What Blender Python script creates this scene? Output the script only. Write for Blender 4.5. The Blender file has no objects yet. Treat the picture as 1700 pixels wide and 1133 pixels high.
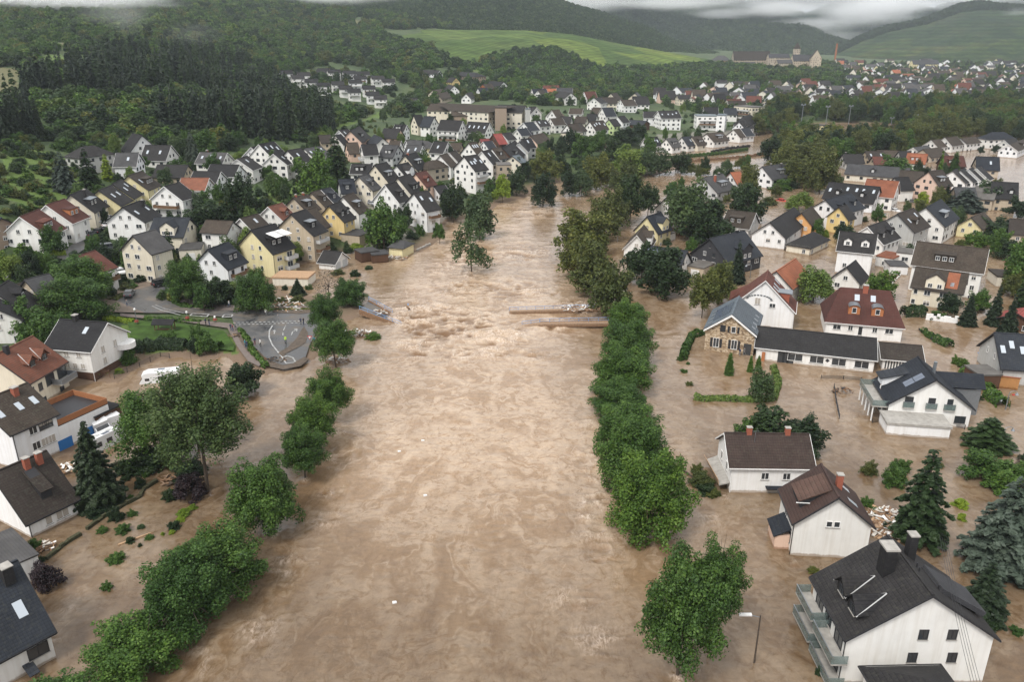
import bpy, math, random
import numpy as np
from mathutils import Vector, Matrix
R = math.radians
random.seed(7); np.random.seed(7)
sc = bpy.context.scene
COL = sc.collection
# ---------------------------------------------------------------- camera
F = 1322.0; CX, CY = 850.0, 566.5; CH = 60.0; PITCH = R(20.8)
cd = bpy.data.cameras.new('camera'); cam = bpy.data.objects.new('camera', cd); COL.objects.link(cam)
cam.location = (0, 0, CH); cam.rotation_euler = (R(90) - PITCH, 0, 0)
cd.sensor_width = 36; cd.lens = 36 * F / 1700; cd.clip_end = 30000; cd.clip_start = 0.5
sc.camera = cam
# ---------------------------------------------------------------- light
SUN_EL, SUN_ROT = R(52), R(215)
w = bpy.data.worlds.new("World"); sc.world = w; w.use_nodes = True
nt = w.node_tree; nt.nodes.clear()
sky = nt.nodes.new('ShaderNodeTexSky'); sky.sky_type = 'NISHITA'; sky.sun_disc = False
sky.sun_elevation = SUN_EL; sky.sun_rotation = SUN_ROT; sky.air_density = 1.0; sky.dust_density = 3.0
hs = nt.nodes.new('ShaderNodeHueSaturation'); hs.inputs['Saturation'].default_value = 0.22
bg = nt.nodes.new('ShaderNodeBackground'); bg.inputs['Strength'].default_value = 0.108
wo = nt.nodes.new('ShaderNodeOutputWorld')
nt.links.new(sky.outputs[0], hs.inputs['Color']); tcw = nt.nodes.new('ShaderNodeTexCoord'); sxw = nt.nodes.new('ShaderNodeSeparateXYZ'); nt.links.new(tcw.outputs['Generated'], sxw.inputs[0])
ocr = nt.nodes.new('ShaderNodeValToRGB'); e_ = ocr.color_ramp.elements; e_[0].position = 0; e_[0].color = (.72, .745, .79, 1); e_[1].position = .9; e_[1].color = (1, 1, 1, 1); nt.links.new(sxw.outputs[2], ocr.inputs[0])   # overcast: zenith brighter than horizon
ocm = nt.nodes.new('ShaderNodeVectorMath'); ocm.operation = 'SCALE'; ocm.inputs['Scale'].default_value = 9.0; nt.links.new(ocr.outputs[0], ocm.inputs[0])
wmx = nt.nodes.new('ShaderNodeMix'); wmx.data_type = 'RGBA'; wmx.inputs[0].default_value = .65; nt.links.new(hs.outputs[0], wmx.inputs[6]); nt.links.new(ocm.outputs[0], wmx.inputs[7]); nt.links.new(wmx.outputs[2], bg.inputs[0]); nt.links.new(bg.outputs[0], wo.inputs[0])
sl = bpy.data.lights.new('sun', 'SUN'); sl.energy = 1.5; sl.angle = R(13); sl.color = (1, .97, .92)
so = bpy.data.objects.new('sun', sl); COL.objects.link(so)
so.rotation_euler = (R(90) - SUN_EL, 0, R(180) - SUN_ROT)
sc.view_settings.view_transform = 'Standard'; sc.view_settings.look = 'None'
sc.view_settings.exposure = 0.75; sc.view_settings.gamma = 1
try:
    sc.cycles.max_bounces = 16; sc.cycles.diffuse_bounces = 2; sc.cycles.glossy_bounces = 2
    sc.cycles.transmission_bounces = 2; sc.cycles.volume_bounces = 14; sc.cycles.transparent_max_bounces = 8
    sc.cycles.volume_step_rate = 4; sc.cycles.volume_max_steps = 64
    sc.cycles.use_denoising = True
    sc.render.use_persistent_data = False
except Exception: pass
# ---------------------------------------------------------------- projection helpers
CP, SP = math.cos(PITCH), math.sin(PITCH)
def ray(px, py):
    u = (px - CX) / F; v = (CY - py) / F
    d = np.array([u, CP + v * SP, -SP + v * CP]); return d
def gz(px, py, z=0.0):
    d = ray(px, py); t = (z - CH) / d[2]; return Vector((d[0] * t, d[1] * t, z))
def gD(px, py, D):
    d = ray(px, py); t = D / math.hypot(d[0], d[1]); return Vector((d[0] * t, d[1] * t, CH + d[2] * t))
def proj(x, y, z):
    dz = z - CH; f = y * CP - dz * SP; v = y * SP + dz * CP
    return CX + F * x / f, CY - F * v / f
# ---------------------------------------------------------------- noise
def _hash(ix, iy, s):
    n = (ix * 374761393 + iy * 668265263 + s * 1274126177) & 0x7fffffff
    n = ((n ^ (n >> 13)) * 1274126177) & 0x7fffffff
    return ((n ^ (n >> 16)) & 0xffff) / 65535.0
def vnoise(x, y, s=0):
    x = np.asarray(x, float); y = np.asarray(y, float)
    ix = np.floor(x).astype(np.int64); iy = np.floor(y).astype(np.int64)
    fx = x - ix; fy = y - iy; fx = fx * fx * (3 - 2 * fx); fy = fy * fy * (3 - 2 * fy)
    a = _hash(ix, iy, s); b = _hash(ix + 1, iy, s); c = _hash(ix, iy + 1, s); d = _hash(ix + 1, iy + 1, s)
    return (a + (b - a) * fx) * (1 - fy) + (c + (d - c) * fx) * fy
def fbm(x, y, s=0, o=4):
    r = 0; a = .5
    for i in range(o): r = r + a * (vnoise(x * 2 ** i, y * 2 ** i, s + i) - .5); a *= .55
    return r
# ---------------------------------------------------------------- shore and terrain
SHORE = [(-400,700),(-40,668),(60,645),(105,650),(160,634),(195,637),(235,606),(290,594),(345,600),(375,592),(405,615),(440,624),(500,606),(530,592),(522,560),
 (560,540),(600,526),(612,508),(585,500),(560,496),(530,492),(500,490),(470,486),(455,470),(462,452),(500,440),(545,428),(600,420),(650,424),(700,418),(740,392),(728,378),
 (745,368),(800,362),(830,338),(868,330),(890,312),(935,300),(985,312),(1040,300),(1085,292),(1130,279),(1140,268),(1080,262),(1050,256),(1130,247),(1200,238),(1240,229),
 (1262,222),(1250,214),(1290,205),(1330,208),(1420,205),(1480,207),(1560,206),(1700,200),(2100,190)]
_sh = [gz(*p)[:2] for p in SHORE]
POLY = np.array(_sh + [(12000, 1500), (12000, 14000), (-12000, 14000), (-12000, 40)])
def sdist(x, y):
    x = np.atleast_1d(np.asarray(x, float)).ravel(); y = np.atleast_1d(np.asarray(y, float)).ravel()
    inside = np.zeros(x.shape, bool); best = np.full(x.shape, 1e18); n = len(POLY)
    for i in range(n):
        ax, ay = POLY[i]; bx, by = POLY[(i + 1) % n]
        ex, ey = bx - ax, by - ay
        t = np.clip(((x - ax) * ex + (y - ay) * ey) / (ex * ex + ey * ey), 0, 1)
        best = np.minimum(best, (x - ax - t * ex) ** 2 + (y - ay - t * ey) ** 2)
        c = ((ay > y) != (by > y))
        with np.errstate(divide='ignore', invalid='ignore'):
            inside ^= c & (x < ex * (y - ay) / (ey if ey else 1e-9) + ax)
    d = np.sqrt(best); return np.where(inside, d, -d)
CZ = [(-300,700,2),(0,640,2),(100,600,2),(300,560,1.2),(500,560,1.0),(600,500,1.2),(420,600,1),(60,480,5),(200,460,3.2),(300,480,2),(450,440,2),(600,400,2.5),(700,370,2),(800,340,1.5),
 (0,430,7),(100,390,8),(200,330,9.5),(300,400,5),(400,380,5),(300,270,12),(130,270,17),(230,245,16),(560,300,6),(700,280,5),(850,240,6),(560,230,11),(900,280,3),(1000,280,2),(1060,240,3),
 (1200,220,3),(1150,180,5),(1250,205,2),(1300,160,6),(1400,190,3),(1600,190,3),(1700,180,3),(1500,150,4),(1600,120,5),(1750,150,4),(1000,200,8),(900,190,11),(1800,110,6)]
CD = [(0,340,255),(0,250,330),(0,150,520),(0,100,700),(0,30,1150),(0,-5,1500),(-400,250,400),(-400,0,1500),(-400,150,700),(130,200,440),(300,215,420),(300,150,560),(300,100,760),(300,50,1000),(300,0,1450),(250,240,385),(500,205,500),
 (450,150,690),(560,150,740),(600,125,850),(500,100,950),(500,50,1300),(500,-5,1800),(630,195,585),(700,165,720),(700,130,860),(750,105,1000),(650,75,1150),(620,30,1450),(800,150,800),(900,150,850),(900,125,1000),(1050,133,1100),(1190,120,1350),(1280,112,1500),(1340,115,1500),(1230,135,1150),
 (1400,112,1750),(1700,106,2000)]
_cp = [gz(a, b, c) for a, b, c in CZ] + [gD(a, b, c) for a, b, c in CD]
for a_ in (-50, -30, -12, 10, 30, 50):
    _cp.append(Vector((4500 * math.sin(R(a_)), 4500 * math.cos(R(a_)), 60 if a_ < -5 else 8)))
_cp += [Vector((-300, 0, 6)), Vector((-60, 40, 1)), Vector((60, 40, 1)), Vector((300, 60, 1))]
_cp = np.array([tuple(v) for v in _cp])
def _warp(x, y):
    D = np.hypot(x, y); return np.arctan2(x, y) * 1.6, np.log(np.maximum(D, 20) / 100)
_wa, _wb = _warp(_cp[:, 0], _cp[:, 1])
_K = np.hypot(_wa[:, None] - _wa[None], _wb[:, None] - _wb[None])
_n = len(_cp); _A = np.zeros((_n + 1, _n + 1)); _A[:_n, :_n] = _K - 0.004 * np.eye(_n); _A[:_n, _n] = 1; _A[_n, :_n] = 1
_C = np.linalg.solve(_A, np.concatenate([_cp[:, 2], [0]]))
def terr(x, y):
    x = np.atleast_1d(np.asarray(x, float)).ravel(); y = np.atleast_1d(np.asarray(y, float)).ravel()
    a, b = _warp(x, y); z = np.full(x.shape, _C[-1])
    for i in range(_n): z += _C[i] * np.hypot(a - _wa[i], b - _wb[i])
    z = np.maximum(z, 0.7); s = sdist(x, y)
    t = np.clip(s / 14, 0, 1); t = t * t * (3 - 2 * t)
    return np.where(s > 0, 0.12 + (z - .12) * t, np.maximum(-1.8, s * .35 - .1))
def th(x, y): return float(terr(x, y)[0])
def hit(px, py, up=0.0, floor=0.0):
    """point of the pixel's ray where it is `up` metres above the ground (or the water)"""
    d = ray(px, py); hd = math.hypot(d[0], d[1]); D = np.geomspace(45, 7000, 420); t = D / hd
    g = np.maximum(terr(d[0] * t, d[1] * t), floor) + up; f = CH + d[2] * t - g
    k = np.where(f < 0)[0]
    if len(k) == 0: return Vector((d[0] * t[-1], d[1] * t[-1], g[-1]))
    k = k[0]
    if k == 0: tt = t[0]
    else: tt = t[k - 1] + (t[k] - t[k - 1]) * f[k - 1] / (f[k - 1] - f[k])
    return Vector((d[0] * tt, d[1] * tt, CH + d[2] * tt))
# ---------------------------------------------------------------- object helpers
def tag(o, label=None, cat=None, group=None, kind=None):
    if label: o['label'] = label
    if cat: o['category'] = cat
    if group: o['group'] = group
    if kind: o['kind'] = kind
    return o
def empty(name, loc, rz=0.0):
    o = bpy.data.objects.new(name, None); COL.objects.link(o); o.location = loc; o.rotation_euler = (0, 0, rz)
    o.empty_display_size = .2; return o
def link(name, me, parent=None, loc=(0, 0, 0), rz=0.0, scale=None):
    o = bpy.data.objects.new(name, me); COL.objects.link(o); o.parent = parent; o.location = loc
    if rz: o.rotation_euler = (0, 0, rz)
    if scale: o.scale = scale
    return o
class MB:
    def __init__(s): s.v = []; s.f = []; s.m = []
    def face(s, pts, m=0):
        n = len(s.v); s.v += [tuple(p) for p in pts]; s.f.append(tuple(range(n, n + len(pts)))); s.m.append(m)
    def box(s, x0, x1, y0, y1, z0, z1, m=0):
        n = len(s.v); s.v += [(x0,y0,z0),(x1,y0,z0),(x1,y1,z0),(x0,y1,z0),(x0,y0,z1),(x1,y0,z1),(x1,y1,z1),(x0,y1,z1)]
        for f in ((0,3,2,1),(4,5,6,7),(0,1,5,4),(1,2,6,5),(2,3,7,6),(3,0,4,7)): s.f.append(tuple(n + i for i in f)); s.m.append(m)
    def hexa(s, b, t, m=0):
        n = len(s.v); s.v += [tuple(p) for p in b] + [tuple(p) for p in t]; k = len(b)
        s.f.append(tuple(n + i for i in reversed(range(k)))); s.f.append(tuple(n + k + i for i in range(k))); s.m += [m, m]
        for i in range(k):
            j = (i + 1) % k; s.f.append((n + i, n + j, n + k + j, n + k + i)); s.m.append(m)
    def slab(s, quad, th, m=0, ms=None):
        """thicken a quad downwards along its normal by th"""
        q = [Vector(p) for p in quad]; nn = (q[1] - q[0]).cross(q[3] - q[0]).normalized()
        if nn.z < 0: q.reverse(); nn = -nn
        s.hexa([p - nn * th for p in q], q, m)
    def tube(s, p0, p1, r0, r1=None, n=6, m=0):
        p0 = Vector(p0); p1 = Vector(p1); r1 = r0 if r1 is None else r1
        a = (p1 - p0).normalized(); u = a.cross(Vector((0, 0, 1)) if abs(a.z) < .9 else Vector((1, 0, 0))).normalized(); w_ = a.cross(u)
        ring = lambda p, r: [p + (u * math.cos(6.2832 * i / n) + w_ * math.sin(6.2832 * i / n)) * r for i in range(n)]
        b = ring(p0, r0); t = ring(p1, r1); k = len(s.v); s.v += [tuple(p) for p in b + t]
        for i in range(n):
            j = (i + 1) % n; s.f.append((k + j, k + i, k + n + i, k + n + j)); s.m.append(m)
        s.f.append(tuple(k + i for i in range(n))); s.m.append(m); s.f.append(tuple(k + n + i for i in reversed(range(n)))); s.m.append(m)
    def path(s, pts, r, n=5, m=0):
        for a, b in zip(pts[:-1], pts[1:]): s.tube(a, b, r, r, n, m)
    def mesh(s, name, mats):
        me = bpy.data.meshes.new(name); me.from_pydata(s.v, [], s.f)
        for x in mats: me.materials.append(x)
        if len(mats) > 1: me.polygons.foreach_set('material_index', s.m)
        me.update(); return me
    def build(s, name, mats, parent=None, **k):
        if not isinstance(mats, (list, tuple)): mats = [mats]
        return link(name, s.mesh(name, mats), parent, **k)
def npmesh(name, V, Fq, mats, attr=None, smooth=False):
    """V (n,3) Fq (m,k)"""
    me = bpy.data.meshes.new(name); V = np.asarray(V, np.float32); Fq = np.asarray(Fq, np.int32); m, k = Fq.shape
    me.vertices.add(len(V)); me.vertices.foreach_set('co', V.ravel()); me.loops.add(m * k); me.loops.foreach_set('vertex_index', Fq.ravel())
    me.polygons.add(m); me.polygons.foreach_set('loop_start', np.arange(0, m * k, k, dtype=np.int32)); me.polygons.foreach_set('loop_total', np.full(m, k, np.int32))
    if smooth: me.polygons.foreach_set('use_smooth', np.ones(m, bool))
    for x in mats: me.materials.append(x)
    me.update(calc_edges=True)
    if attr:
        for nme, (dom, arr) in attr.items():
            a = me.attributes.new(nme, 'FLOAT', dom); a.data.foreach_set('value', np.asarray(arr, np.float32).ravel())
    return me
# ---------------------------------------------------------------- materials
MATS = {}
def newmat(name):
    m = bpy.data.materials.new(name); m.use_nodes = True; n = m.node_tree; n.nodes.clear()
    o = n.nodes.new('ShaderNodeOutputMaterial'); p = n.nodes.new('ShaderNodeBsdfPrincipled'); n.links.new(p.outputs[0], o.inputs[0])
    return m, n, p, o
def N(n, t, **k):
    x = n.nodes.new(t)
    for a, b in k.items(): setattr(x, a, b)
    return x
def noise(n, scale, detail=4, vec=None, rough=.55, dist=0):
    x = N(n, 'ShaderNodeTexNoise'); x.inputs['Scale'].default_value = scale; x.inputs['Detail'].default_value = detail; x.inputs['Roughness'].default_value = rough
    x.inputs['Distortion'].default_value = dist
    if vec is not None: n.links.new(vec, x.inputs['Vector'])
    return x
def ramp(n, src, stops):
    r = N(n, 'ShaderNodeValToRGB'); e = r.color_ramp.elements
    e[0].position = stops[0][0]; e[0].color = (*stops[0][1], 1); e[1].position = stops[-1][0]; e[1].color = (*stops[-1][1], 1)
    for p_, c in stops[1:-1]: q = e.new(p_); q.color = (*c, 1)
    n.links.new(src, r.inputs[0]); return r
def g3(v): return (v, v, v)
def mix(n, fac, a, b, mode='MIX'):
    x = N(n, 'ShaderNodeMix', data_type='RGBA', blend_type=mode)
    for s_, v in ((x.inputs[0], fac), (x.inputs[6], a), (x.inputs[7], b)):
        if isinstance(v, (int, float)): s_.default_value = v
        elif isinstance(v, tuple): s_.default_value = (*v, 1)
        else: n.links.new(v, s_)
    return x.outputs[2]
def bump(n, p, h, strength=.3, dist=.05):
    b = N(n, 'ShaderNodeBump'); b.inputs['Strength'].default_value = strength; b.inputs['Distance'].default_value = dist
    n.links.new(h, b.inputs['Height']); n.links.new(b.outputs[0], p.inputs['Normal']); return b
def mapping(n, src, scale=(1, 1, 1), rot=(0, 0, 0)):
    x = N(n, 'ShaderNodeMapping'); x.inputs['Scale'].default_value = scale; x.inputs['Rotation'].default_value = rot; n.links.new(src, x.inputs[0]); return x.outputs[0]
def simple(name, col, rough=.7, var=.12, scale=3, spec=.3, metal=0):
    if name in MATS: return MATS[name]
    m, n, p, o = newmat(name); tc = N(n, 'ShaderNodeTexCoord')
    nz = noise(n, scale, 5, tc.outputs['Object']); r = ramp(n, nz.outputs[0], [(.3, g3(1 - var)), (.7, g3(1 + var * .4))])
    n.links.new(mix(n, 1.0, col, r.outputs[0], 'MULTIPLY'), p.inputs['Base Color']); p.inputs['Roughness'].default_value = rough
    p.inputs['Specular IOR Level'].default_value = spec; p.inputs['Metallic'].default_value = metal
    MATS[name] = m; return m
def wallmat(key, col, stain=True):
    m, n, p, o = newmat('wall_' + key); tc = N(n, 'ShaderNodeTexCoord'); geo = N(n, 'ShaderNodeNewGeometry')
    oi = N(n, 'ShaderNodeObjectInfo')
    a = noise(n, .7, 5, tc.outputs['Object']); r = ramp(n, a.outputs[0], [(.3, g3(.93)), (.65, g3(1.0))])
    c = mix(n, 1.0, col, r.outputs[0], 'MULTIPLY')
    # rain streaks down the render
    st = noise(n, 1.0, 4, mapping(n, tc.outputs['Object'], (2.2, 2.2, .12))); r2 = ramp(n, st.outputs[0], [(.35, (.88, .86, .83)), (.55, g3(1))])
    c = mix(n, .7, c, r2.outputs[0], 'MULTIPLY')
    rr = ramp(n, oi.outputs['Random'], [(0, (.86, .85, .82)), (.5, (1, .99, .97)), (1, (.93, .95, 1))]); c = mix(n, .8, c, rr.outputs[0], 'MULTIPLY')
    # mud line left where the water licks the wall
    sx = N(n, 'ShaderNodeSeparateXYZ'); n.links.new(geo.outputs['Position'], sx.inputs[0])
    ns = noise(n, 1.4, 3, geo.outputs['Position']); ad = N(n, 'ShaderNodeMath', operation='MULTIPLY_ADD'); n.links.new(ns.outputs[0], ad.inputs[0]); ad.inputs[1].default_value = .5; n.links.new(sx.outputs[2], ad.inputs[2])
    r3 = ramp(n, ad.outputs[0], [(.45, (.42, .31, .22)), (.62, (1, 1, 1))]); c = mix(n, .75, c, r3.outputs[0], 'MULTIPLY')
    n.links.new(c, p.inputs['Base Color']); p.inputs['Roughness'].default_value = .9; p.inputs['Specular IOR Level'].default_value = .15
    f = noise(n, 22, 2, tc.outputs['Object']); bump(n, p, f.outputs[0], .25, .02)
    MATS['W' + key] = m; return m
def roofmat(key, col, tile=.34, moss=.25, rough=.78):
    m, n, p, o = newmat('roof_' + key); tc = N(n, 'ShaderNodeTexCoord'); oi = N(n, 'ShaderNodeObjectInfo')
    sx = N(n, 'ShaderNodeSeparateXYZ'); n.links.new(tc.outputs['Object'], sx.inputs[0])
    def saw(out, per):
        a = N(n, 'ShaderNodeMath', operation='MULTIPLY'); a.inputs[1].default_value = 1 / per; n.links.new(out, a.inputs[0])
        b = N(n, 'ShaderNodeMath', operation='FRACT'); n.links.new(a.outputs[0], b.inputs[0]); return b.outputs[0]
    col_s = saw(sx.outputs[0], tile); row_s = saw(sx.outputs[2], tile * .72)
    rr = ramp(n, row_s, [(0, g3(.45)), (.16, g3(.9)), (1, g3(1.08))]); rc = ramp(n, col_s, [(0, g3(.7)), (.14, g3(1)), (.8, g3(1.05)), (1, g3(.7))])
    c = mix(n, 1.0, col, rr.outputs[0], 'MULTIPLY'); c = mix(n, .7, c, rc.outputs[0], 'MULTIPLY')
    a = noise(n, .45, 6, tc.outputs['Object'], .65); r = ramp(n, a.outputs[0], [(.3, g3(.72)), (.7, g3(1.3))]); c = mix(n, .9, c, r.outputs[0], 'MULTIPLY')
    b = noise(n, 2.6, 3, tc.outputs['Object']); r = ramp(n, b.outputs[0], [(.52, g3(0)), (.72, g3(moss))]); c = mix(n, r.outputs[0], c, (.085, .085, .065))
    ro = ramp(n, oi.outputs['Random'], [(0, (.72, .72, .76)), (.5, (1, .98, .95)), (1, (1.35, 1.28, 1.2))]); c = mix(n, .8, c, ro.outputs[0], 'MULTIPLY')
    n.links.new(c, p.inputs['Base Color']); p.inputs['Roughness'].default_value = rough; p.inputs['Specular IOR Level'].default_value = .22
    h = N(n, 'ShaderNodeMath', operation='ADD'); n.links.new(rr.outputs[0], h.inputs[0]); n.links.new(rc.outputs[0], h.inputs[1]); bump(n, p, h.outputs[0], .5, .05)
    MATS['R' + key] = m; return m
for k_, c_ in dict(w=(.82,.81,.79), c=(.74,.68,.56), y=(.76,.58,.27), e=(.74,.66,.40), p=(.74,.53,.42), t=(.50,.42,.32), a=(.50,.50,.49), x=(.10,.055,.035), u=(.70,.38,.16), k=(.05,.05,.055), o=(.35,.13,.06), g=(.55,.66,.35)).items(): wallmat(k_, c_)
for k_, c_ in dict(k=(.022,.0212,.0225), n=(.022,.026,.034), g=(.06,.06,.063), b=(.046,.036,.029), r=(.17,.068,.043), m=(.09,.034,.026), o=(.25,.09,.048), z=(.12,.145,.165), q=(.20,.05,.045), l=(.018,.027,.05), v=(.11,.105,.10), h=(.070,.042,.034), d=(.036,.025,.022)).items():
    roofmat(k_, c_, moss=.5 if k_ in 'rb' else .22)
def stonemat():
    m, n, p, o = newmat('wall_stone'); tc = N(n, 'ShaderNodeTexCoord'); mp = mapping(n, tc.outputs['Object'], (1, 1, 1.7))
    v = N(n, 'ShaderNodeTexVoronoi'); v.inputs['Scale'].default_value = 2.3; n.links.new(mp, v.inputs['Vector'])
    v2 = N(n, 'ShaderNodeTexVoronoi', feature='DISTANCE_TO_EDGE'); v2.inputs['Scale'].default_value = 2.3; n.links.new(mp, v2.inputs['Vector'])
    bw = N(n, 'ShaderNodeRGBToBW'); n.links.new(v.outputs['Color'], bw.inputs[0])
    r = ramp(n, bw.outputs[0], [(.2, (.20, .14, .09)), (.5, (.42, .31, .20)), (.8, (.55, .45, .33))]); e = ramp(n, v2.outputs[0], [(.02, (.6, .55, .45)), (.06, g3(1))])
    n.links.new(mix(n, 1.0, r.outputs[0], e.outputs[0], 'MULTIPLY'), p.inputs['Base Color']); p.inputs['Roughness'].default_value = .9; bump(n, p, v2.outputs[0], .6, .05); MATS['Ws'] = m
stonemat()
def brickmat(key, a, b):
    m, n, p, o = newmat('wall_brick_' + key); tc = N(n, 'ShaderNodeTexCoord'); br = N(n, 'ShaderNodeTexBrick'); br.inputs['Scale'].default_value = 4
    br.inputs['Color1'].default_value = (*a, 1); br.inputs['Color2'].default_value = (*b, 1); br.inputs['Mortar'].default_value = (.3, .28, .25, 1)
    n.links.new(mapping(n, tc.outputs['Object'], rot=(R(90), 0, 0)), br.inputs['Vector']); n.links.new(br.outputs[0], p.inputs['Base Color']); p.inputs['Roughness'].default_value = .85; MATS['W' + key] = m
brickmat('B', (.25, .17, .12), (.33, .24, .17)); brickmat('C', (.42, .34, .24), (.36, .28, .2))
def glassmat(name, col, rough=.12):
    m, n, p, o = newmat(name); p.inputs['Base Color'].default_value = (*col, 1); p.inputs['Roughness'].default_value = rough; p.inputs['Specular IOR Level'].default_value = .8; MATS[name] = m; return m
GLASS = glassmat('window_glass', (.035, .04, .045)); CARGLASS = glassmat('car_glass', (.02, .022, .025), .06); BALGLASS = glassmat('balcony_glass', (.16, .21, .20), .08); BALGLASS.node_tree.nodes['Principled BSDF'].inputs['Alpha'].default_value = .6
WHITE = simple('white_paint', (.8, .79, .77), .5); DARK = simple('dark_metal', (.03, .03, .033), .5); GREYM = simple('zinc', (.25, .27, .29), .4, metal=.6)
WOOD = simple('wood', (.16, .09, .05), .8, .3, 6); CONC = simple('concrete', (.36, .34, .31), .9, .25, 1.5); BRICKR = simple('red_brick', (.32, .10, .06), .85, .3, 9)
SHUT = simple('roller_shutter', (.42, .38, .33), .7); SHUTG = simple('grey_shutter', (.5, .5, .49), .7); SKYL = glassmat('skylight_glass', (.42, .46, .50), .15); SOLAR = glassmat('solar_cell', (.10, .12, .16), .12)
TAN = simple('weathered_plank', (.42, .27, .16), .85, .3, 4); ORANGE = simple('orange_panel', (.40, .15, .06), .8); BLUED = simple('blue_door', (.03, .16, .42), .6)
ASPH = None
# ================================================================ land, road, water
def inpoly(px, py, poly):
    ins = np.zeros(np.shape(px), bool)
    for i in range(len(poly)):
        ax, ay = poly[i]; bx, by = poly[(i + 1) % len(poly)]
        if ay == by: continue
        c = ((ay > py) != (by > py)); ins ^= c & (px < (bx - ax) * (py - ay) / (by - ay) + ax)
    return ins
def groundmat():
    m, n, p, o = newmat('ground_grass'); tc = N(n, 'ShaderNodeTexCoord')
    a = noise(n, .035, 6, tc.outputs['Object'], .6); b = noise(n, .5, 5, tc.outputs['Object'], .65); c = noise(n, 6, 3, tc.outputs['Object'])
    r = ramp(n, a.outputs[0], [(.3, (.022, .038, .012)), (.5, (.045, .075, .020)), (.7, (.085, .10, .035))])
    r2 = ramp(n, b.outputs[0], [(.3, g3(.55)), (.7, g3(1.35))]); col = mix(n, 1.0, r.outputs[0], r2.outputs[0], 'MULTIPLY')
    at = N(n, 'ShaderNodeAttribute', attribute_name='mud'); col = mix(n, at.outputs['Fac'], col, (.17, .115, .075))
    at2 = N(n, 'ShaderNodeAttribute', attribute_name='lush'); col = mix(n, at2.outputs['Fac'], col, mix(n, b.outputs[0], (.05, .10, .014), (.12, .17, .03)))
    at3 = N(n, 'ShaderNodeAttribute', attribute_name='dry'); col = mix(n, at3.outputs['Fac'], col, mix(n, b.outputs[0], (.09, .088, .038), (.15, .14, .06)))
    at4 = N(n, 'ShaderNodeAttribute', attribute_name='paved'); col = mix(n, at4.outputs['Fac'], col, mix(n, b.outputs[0], (.14, .125, .11), (.26, .24, .21)))
    n.links.new(col, p.inputs['Base Color']); p.inputs['Roughness'].default_value = .95; bump(n, p, c.outputs[0], .8, .15); return m
LUSH = [[(205,540),(300,545),(385,560),(395,590),(330,580),(240,585),(205,565)], [(5,262),(60,245),(110,262),(140,300),(125,345),(60,352),(8,330)], [(410,410),(440,395),(480,350),(470,312),(420,330)], [(560,205),(640,195),(650,175),(600,200),(560,215)],
        [(70,92),(175,96),(170,104),(80,104)], [(720,96),(790,118),(880,125),(850,112)],[(440,325),(490,305),(520,325),(470,345)]]
DRY = [[(-60,112),(35,112),(28,150),(-60,158)], [(60,70),(130,70),(125,80),(65,80)], [(585,32),(625,34),(622,44),(584,42)]]
PAVED = [[(560,430),(600,400),(700,330),(760,300),(780,320),(720,380),(640,420)], [(1090,225),(1200,215),(1240,222),(1210,235),(1100,240)], [(380,395),(440,380),(600,335),(640,350),(500,410),(400,430)], [(1430,190),(1430,110),(1700,110),(1700,190)]]
def landgrid():
    az = np.radians(np.concatenate([np.arange(-75, -38, .8), np.arange(-38, 38, .13), np.arange(38, 75.1, .8)]))
    D = np.concatenate([np.geomspace(25, 700, 420), np.geomspace(700, 12000, 170)[1:]])
    A, DD = np.meshgrid(az, D); X = DD * np.sin(A); Y = DD * np.cos(A); sh = X.shape
    x = X.ravel(); y = Y.ravel(); z = terr(x, y); s = sdist(x, y)
    z = z + np.where(s > 3, fbm(x / 9, y / 9, 3) * .5 * np.clip(s / 30, 0, 1) + fbm(x / 90, y / 90, 9) * 6 * np.clip((z - 18) / 30, 0, 1), 0)
    px, py = proj(x, y, z); attr = {}
    soft = lambda ps: np.clip(sum(inpoly(px + vnoise(x / 6, y / 6, 5) * 8 - 4, py + vnoise(x / 6, y / 6, 8) * 4 - 2, q).astype(float) for q in ps), 0, 1)
    attr['lush'] = ('POINT', soft(LUSH)); attr['dry'] = ('POINT', soft(DRY)); attr['paved'] = ('POINT', soft(PAVED) * .75)
    attr['mud'] = ('POINT', np.clip(1.15 - z / 1.1, 0, 1) * (s < 60))
    nr, nc = sh; i = np.arange(nr * nc).reshape(nr, nc)
    q = np.stack([i[:-1, :-1], i[:-1, 1:], i[1:, 1:], i[1:, :-1]], -1).reshape(-1, 4)
    me = npmesh('ground', np.stack([x, y, z], 1), q, [groundmat()], attr, True); o = link('ground', me); tag(o, kind='structure'); return o
landgrid()
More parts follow.
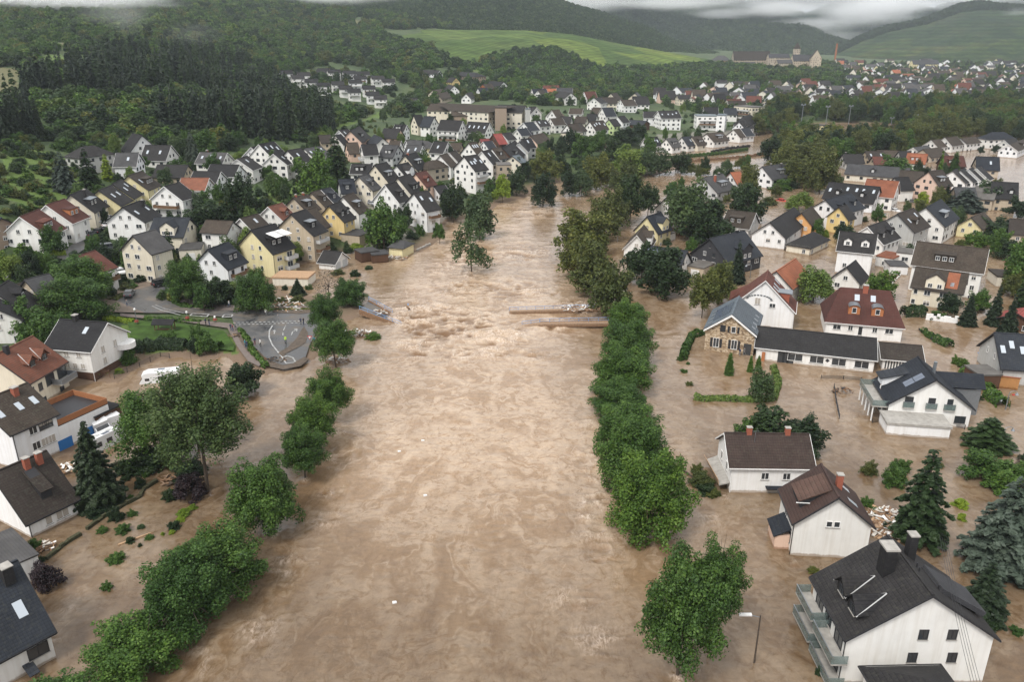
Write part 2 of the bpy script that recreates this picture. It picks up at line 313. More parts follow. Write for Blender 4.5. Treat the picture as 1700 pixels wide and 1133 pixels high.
def watermat():
    m, n, p, o = newmat('flood_water'); tc = N(n, 'ShaderNodeTexCoord'); P = tc.outputs['Object']
    fo = N(n, 'ShaderNodeAttribute', attribute_name='foam'); ag = N(n, 'ShaderNodeAttribute', attribute_name='agit')
    flow = mapping(n, P, (.16, .05, 1)); big = noise(n, .5, 6, flow, .62, 1.2); fine = noise(n, 1.6, 6, mapping(n, P, (.5, .8, 1)), .68, .5)
    base = ramp(n, big.outputs[0], [(.3, (.100, .062, .034)), (.5, (.134, .085, .046)), (.72, (.185, .123, .070))])
    r = ramp(n, fine.outputs[0], [(.3, g3(.80)), (.7, g3(1.14))]); c = mix(n, 1.0, base.outputs[0], r.outputs[0], 'MULTIPLY')
    ch = N(n, 'ShaderNodeAttribute', attribute_name='churn_vignette'); cb = mix(n, big.outputs[0], (.25, .158, .087), (.345, .233, .141)); c = mix(n, ch.outputs['Fac'], c, mix(n, 1.0, cb, r.outputs[0], 'MULTIPLY'))
    # slicks of scum drawn out and folded by the eddies
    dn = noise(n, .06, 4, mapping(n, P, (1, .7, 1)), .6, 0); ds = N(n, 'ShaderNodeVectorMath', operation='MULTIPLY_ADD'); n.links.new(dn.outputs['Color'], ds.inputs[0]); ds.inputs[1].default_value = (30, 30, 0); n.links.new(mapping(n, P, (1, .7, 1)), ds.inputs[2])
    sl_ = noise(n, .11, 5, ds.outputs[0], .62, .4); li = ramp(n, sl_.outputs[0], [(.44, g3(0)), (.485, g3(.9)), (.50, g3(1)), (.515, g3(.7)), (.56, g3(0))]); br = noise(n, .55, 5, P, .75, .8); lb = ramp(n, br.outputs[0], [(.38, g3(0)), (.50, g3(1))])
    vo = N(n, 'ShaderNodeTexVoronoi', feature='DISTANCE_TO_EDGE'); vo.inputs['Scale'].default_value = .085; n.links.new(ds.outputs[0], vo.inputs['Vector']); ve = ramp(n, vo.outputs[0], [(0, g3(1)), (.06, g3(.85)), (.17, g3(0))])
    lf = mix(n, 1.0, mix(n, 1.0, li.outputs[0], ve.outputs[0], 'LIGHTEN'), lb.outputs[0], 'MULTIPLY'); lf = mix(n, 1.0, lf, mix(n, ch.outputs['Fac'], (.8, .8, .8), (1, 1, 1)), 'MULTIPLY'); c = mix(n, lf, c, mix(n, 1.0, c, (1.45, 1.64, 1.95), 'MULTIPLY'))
    sk = noise(n, .9, 5, mapping(n, ds.outputs[0], (1.6, .35, 1)), .7, .6); sr = ramp(n, sk.outputs[0], [(.33, (.72, .64, .56)), (.46, g3(.98)), (.66, (1.1, 1.1, 1.1))]); c = mix(n, .5, c, sr.outputs[0], 'MULTIPLY')
    fn = noise(n, 1.6, 6, mapping(n, P, (1.0, .45, 1)), .75, 1.5); fm = N(n, 'ShaderNodeMath', operation='MULTIPLY'); fr = ramp(n, fn.outputs[0], [(.42, g3(0)), (.62, g3(1))])
    n.links.new(fr.outputs[0], fm.inputs[0]); n.links.new(fo.outputs['Fac'], fm.inputs[1]); c = mix(n, fm.outputs[0], c, (.62, .50, .40))
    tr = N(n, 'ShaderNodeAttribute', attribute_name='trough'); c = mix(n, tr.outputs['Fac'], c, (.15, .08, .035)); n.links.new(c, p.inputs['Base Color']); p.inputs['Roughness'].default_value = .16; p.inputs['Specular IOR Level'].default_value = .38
    w1 = noise(n, 1.0, 7, mapping(n, P, (.9, .6, 1)), .68, 1.0); w2 = noise(n, .35, 3, P, .5, 1.0)
    ad = N(n, 'ShaderNodeMath', operation='MULTIPLY_ADD'); n.links.new(w2.outputs[0], ad.inputs[0]); ad.inputs[1].default_value = 1.5; n.links.new(w1.outputs[0], ad.inputs[2])
    b = bump(n, p, ad.outputs[0], .5, .25); am = N(n, 'ShaderNodeMath', operation='MULTIPLY_ADD'); n.links.new(ag.outputs['Fac'], am.inputs[0]); am.inputs[1].default_value = .5; am.inputs[2].default_value = .13; n.links.new(am.outputs[0], b.inputs['Strength'])
    return m
RAP = [(680,548,14,1.5),(705,552,16,1.7),(735,556,18,1.6),(765,552,18,1.5),(795,556,18,1.6),(825,552,16,1.5),(850,549,14,1.3),(700,585,26,.75),(760,588,30,.8),(820,585,28,.75),(690,528,20,1.0),(740,524,24,1.1),(800,522,22,1.0),(783,458,14,1.0),(335,1045,9,.6),(277,1118,9,.6),(385,990,8,.6),(452,890,9,.7),(507,800,8,.7),(530,752,8,.6),(555,704,8,.7),(1076,890,10,.8),(1125,1128,10,.6),(345,820,10,.5),(975,860,12,.7),(985,800,12,.6),(990,930,14,.5),(560,720,14,.5),(545,820,16,.5),(1200,825,12,.4),(1320,935,14,.4),(1350,1060,16,.4),(90,1060,14,.4),(640,515,50,.5),(700,525,60,1.0),(780,535,60,1.1),(830,560,45,.9),(780,480,50,.7),(700,570,45,.6),(880,590,30,.4),(920,540,40,.6),(760,440,50,.6),(870,420,60,.6),(800,380,55,.5),(900,350,50,.6),(860,480,60,.6),(1000,310,50,.5),(960,510,40,.8),(1150,300,70,.3),(1090,480,30,.2),(975,700,22,.35),(985,760,25,.45),(985,830,30,.5),(1000,900,35,.4),(960,1000,40,.3),(990,1060,40,.35),(560,760,25,.35),(540,860,30,.35),(470,940,30,.3),(430,1050,40,.3),(330,1100,40,.25),(250,960,50,.15),(1250,840,30,.15),(130,1000,40,.2),(1180,860,25,.2),(620,600,25,.4),(1120,560,30,.2)]
def watergrid():
    az = np.radians(np.concatenate([np.arange(-75, -38, .8), np.arange(-38, 38, .12), np.arange(38, 75.1, .8)]))
    D = np.concatenate([np.geomspace(25, 60, 60), np.geomspace(60, 460, 620)[1:], np.geomspace(460, 12000, 90)[1:]])
    A, DD = np.meshgrid(az, D); x = (DD * np.sin(A)).ravel(); y = (DD * np.cos(A)).ravel(); D_ = np.hypot(x, y)
    px, py = proj(x, y, 0 * x)
    ag = np.zeros_like(x)
    for a, b, r_, s in RAP:
        c = gz(a, b); ex = gz(a + r_, b); rad = abs(ex.x - c.x); ag = np.maximum(ag, s * np.exp(-(((x - c.x) / rad) ** 2 + ((y - c.y) / (rad * 1.1)) ** 2)))
    chan = np.clip(1 - np.abs(x - 0) / 40, 0, 1) * (y < 240)
    cx_ = np.interp(y, [0, 70, 110, 190, 260, 400], [2, 2, -2, -8, -14, 10]); hw = np.interp(y, [0, 70, 110, 190, 260, 400], [24, 25, 26, 24, 22, 30]); churn_vignette = np.clip((hw + 8 - np.abs(x - cx_) + (vnoise(x / 8, y / 14, 77) - .5) * 16) / 20, 0, 1) * (y < 520) * np.clip((y - 64) / 42, .05, 1)  # foamy channel plus a painted vignette: water colour darkens to sides and near edge
    churn_vignette = np.maximum(churn_vignette, np.clip((y - 95) / 120, 0, .35)); chan = np.maximum(chan * .5, churn_vignette); am = .06 + .06 * chan + .95 * ag
    fade = np.clip(1.4 - D_ / 500, 0, 1)
    wx = fbm(x / 7, y / 7, 21) * 6
    h1 = vnoise((x + wx) / 5.0, (y + wx) / 3.0, 31) - .5; h2 = 1 - 2 * np.abs(vnoise((x + wx * .6) / 2.2, y / 1.3, 33) - .5); h3 = fbm(x / 1.3, y / .9, 35, 2)
    z = (h1 * 1.1 + (h2 - .5) * .9 + h3 * .6) * am * fade
    z -= .02
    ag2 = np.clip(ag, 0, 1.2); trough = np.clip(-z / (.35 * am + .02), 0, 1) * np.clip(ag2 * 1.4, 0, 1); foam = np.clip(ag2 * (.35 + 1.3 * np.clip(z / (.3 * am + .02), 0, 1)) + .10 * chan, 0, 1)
    sh = A.shape; i = np.arange(x.size).reshape(sh); q = np.stack([i[:-1, :-1], i[:-1, 1:], i[1:, 1:], i[1:, :-1]], -1).reshape(-1, 4)
    me = npmesh('flood_water', np.stack([x, y, z], 1), q, [watermat()], {'foam': ('POINT', foam), 'agit': ('POINT', np.clip(ag2 + .45 * chan, 0, 1.2)), 'churn_vignette': ('POINT', churn_vignette), 'trough': ('POINT', trough)}, True)
    o = link('flood_water', me); tag(o, kind='structure')
watergrid()
# ---- far hills: each a ridge with a front and a back slope
def hillmat(key, cols, scale, dist, stripes=None):
    m, n, p, o = newmat('hill_' + key); tc = N(n, 'ShaderNodeTexCoord'); P = tc.outputs['Object']
    a = noise(n, scale * .2, 5, P, .6); b = noise(n, scale, 4, P, .6)
    r = ramp(n, a.outputs[0], [(.3, cols[0]), (.5, cols[1]), (.7, cols[2])]); r2 = ramp(n, b.outputs[0], [(.35, g3(.55)), (.65, g3(1.4))]); c = mix(n, .8, r.outputs[0], r2.outputs[0], 'MULTIPLY')
    if stripes:
        w_ = N(n, 'ShaderNodeTexWave', wave_type='BANDS', bands_direction=stripes[3] if len(stripes) > 3 else 'X'); w_.inputs['Scale'].default_value = stripes[0]; w_.inputs['Distortion'].default_value = 2; w_.inputs['Detail'].default_value = 1; w_.inputs['Detail Scale'].default_value = .3
        n.links.new(mapping(n, P, rot=(0, 0, R(stripes[1]))), w_.inputs['Vector']); r3 = ramp(n, w_.outputs['Fac'], [(.2, g3(1 - stripes[2])), (.7, g3(1.15))]); c = mix(n, .9, c, r3.outputs[0], 'MULTIPLY')
        v = N(n, 'ShaderNodeTexVoronoi'); v.inputs['Scale'].default_value = .011; n.links.new(mapping(n, P, (1, .6, 1), (0, 0, R(20))), v.inputs['Vector']); bw = N(n, 'ShaderNodeRGBToBW'); n.links.new(v.outputs['Color'], bw.inputs[0])
        r4 = ramp(n, bw.outputs[0], [(.3, (.66, .74, .70)), (.5, (1, 1, 1)), (.7, (1.35, 1.22, .9))]); c = mix(n, .85, c, r4.outputs[0], 'MULTIPLY')
    n.links.new(c, p.inputs['Base Color']); p.inputs['Roughness'].default_value = .95; p.inputs['Specular IOR Level'].default_value = .1; bump(n, p, b.outputs[0], 1.0, dist); return m
HILLS = {}
def ridge(name, pts, mat, bumpy=4, rows=40, back=600):
    """pts: (px, top_y, top_D, foot_y, foot_D)"""
    pts = np.array(pts, float); N_ = 220; u = np.linspace(0, 1, N_); xs = np.interp(u, np.linspace(0, 1, len(pts)), pts[:, 0])
    it = lambda k: np.interp(xs, pts[:, 0], pts[:, k])
    T = np.array([tuple(gD(a, b, c)) for a, b, c in zip(xs, it(1), it(2))]); B = np.array([tuple(gD(a, b, c)) for a, b, c in zip(xs, it(3), it(4))]); B[:, 2] = np.minimum(B[:, 2], T[:, 2] - 5)
    rows_ = []
    for j in range(rows + 1):
        t = j / rows; P = B + (T - B) * t; P[:, 2] = B[:, 2] + (T[:, 2] - B[:, 2]) * (t ** 1.0 * (1 - .0 * t) + .12 * math.sin(math.pi * t)); amp = bumpy * math.sin(math.pi * min(t, .75)) 
        P[:, 2] += fbm(P[:, 0] / 130, P[:, 1] / 130, 41, 4) * amp * 2 + fbm(P[:, 0] / 22, P[:, 1] / 22, 43, 3) * bumpy * .3; rows_.append(P)
    dirn = (T - B); dirn[:, 2] = 0; dirn /= np.linalg.norm(dirn, axis=1)[:, None]
    for j in range(1, 7):
        P = rows_[rows] + dirn * (back * j / 6); P[:, 2] = rows_[rows][:, 2] - (rows_[rows][:, 2] + 3) * (j / 6) ** 1.3; rows_.append(P)
    V = np.array(rows_); nr, nc, _ = V.shape; i = np.arange(nr * nc).reshape(nr, nc); q = np.stack([i[:-1, :-1], i[:-1, 1:], i[1:, 1:], i[1:, :-1]], -1).reshape(-1, 4)
    o = link(name, npmesh(name, V.reshape(-1, 3), q, [mat], None, True)); tag(o, kind='structure'); HILLS[name] = V[:rows + 1]; return V
FG = hillmat('forest', [(.013, .026, .013), (.020, .036, .016), (.03, .048, .02)], .06, 4)
VG = hillmat('vineyard', [(.050, .085, .022), (.070, .108, .027), (.098, .13, .036)], .05, 1.0, (.03, 25, .16))
VD = hillmat('terrace_vineyard', [(.015, .031, .011), (.026, .046, .017), (.052, .06, .027)], .06, 2.5, (.035, 0, .28, 'Z'))
ridge('vineyard_hill', [(540,70,1250,125,950),(630,50,1350,118,980),(720,48,1400,124,960),(870,50,1400,132,960),(940,56,1420,134,1000),(1050,77,1500,136,1080),(1130,91,1500,134,1150),(1190,100,1500,128,1200),(1260,113,1500,124,1300),(1330,118,1550,122,1400)], VG, 3)
ridge('forest_mountain', [(560,8,1750,60,1400),(700,-2,1900,60,1450),(860,-4,2000,60,1500),(930,8,2050,70,1500),(1000,28,2100,85,1600),(1080,55,2100,100,1700),(1130,76,2150,110,1800),(1190,98,2100,112,1800)], FG, 14)
ridge('middle_mountain', [(880,-30,3200,60,2300),(1000,-22,3300,70,2400),(1080,0,3400,90,2500),(1130,20,3400,98,2500),(1200,14,3450,105,2400),(1250,22,3400,108,2400),(1330,40,3300,110,2400),(1380,68,3100,108,2500),(1440,90,3000,108,2500)], FG, 22)
ridge('far_mountain', [(980,-30,5200,80,3600),(1150,-30,5200,80,3600),(1280,10,5000,90,3600),(1340,32,4800,95,3600),(1390,12,4600,98,3400),(1425,-8,4600,98,3400),(1470,-4,4500,98,3400),(1530,20,4400,98,3400),(1620,8,5000,90,3600),(1800,-20,5200,90,3600)], FG, 30)
ridge('terraced_vineyard_hill', [(1340,100,2600,112,2300),(1385,88,2700,111,2200),(1430,66,2750,110,2150),(1475,48,2800,110,2150),(1540,34,2850,110,2150),(1590,14,2900,110,2150),(1625,8,2900,110,2150),(1700,12,2900,110,2150),(1800,5,2950,110,2100),(2000,-5,3000,110,2100)], VD, 12)
# ---- street
def asphmat():
    m, n, p, o = newmat('wet_asphalt'); tc = N(n, 'ShaderNodeTexCoord'); a = noise(n, .25, 5, tc.outputs['Object'], .6); b = noise(n, 8, 3, tc.outputs['Object'])
    r = ramp(n, a.outputs[0], [(.35, (.055, .056, .06)), (.5, (.09, .088, .086)), (.68, (.15, .125, .10))]); n.links.new(r.outputs[0], p.inputs['Base Color'])
    r2 = ramp(n, a.outputs[0], [(.35, g3(.25)), (.6, g3(.7))]); n.links.new(r2.outputs[0], p.inputs['Roughness']); bump(n, p, b.outputs[0], .3, .02); return m
ASPH = asphmat(); MUDROAD = simple('muddy_road', (.20, .155, .12), .55, .3, .3); PATHM = simple('paving', (.16, .13, .115), .85, .2, 2); LAWN = simple('lawn_green', (.042, .085, .012), .95, .5, .5)
def tri_sheet(name, pxpoly, mat, lift, res=1.2, kind='structure'):
    W = [hit(a, b) for a, b in pxpoly]; xs = np.array([p.x for p in W]); ys = np.array([p.y for p in W])
    nx = max(2, int((xs.max() - xs.min()) / res)); ny = max(2, int((ys.max() - ys.min()) / res))
    import bmesh
    bm = bmesh.new(); vs = [bm.verts.new((p.x, p.y, 0)) for p in W]; f = bm.faces.new(vs)
    if nx * ny < 40000:
        for k in range(1, nx): bmesh.ops.bisect_plane(bm, geom=bm.verts[:] + bm.edges[:] + bm.faces[:], plane_co=(xs.min() + k * (xs.max() - xs.min()) / nx, 0, 0), plane_no=(1, 0, 0))
        for k in range(1, ny): bmesh.ops.bisect_plane(bm, geom=bm.verts[:] + bm.edges[:] + bm.faces[:], plane_co=(0, ys.min() + k * (ys.max() - ys.min()) / ny, 0), plane_no=(0, 1, 0))
    V = np.array([tuple(v.co) for v in bm.verts]); z = np.maximum(terr(V[:, 0], V[:, 1]), 0.1)
    for v, zz in zip(bm.verts, z): v.co.z = zz + lift
    bmesh.ops.recalc_face_normals(bm, faces=bm.faces[:])
    if sum(f.normal.z for f in bm.faces) < 0: bmesh.ops.reverse_faces(bm, faces=bm.faces[:])
    me = bpy.data.meshes.new(name); bm.to_mesh(me); bm.free(); me.materials.append(mat)
    for p_ in me.polygons: p_.use_smooth = True
    o = link(name, me); tag(o, kind=kind); return o
tri_sheet('road', [(392,548),(385,530),(300,522),(240,522),(190,505),(180,497),(215,484),(262,472),(290,455),(300,462),(285,475),(277,490),(300,505),(350,514),(420,518),(528,516),(530,534),(524,556),(514,576),(508,595),(487,607),(462,610),(440,596),(410,565)], ASPH, .35)
tri_sheet('upper_road', [(240,522),(165,520),(130,535),(120,530),(180,490),(230,470),(300,445),(312,450),(262,474),(215,486),(186,498)], MUDROAD, .38)
tri_sheet('hill_street', [(0,468),(0,452),(60,430),(105,418),(140,395),(180,372),(200,362),(208,366),(190,382),(150,408),(128,425),(60,455)], ASPH, .35)
tri_sheet('pavement_path', [(200,528),(300,536),(378,548),(392,575),(412,603),(430,612),(440,602),(415,575),(396,552),(385,540),(300,531),(200,523)], PATHM, .42)
tri_sheet('park_lawn', [(212,534),(300,541),(372,553),(390,577),(388,586),(350,580),(300,576),(250,578),(218,568)], LAWN, .45)
tri_sheet('promenade_path', [(290,507),(330,517),(420,520),(520,516),(520,511),(430,512),(350,508),(305,498)], PATHM, .44)
PAINTW = simple('worn_paint', (.40, .40, .39), .7, .5, 1.5)
def marks():
    k = .06
    def sheet(pts, nm='road_marking'):
        W = [hit(*p) for p in pts]; mb = MB(); mb.face([(p.x, p.y, max(th(p.x, p.y), .1) + .35 + k) for p in W]); me = mb.mesh(nm, [WHITE])
        return link(nm, me)
    def line(pts, wd):
        mb = MB(); W = [hit(*p) for p in pts]
        for a, b in zip(W[:-1], W[1:]):
            d = (b - a); d.z = 0; d.normalize(); q = Vector((-d.y, d.x, 0)) * wd * .5
            mb.face([(v.x, v.y, max(th(v.x, v.y), .1) + .35 + k) for v in (a - q, b - q, b + q, a + q)])
        o = mb.build('road_marking', PAINTW); tag(o, kind='structure')
    def Lz(x, y): return (300 + x / 3.777, 340 + y / 3.777)
    line([Lz(578, 768), Lz(558, 800), Lz(556, 845), Lz(575, 890), Lz(610, 935), Lz(638, 968), Lz(662, 1008), Lz(722, 1000), Lz(705, 972), Lz(670, 960), Lz(638, 968)], .3)
    line([Lz(612, 938), Lz(650, 950)], .3)
    for i in range(18):
        a = 330 + i * 27; line([Lz(a, 752 - i * .7), Lz(a + 15, 752 - i * .7)], .35); line([Lz(a + 10, 764 - i * .8), Lz(a + 25, 764 - i * .8)], .35)
    for a, b in (((642, 832), (642, 812)), ((645, 800), (660, 768)), ((678, 905), (680, 920)), ((662, 870), (668, 885))): line([Lz(*a), Lz(*b)], .2)
    line([Lz(695, 830), Lz(703, 808), Lz(726, 795)], .25); line([Lz(712, 792), Lz(730, 790), Lz(728, 806)], .25)
    line([Lz(588, 822), Lz(590, 800)], .25); line([Lz(582, 806), Lz(590, 798), Lz(596, 808)], .25)
    line([Lz(60, 705), Lz(75, 693), Lz(180, 697), Lz(165, 713), Lz(60, 705)], .3); line([Lz(262, 717), Lz(275, 700), Lz(328, 700), Lz(318, 715), Lz(262, 717)], .3)
    line([(253, 511), (268, 518), (300, 526)], .25); line([(258, 509), (275, 516), (305, 523)], .2)
marks()
MUDP = simple('mud_deposit', (.105, .078, .056), .6, .45, 1.2)
for q_ in ([(505,545),(512,556),(508,572),(492,582),(476,590),(470,596),(462,590),(478,580),(492,566),(500,552)], [(440,600),(452,603),(470,610),(486,607),(505,596),(514,600),(500,612),(470,618),(445,612)], [(395,556),(404,566),(420,588),(432,600),(426,603),(412,588),(398,568)], [(455,516),(480,519),(515,517),(520,521),(500,524),(470,523),(452,521)]): tri_sheet('mud_patch', q_, MUDP, .425)
# ================================================================ trees
def leafmat(key, cols, trans=.25):
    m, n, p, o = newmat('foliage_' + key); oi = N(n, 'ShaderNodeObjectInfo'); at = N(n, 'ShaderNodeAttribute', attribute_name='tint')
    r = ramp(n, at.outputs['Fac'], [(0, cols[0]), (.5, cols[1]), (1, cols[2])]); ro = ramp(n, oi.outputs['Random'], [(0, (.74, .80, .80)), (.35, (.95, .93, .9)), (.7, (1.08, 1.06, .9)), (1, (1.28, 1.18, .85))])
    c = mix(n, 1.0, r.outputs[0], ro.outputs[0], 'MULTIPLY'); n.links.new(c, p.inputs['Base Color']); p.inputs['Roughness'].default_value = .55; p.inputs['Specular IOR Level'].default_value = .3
    t = N(n, 'ShaderNodeBsdfTranslucent'); n.links.new(c, t.inputs[0]); mx = N(n, 'ShaderNodeMixShader'); mx.inputs[0].default_value = trans
    n.links.new(p.outputs[0], mx.inputs[1]); n.links.new(t.outputs[0], mx.inputs[2]); n.links.new(mx.outputs[0], o.inputs[0]); return m
LM = dict(green=leafmat('green', [(.017, .044, .009), (.048, .105, .018), (.11, .19, .036)]), dark=leafmat('dark', [(.010, .024, .009), (.020, .042, .014), (.042, .075, .023)]),
    olive=leafmat('olive', [(.035, .050, .012), (.078, .098, .022), (.145, .155, .042)]), light=leafmat('light', [(.05, .09, .02), (.10, .16, .035), (.17, .23, .06)]), grey=leafmat('grey', [(.022, .046, .017), (.048, .084, .030), (.088, .13, .050)]),
    purple=leafmat('purple', [(.012, .010, .014), (.028, .018, .024), (.05, .03, .035)]), spruce=leafmat('spruce', [(.006, .013, .008), (.012, .024, .013), (.028, .046, .022)], .1), blue=leafmat('blue', [(.022, .036, .032), (.042, .062, .054), (.075, .10, .085)], .1),
    lime=leafmat('lime', [(.09, .14, .012), (.16, .24, .02), (.26, .34, .04)]), brown=leafmat('brown', [(.03, .022, .014), (.06, .045, .025), (.09, .07, .04)], .1))
BARK = simple('bark', (.085, .065, .048), .95, .35, 4)
def quads(C, Nn, S, rng, elong=1.5):
    """diamond leaf clumps: centres C, normals Nn, sizes S"""
    n = len(C); r = rng.normal(size=(n, 3)); U = np.cross(Nn, r); U /= np.linalg.norm(U, axis=1)[:, None] + 1e-9; W = np.cross(Nn, U)
    S = S[:, None]; a = C + U * S * elong * .5; b = C + W * S * .5 + Nn * S * .1; c = C - U * S * elong * .5; d = C - W * S * .5 + Nn * S * .1
    V = np.stack([a, b, c, d], 1).reshape(-1, 3); return V, np.arange(4 * n).reshape(n, 4)
def broad_mesh(name, mat, seed, n, size, lobes=34, rx=1.0, rz=.8, gap=.0, zc=None, droop=0, qs=(.20, .34), limbs=0):
    """a crown of unit half-width centred at z 0; lobes of leaf clumps"""
    rng = np.random.default_rng(seed); L = []; 
    if limbs:   # a crown carried by limbs, with gaps between them
        for i in range(limbs):
            a = i * 2.399963; zz = 1 - 1.35 * (i + .5) / limbs; rr_ = math.sqrt(max(.05, 1 - zz * zz)); d = np.array([rr_ * math.cos(a), rr_ * math.sin(a), zz]) + rng.normal(size=3) * .16; d /= np.linalg.norm(d); R_ = rng.uniform(.72, 1.12)
            for t, q in ((1.0, .13), (.86, .17), (.68, .2), (.5, .2)):
                k2 = 1 if t > .9 else 2
                for _ in range(k2): L.append((d * R_ * t * np.array([rx, rx, rz]) + rng.normal(size=3) * .06 * (1.6 - t), q * rng.uniform(.75, 1.2)))
    while len(L) < lobes and not limbs:
        d = rng.normal(size=3); d /= np.linalg.norm(d)
        if d[2] < -.32: continue
        r = rng.uniform(.45, .84); c = d * r * np.array([rx, rx, rz]); 
        q = rng.uniform(*qs) * (1 - gap * .3)
        if all(np.linalg.norm(c - c2) > .55 * (q + q2) * .8 for c2, q2 in L) or rng.random() < .25: L.append((c, q))
    w_ = np.array([q ** 2 for _, q in L]); w_ /= w_.sum(); k = rng.choice(len(L), n, p=w_); c = np.array([a for a, _ in L])[k]; q = np.array([b for _, b in L])[k]
    d = rng.normal(size=(n, 3)); d[:, 2] += .35; d /= np.linalg.norm(d, axis=1)[:, None]
    rad = q * (1 - .35 * rng.random(n) ** 2.2) * (1 + .22 * rng.normal(size=n) * .5); P = c + d * rad[:, None] * np.array([1.2, 1.2, .66])
    P[:, 2] -= droop * rng.random(n) * (np.hypot(P[:, 0], P[:, 1])) ** 2
    Nn = d * .8 + rng.normal(size=(n, 3)) * .55 + np.array([0, 0, .35]); Nn /= np.linalg.norm(Nn, axis=1)[:, None]
    lo, hi = np.percentile(P[:, 2], (1.0, 99.5)); rr = np.percentile(np.hypot(P[:, 0], P[:, 1]), 98.5); zs = 2 / (hi - lo)
    P[:, 2] = (P[:, 2] - lo) * zs - 1; P[:, :2] /= rr; L = [((c_[0] / rr, c_[1] / rr, (c_[2] - lo) * zs - 1), q_) for c_, q_ in L]
    S = size * rng.uniform(.6, 1.35, n); V, Fq = quads(P, Nn, S, rng)
    lt = rng.random(len(L))[k]; tint = np.clip(.55 * rng.random(n) + .4 * lt + .12 * rng.random(n), 0, 1)
    return npmesh(name, V, Fq, [mat], {'tint': ('FACE', tint)}), L
def conifer_mesh(name, mat, seed, n, size, tiers=16, h=1.0, r=.30, skirt=.03, power=1.0):
    """unit height cone of drooping boughs, base at z 0"""
    rng = np.random.default_rng(seed); B = []
    for t in range(tiers):
        z = skirt + (1 - skirt) * (t + rng.uniform(-.3, .3)) / tiers; z = min(max(z, 0.02), .97); L = r * (1 - z) ** power * rng.uniform(.8, 1.12); m = max(4, int(9 * (1 - z) + 4)); a0 = rng.random() * 6.28
        for i in range(m): B.append((z, a0 + i * 6.283 / m + rng.normal() * .15, L * rng.uniform(.75, 1.15) + .012))
    B = np.array(B); w_ = B[:, 2] ** 1.6; w_ /= w_.sum(); k = rng.choice(len(B), n, p=w_); z, a, L = B[k].T; t = rng.random(n) ** .6; rad = L * t
    off = rng.normal(size=n) * L * .16 * (1.15 - t); x = rad * np.cos(a) - off * np.sin(a); y = rad * np.sin(a) + off * np.cos(a); zz = z - .10 * L * t - .25 * L * t * t + rng.normal(size=n) * .008 + .02
    Nn = np.stack([np.cos(a) * .4, np.sin(a) * .4, np.ones(n)], 1) + rng.normal(size=(n, 3)) * .35; Nn /= np.linalg.norm(Nn, axis=1)[:, None]
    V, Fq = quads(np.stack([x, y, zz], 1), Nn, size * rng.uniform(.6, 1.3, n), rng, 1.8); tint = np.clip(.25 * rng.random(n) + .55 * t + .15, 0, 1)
    return npmesh(name, V, Fq, [mat], {'tint': ('FACE', tint)})
def trunk_mesh(name, seed, L=None, h=.9, r=.035, zc=0.0, lean=0):
    """trunk from z=-1-h .. to the crown centre with limbs to lobes (crown units)"""
    rng = random.Random(seed); mb = MB(); base = Vector((0, 0, -1.0 - h)); mid = Vector((rng.uniform(-.06, .06), rng.uniform(-.06, .06), -.55)); top = Vector((0, 0, .35))
    mb.tube(base, base + (mid - base) * .12, r * 1.7, r * 1.15, 8); mb.tube(base + (mid - base) * .11, mid, r * 1.15, r * .85, 8); mb.tube(mid, top, r * .8, r * .3, 6)
    for c, q in (L[::7] if len(L or []) > 100 else (L or [])[:14]):
        c = Vector(c); st = mid.lerp(top, rng.uniform(0, .5)); k = st.lerp(c, .5) + Vector((0, 0, -.06)); mb.tube(st, k, r * .42, r * .28, 5); mb.tube(k, c * .95, r * .28, r * .1, 4)
    return mb.mesh(name, [BARK])
PB = {}
def broad_proto(key, matkey, seeds, n, size, **k):
    out = []
    for s in seeds:
        me, L = broad_mesh('crown', LM[matkey], s, n, size, **k); out.append((me, trunk_mesh('trunk', s, L)))
    PB[key] = out
broad_proto('near', 'green', (1, 2, 3, 4), 34000, .041, rz=.82, limbs=34)
broad_proto('nearflat', 'green', (5, 6), 20000, .042, rz=.55, limbs=20)
broad_proto('neargrey', 'grey', (7,), 42000, .038, rz=.82, limbs=52)
broad_proto('mid', 'green', (11, 12, 13), 5200, .09, limbs=16)
broad_proto('middark', 'dark', (14, 15, 16), 5200, .09, limbs=18)
broad_proto('olive', 'olive', (17, 18, 19), 6500, .08, rz=.85, limbs=24)
broad_proto('light', 'light', (20, 21), 5000, .085, lobes=28, droop=.2)
broad_proto('grey', 'grey', (22, 23), 4500, .09, lobes=30)
broad_proto('purple', 'purple', (24,), 4500, .085, lobes=26)
broad_proto('lime', 'lime', (25,), 3800, .10, lobes=24)
broad_proto('airy', 'grey', (26,), 2600, .075, lobes=38, rz=1.1, gap=1)
broad_proto('bare', 'brown', (27,), 500, .05, lobes=30, rz=1.0, gap=1)
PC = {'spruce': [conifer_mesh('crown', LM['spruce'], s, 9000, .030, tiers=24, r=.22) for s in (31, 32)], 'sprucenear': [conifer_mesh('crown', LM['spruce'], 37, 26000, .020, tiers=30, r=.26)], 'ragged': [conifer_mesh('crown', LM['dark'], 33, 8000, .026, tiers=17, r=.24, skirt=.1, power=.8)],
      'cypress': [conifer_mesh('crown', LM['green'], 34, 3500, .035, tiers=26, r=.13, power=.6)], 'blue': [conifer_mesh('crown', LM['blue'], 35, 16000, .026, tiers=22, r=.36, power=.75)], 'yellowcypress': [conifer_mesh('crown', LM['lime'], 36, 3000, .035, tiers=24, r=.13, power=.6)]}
def _mb(f):
    mb = MB(); f(mb); return mb.mesh('trunk', [BARK])
CTR = _mb(lambda mb: (mb.tube((0, 0, -.04), (0, 0, .5), .022, .012, 7), mb.tube((0, 0, .5), (0, 0, .97), .012, .003, 6)))
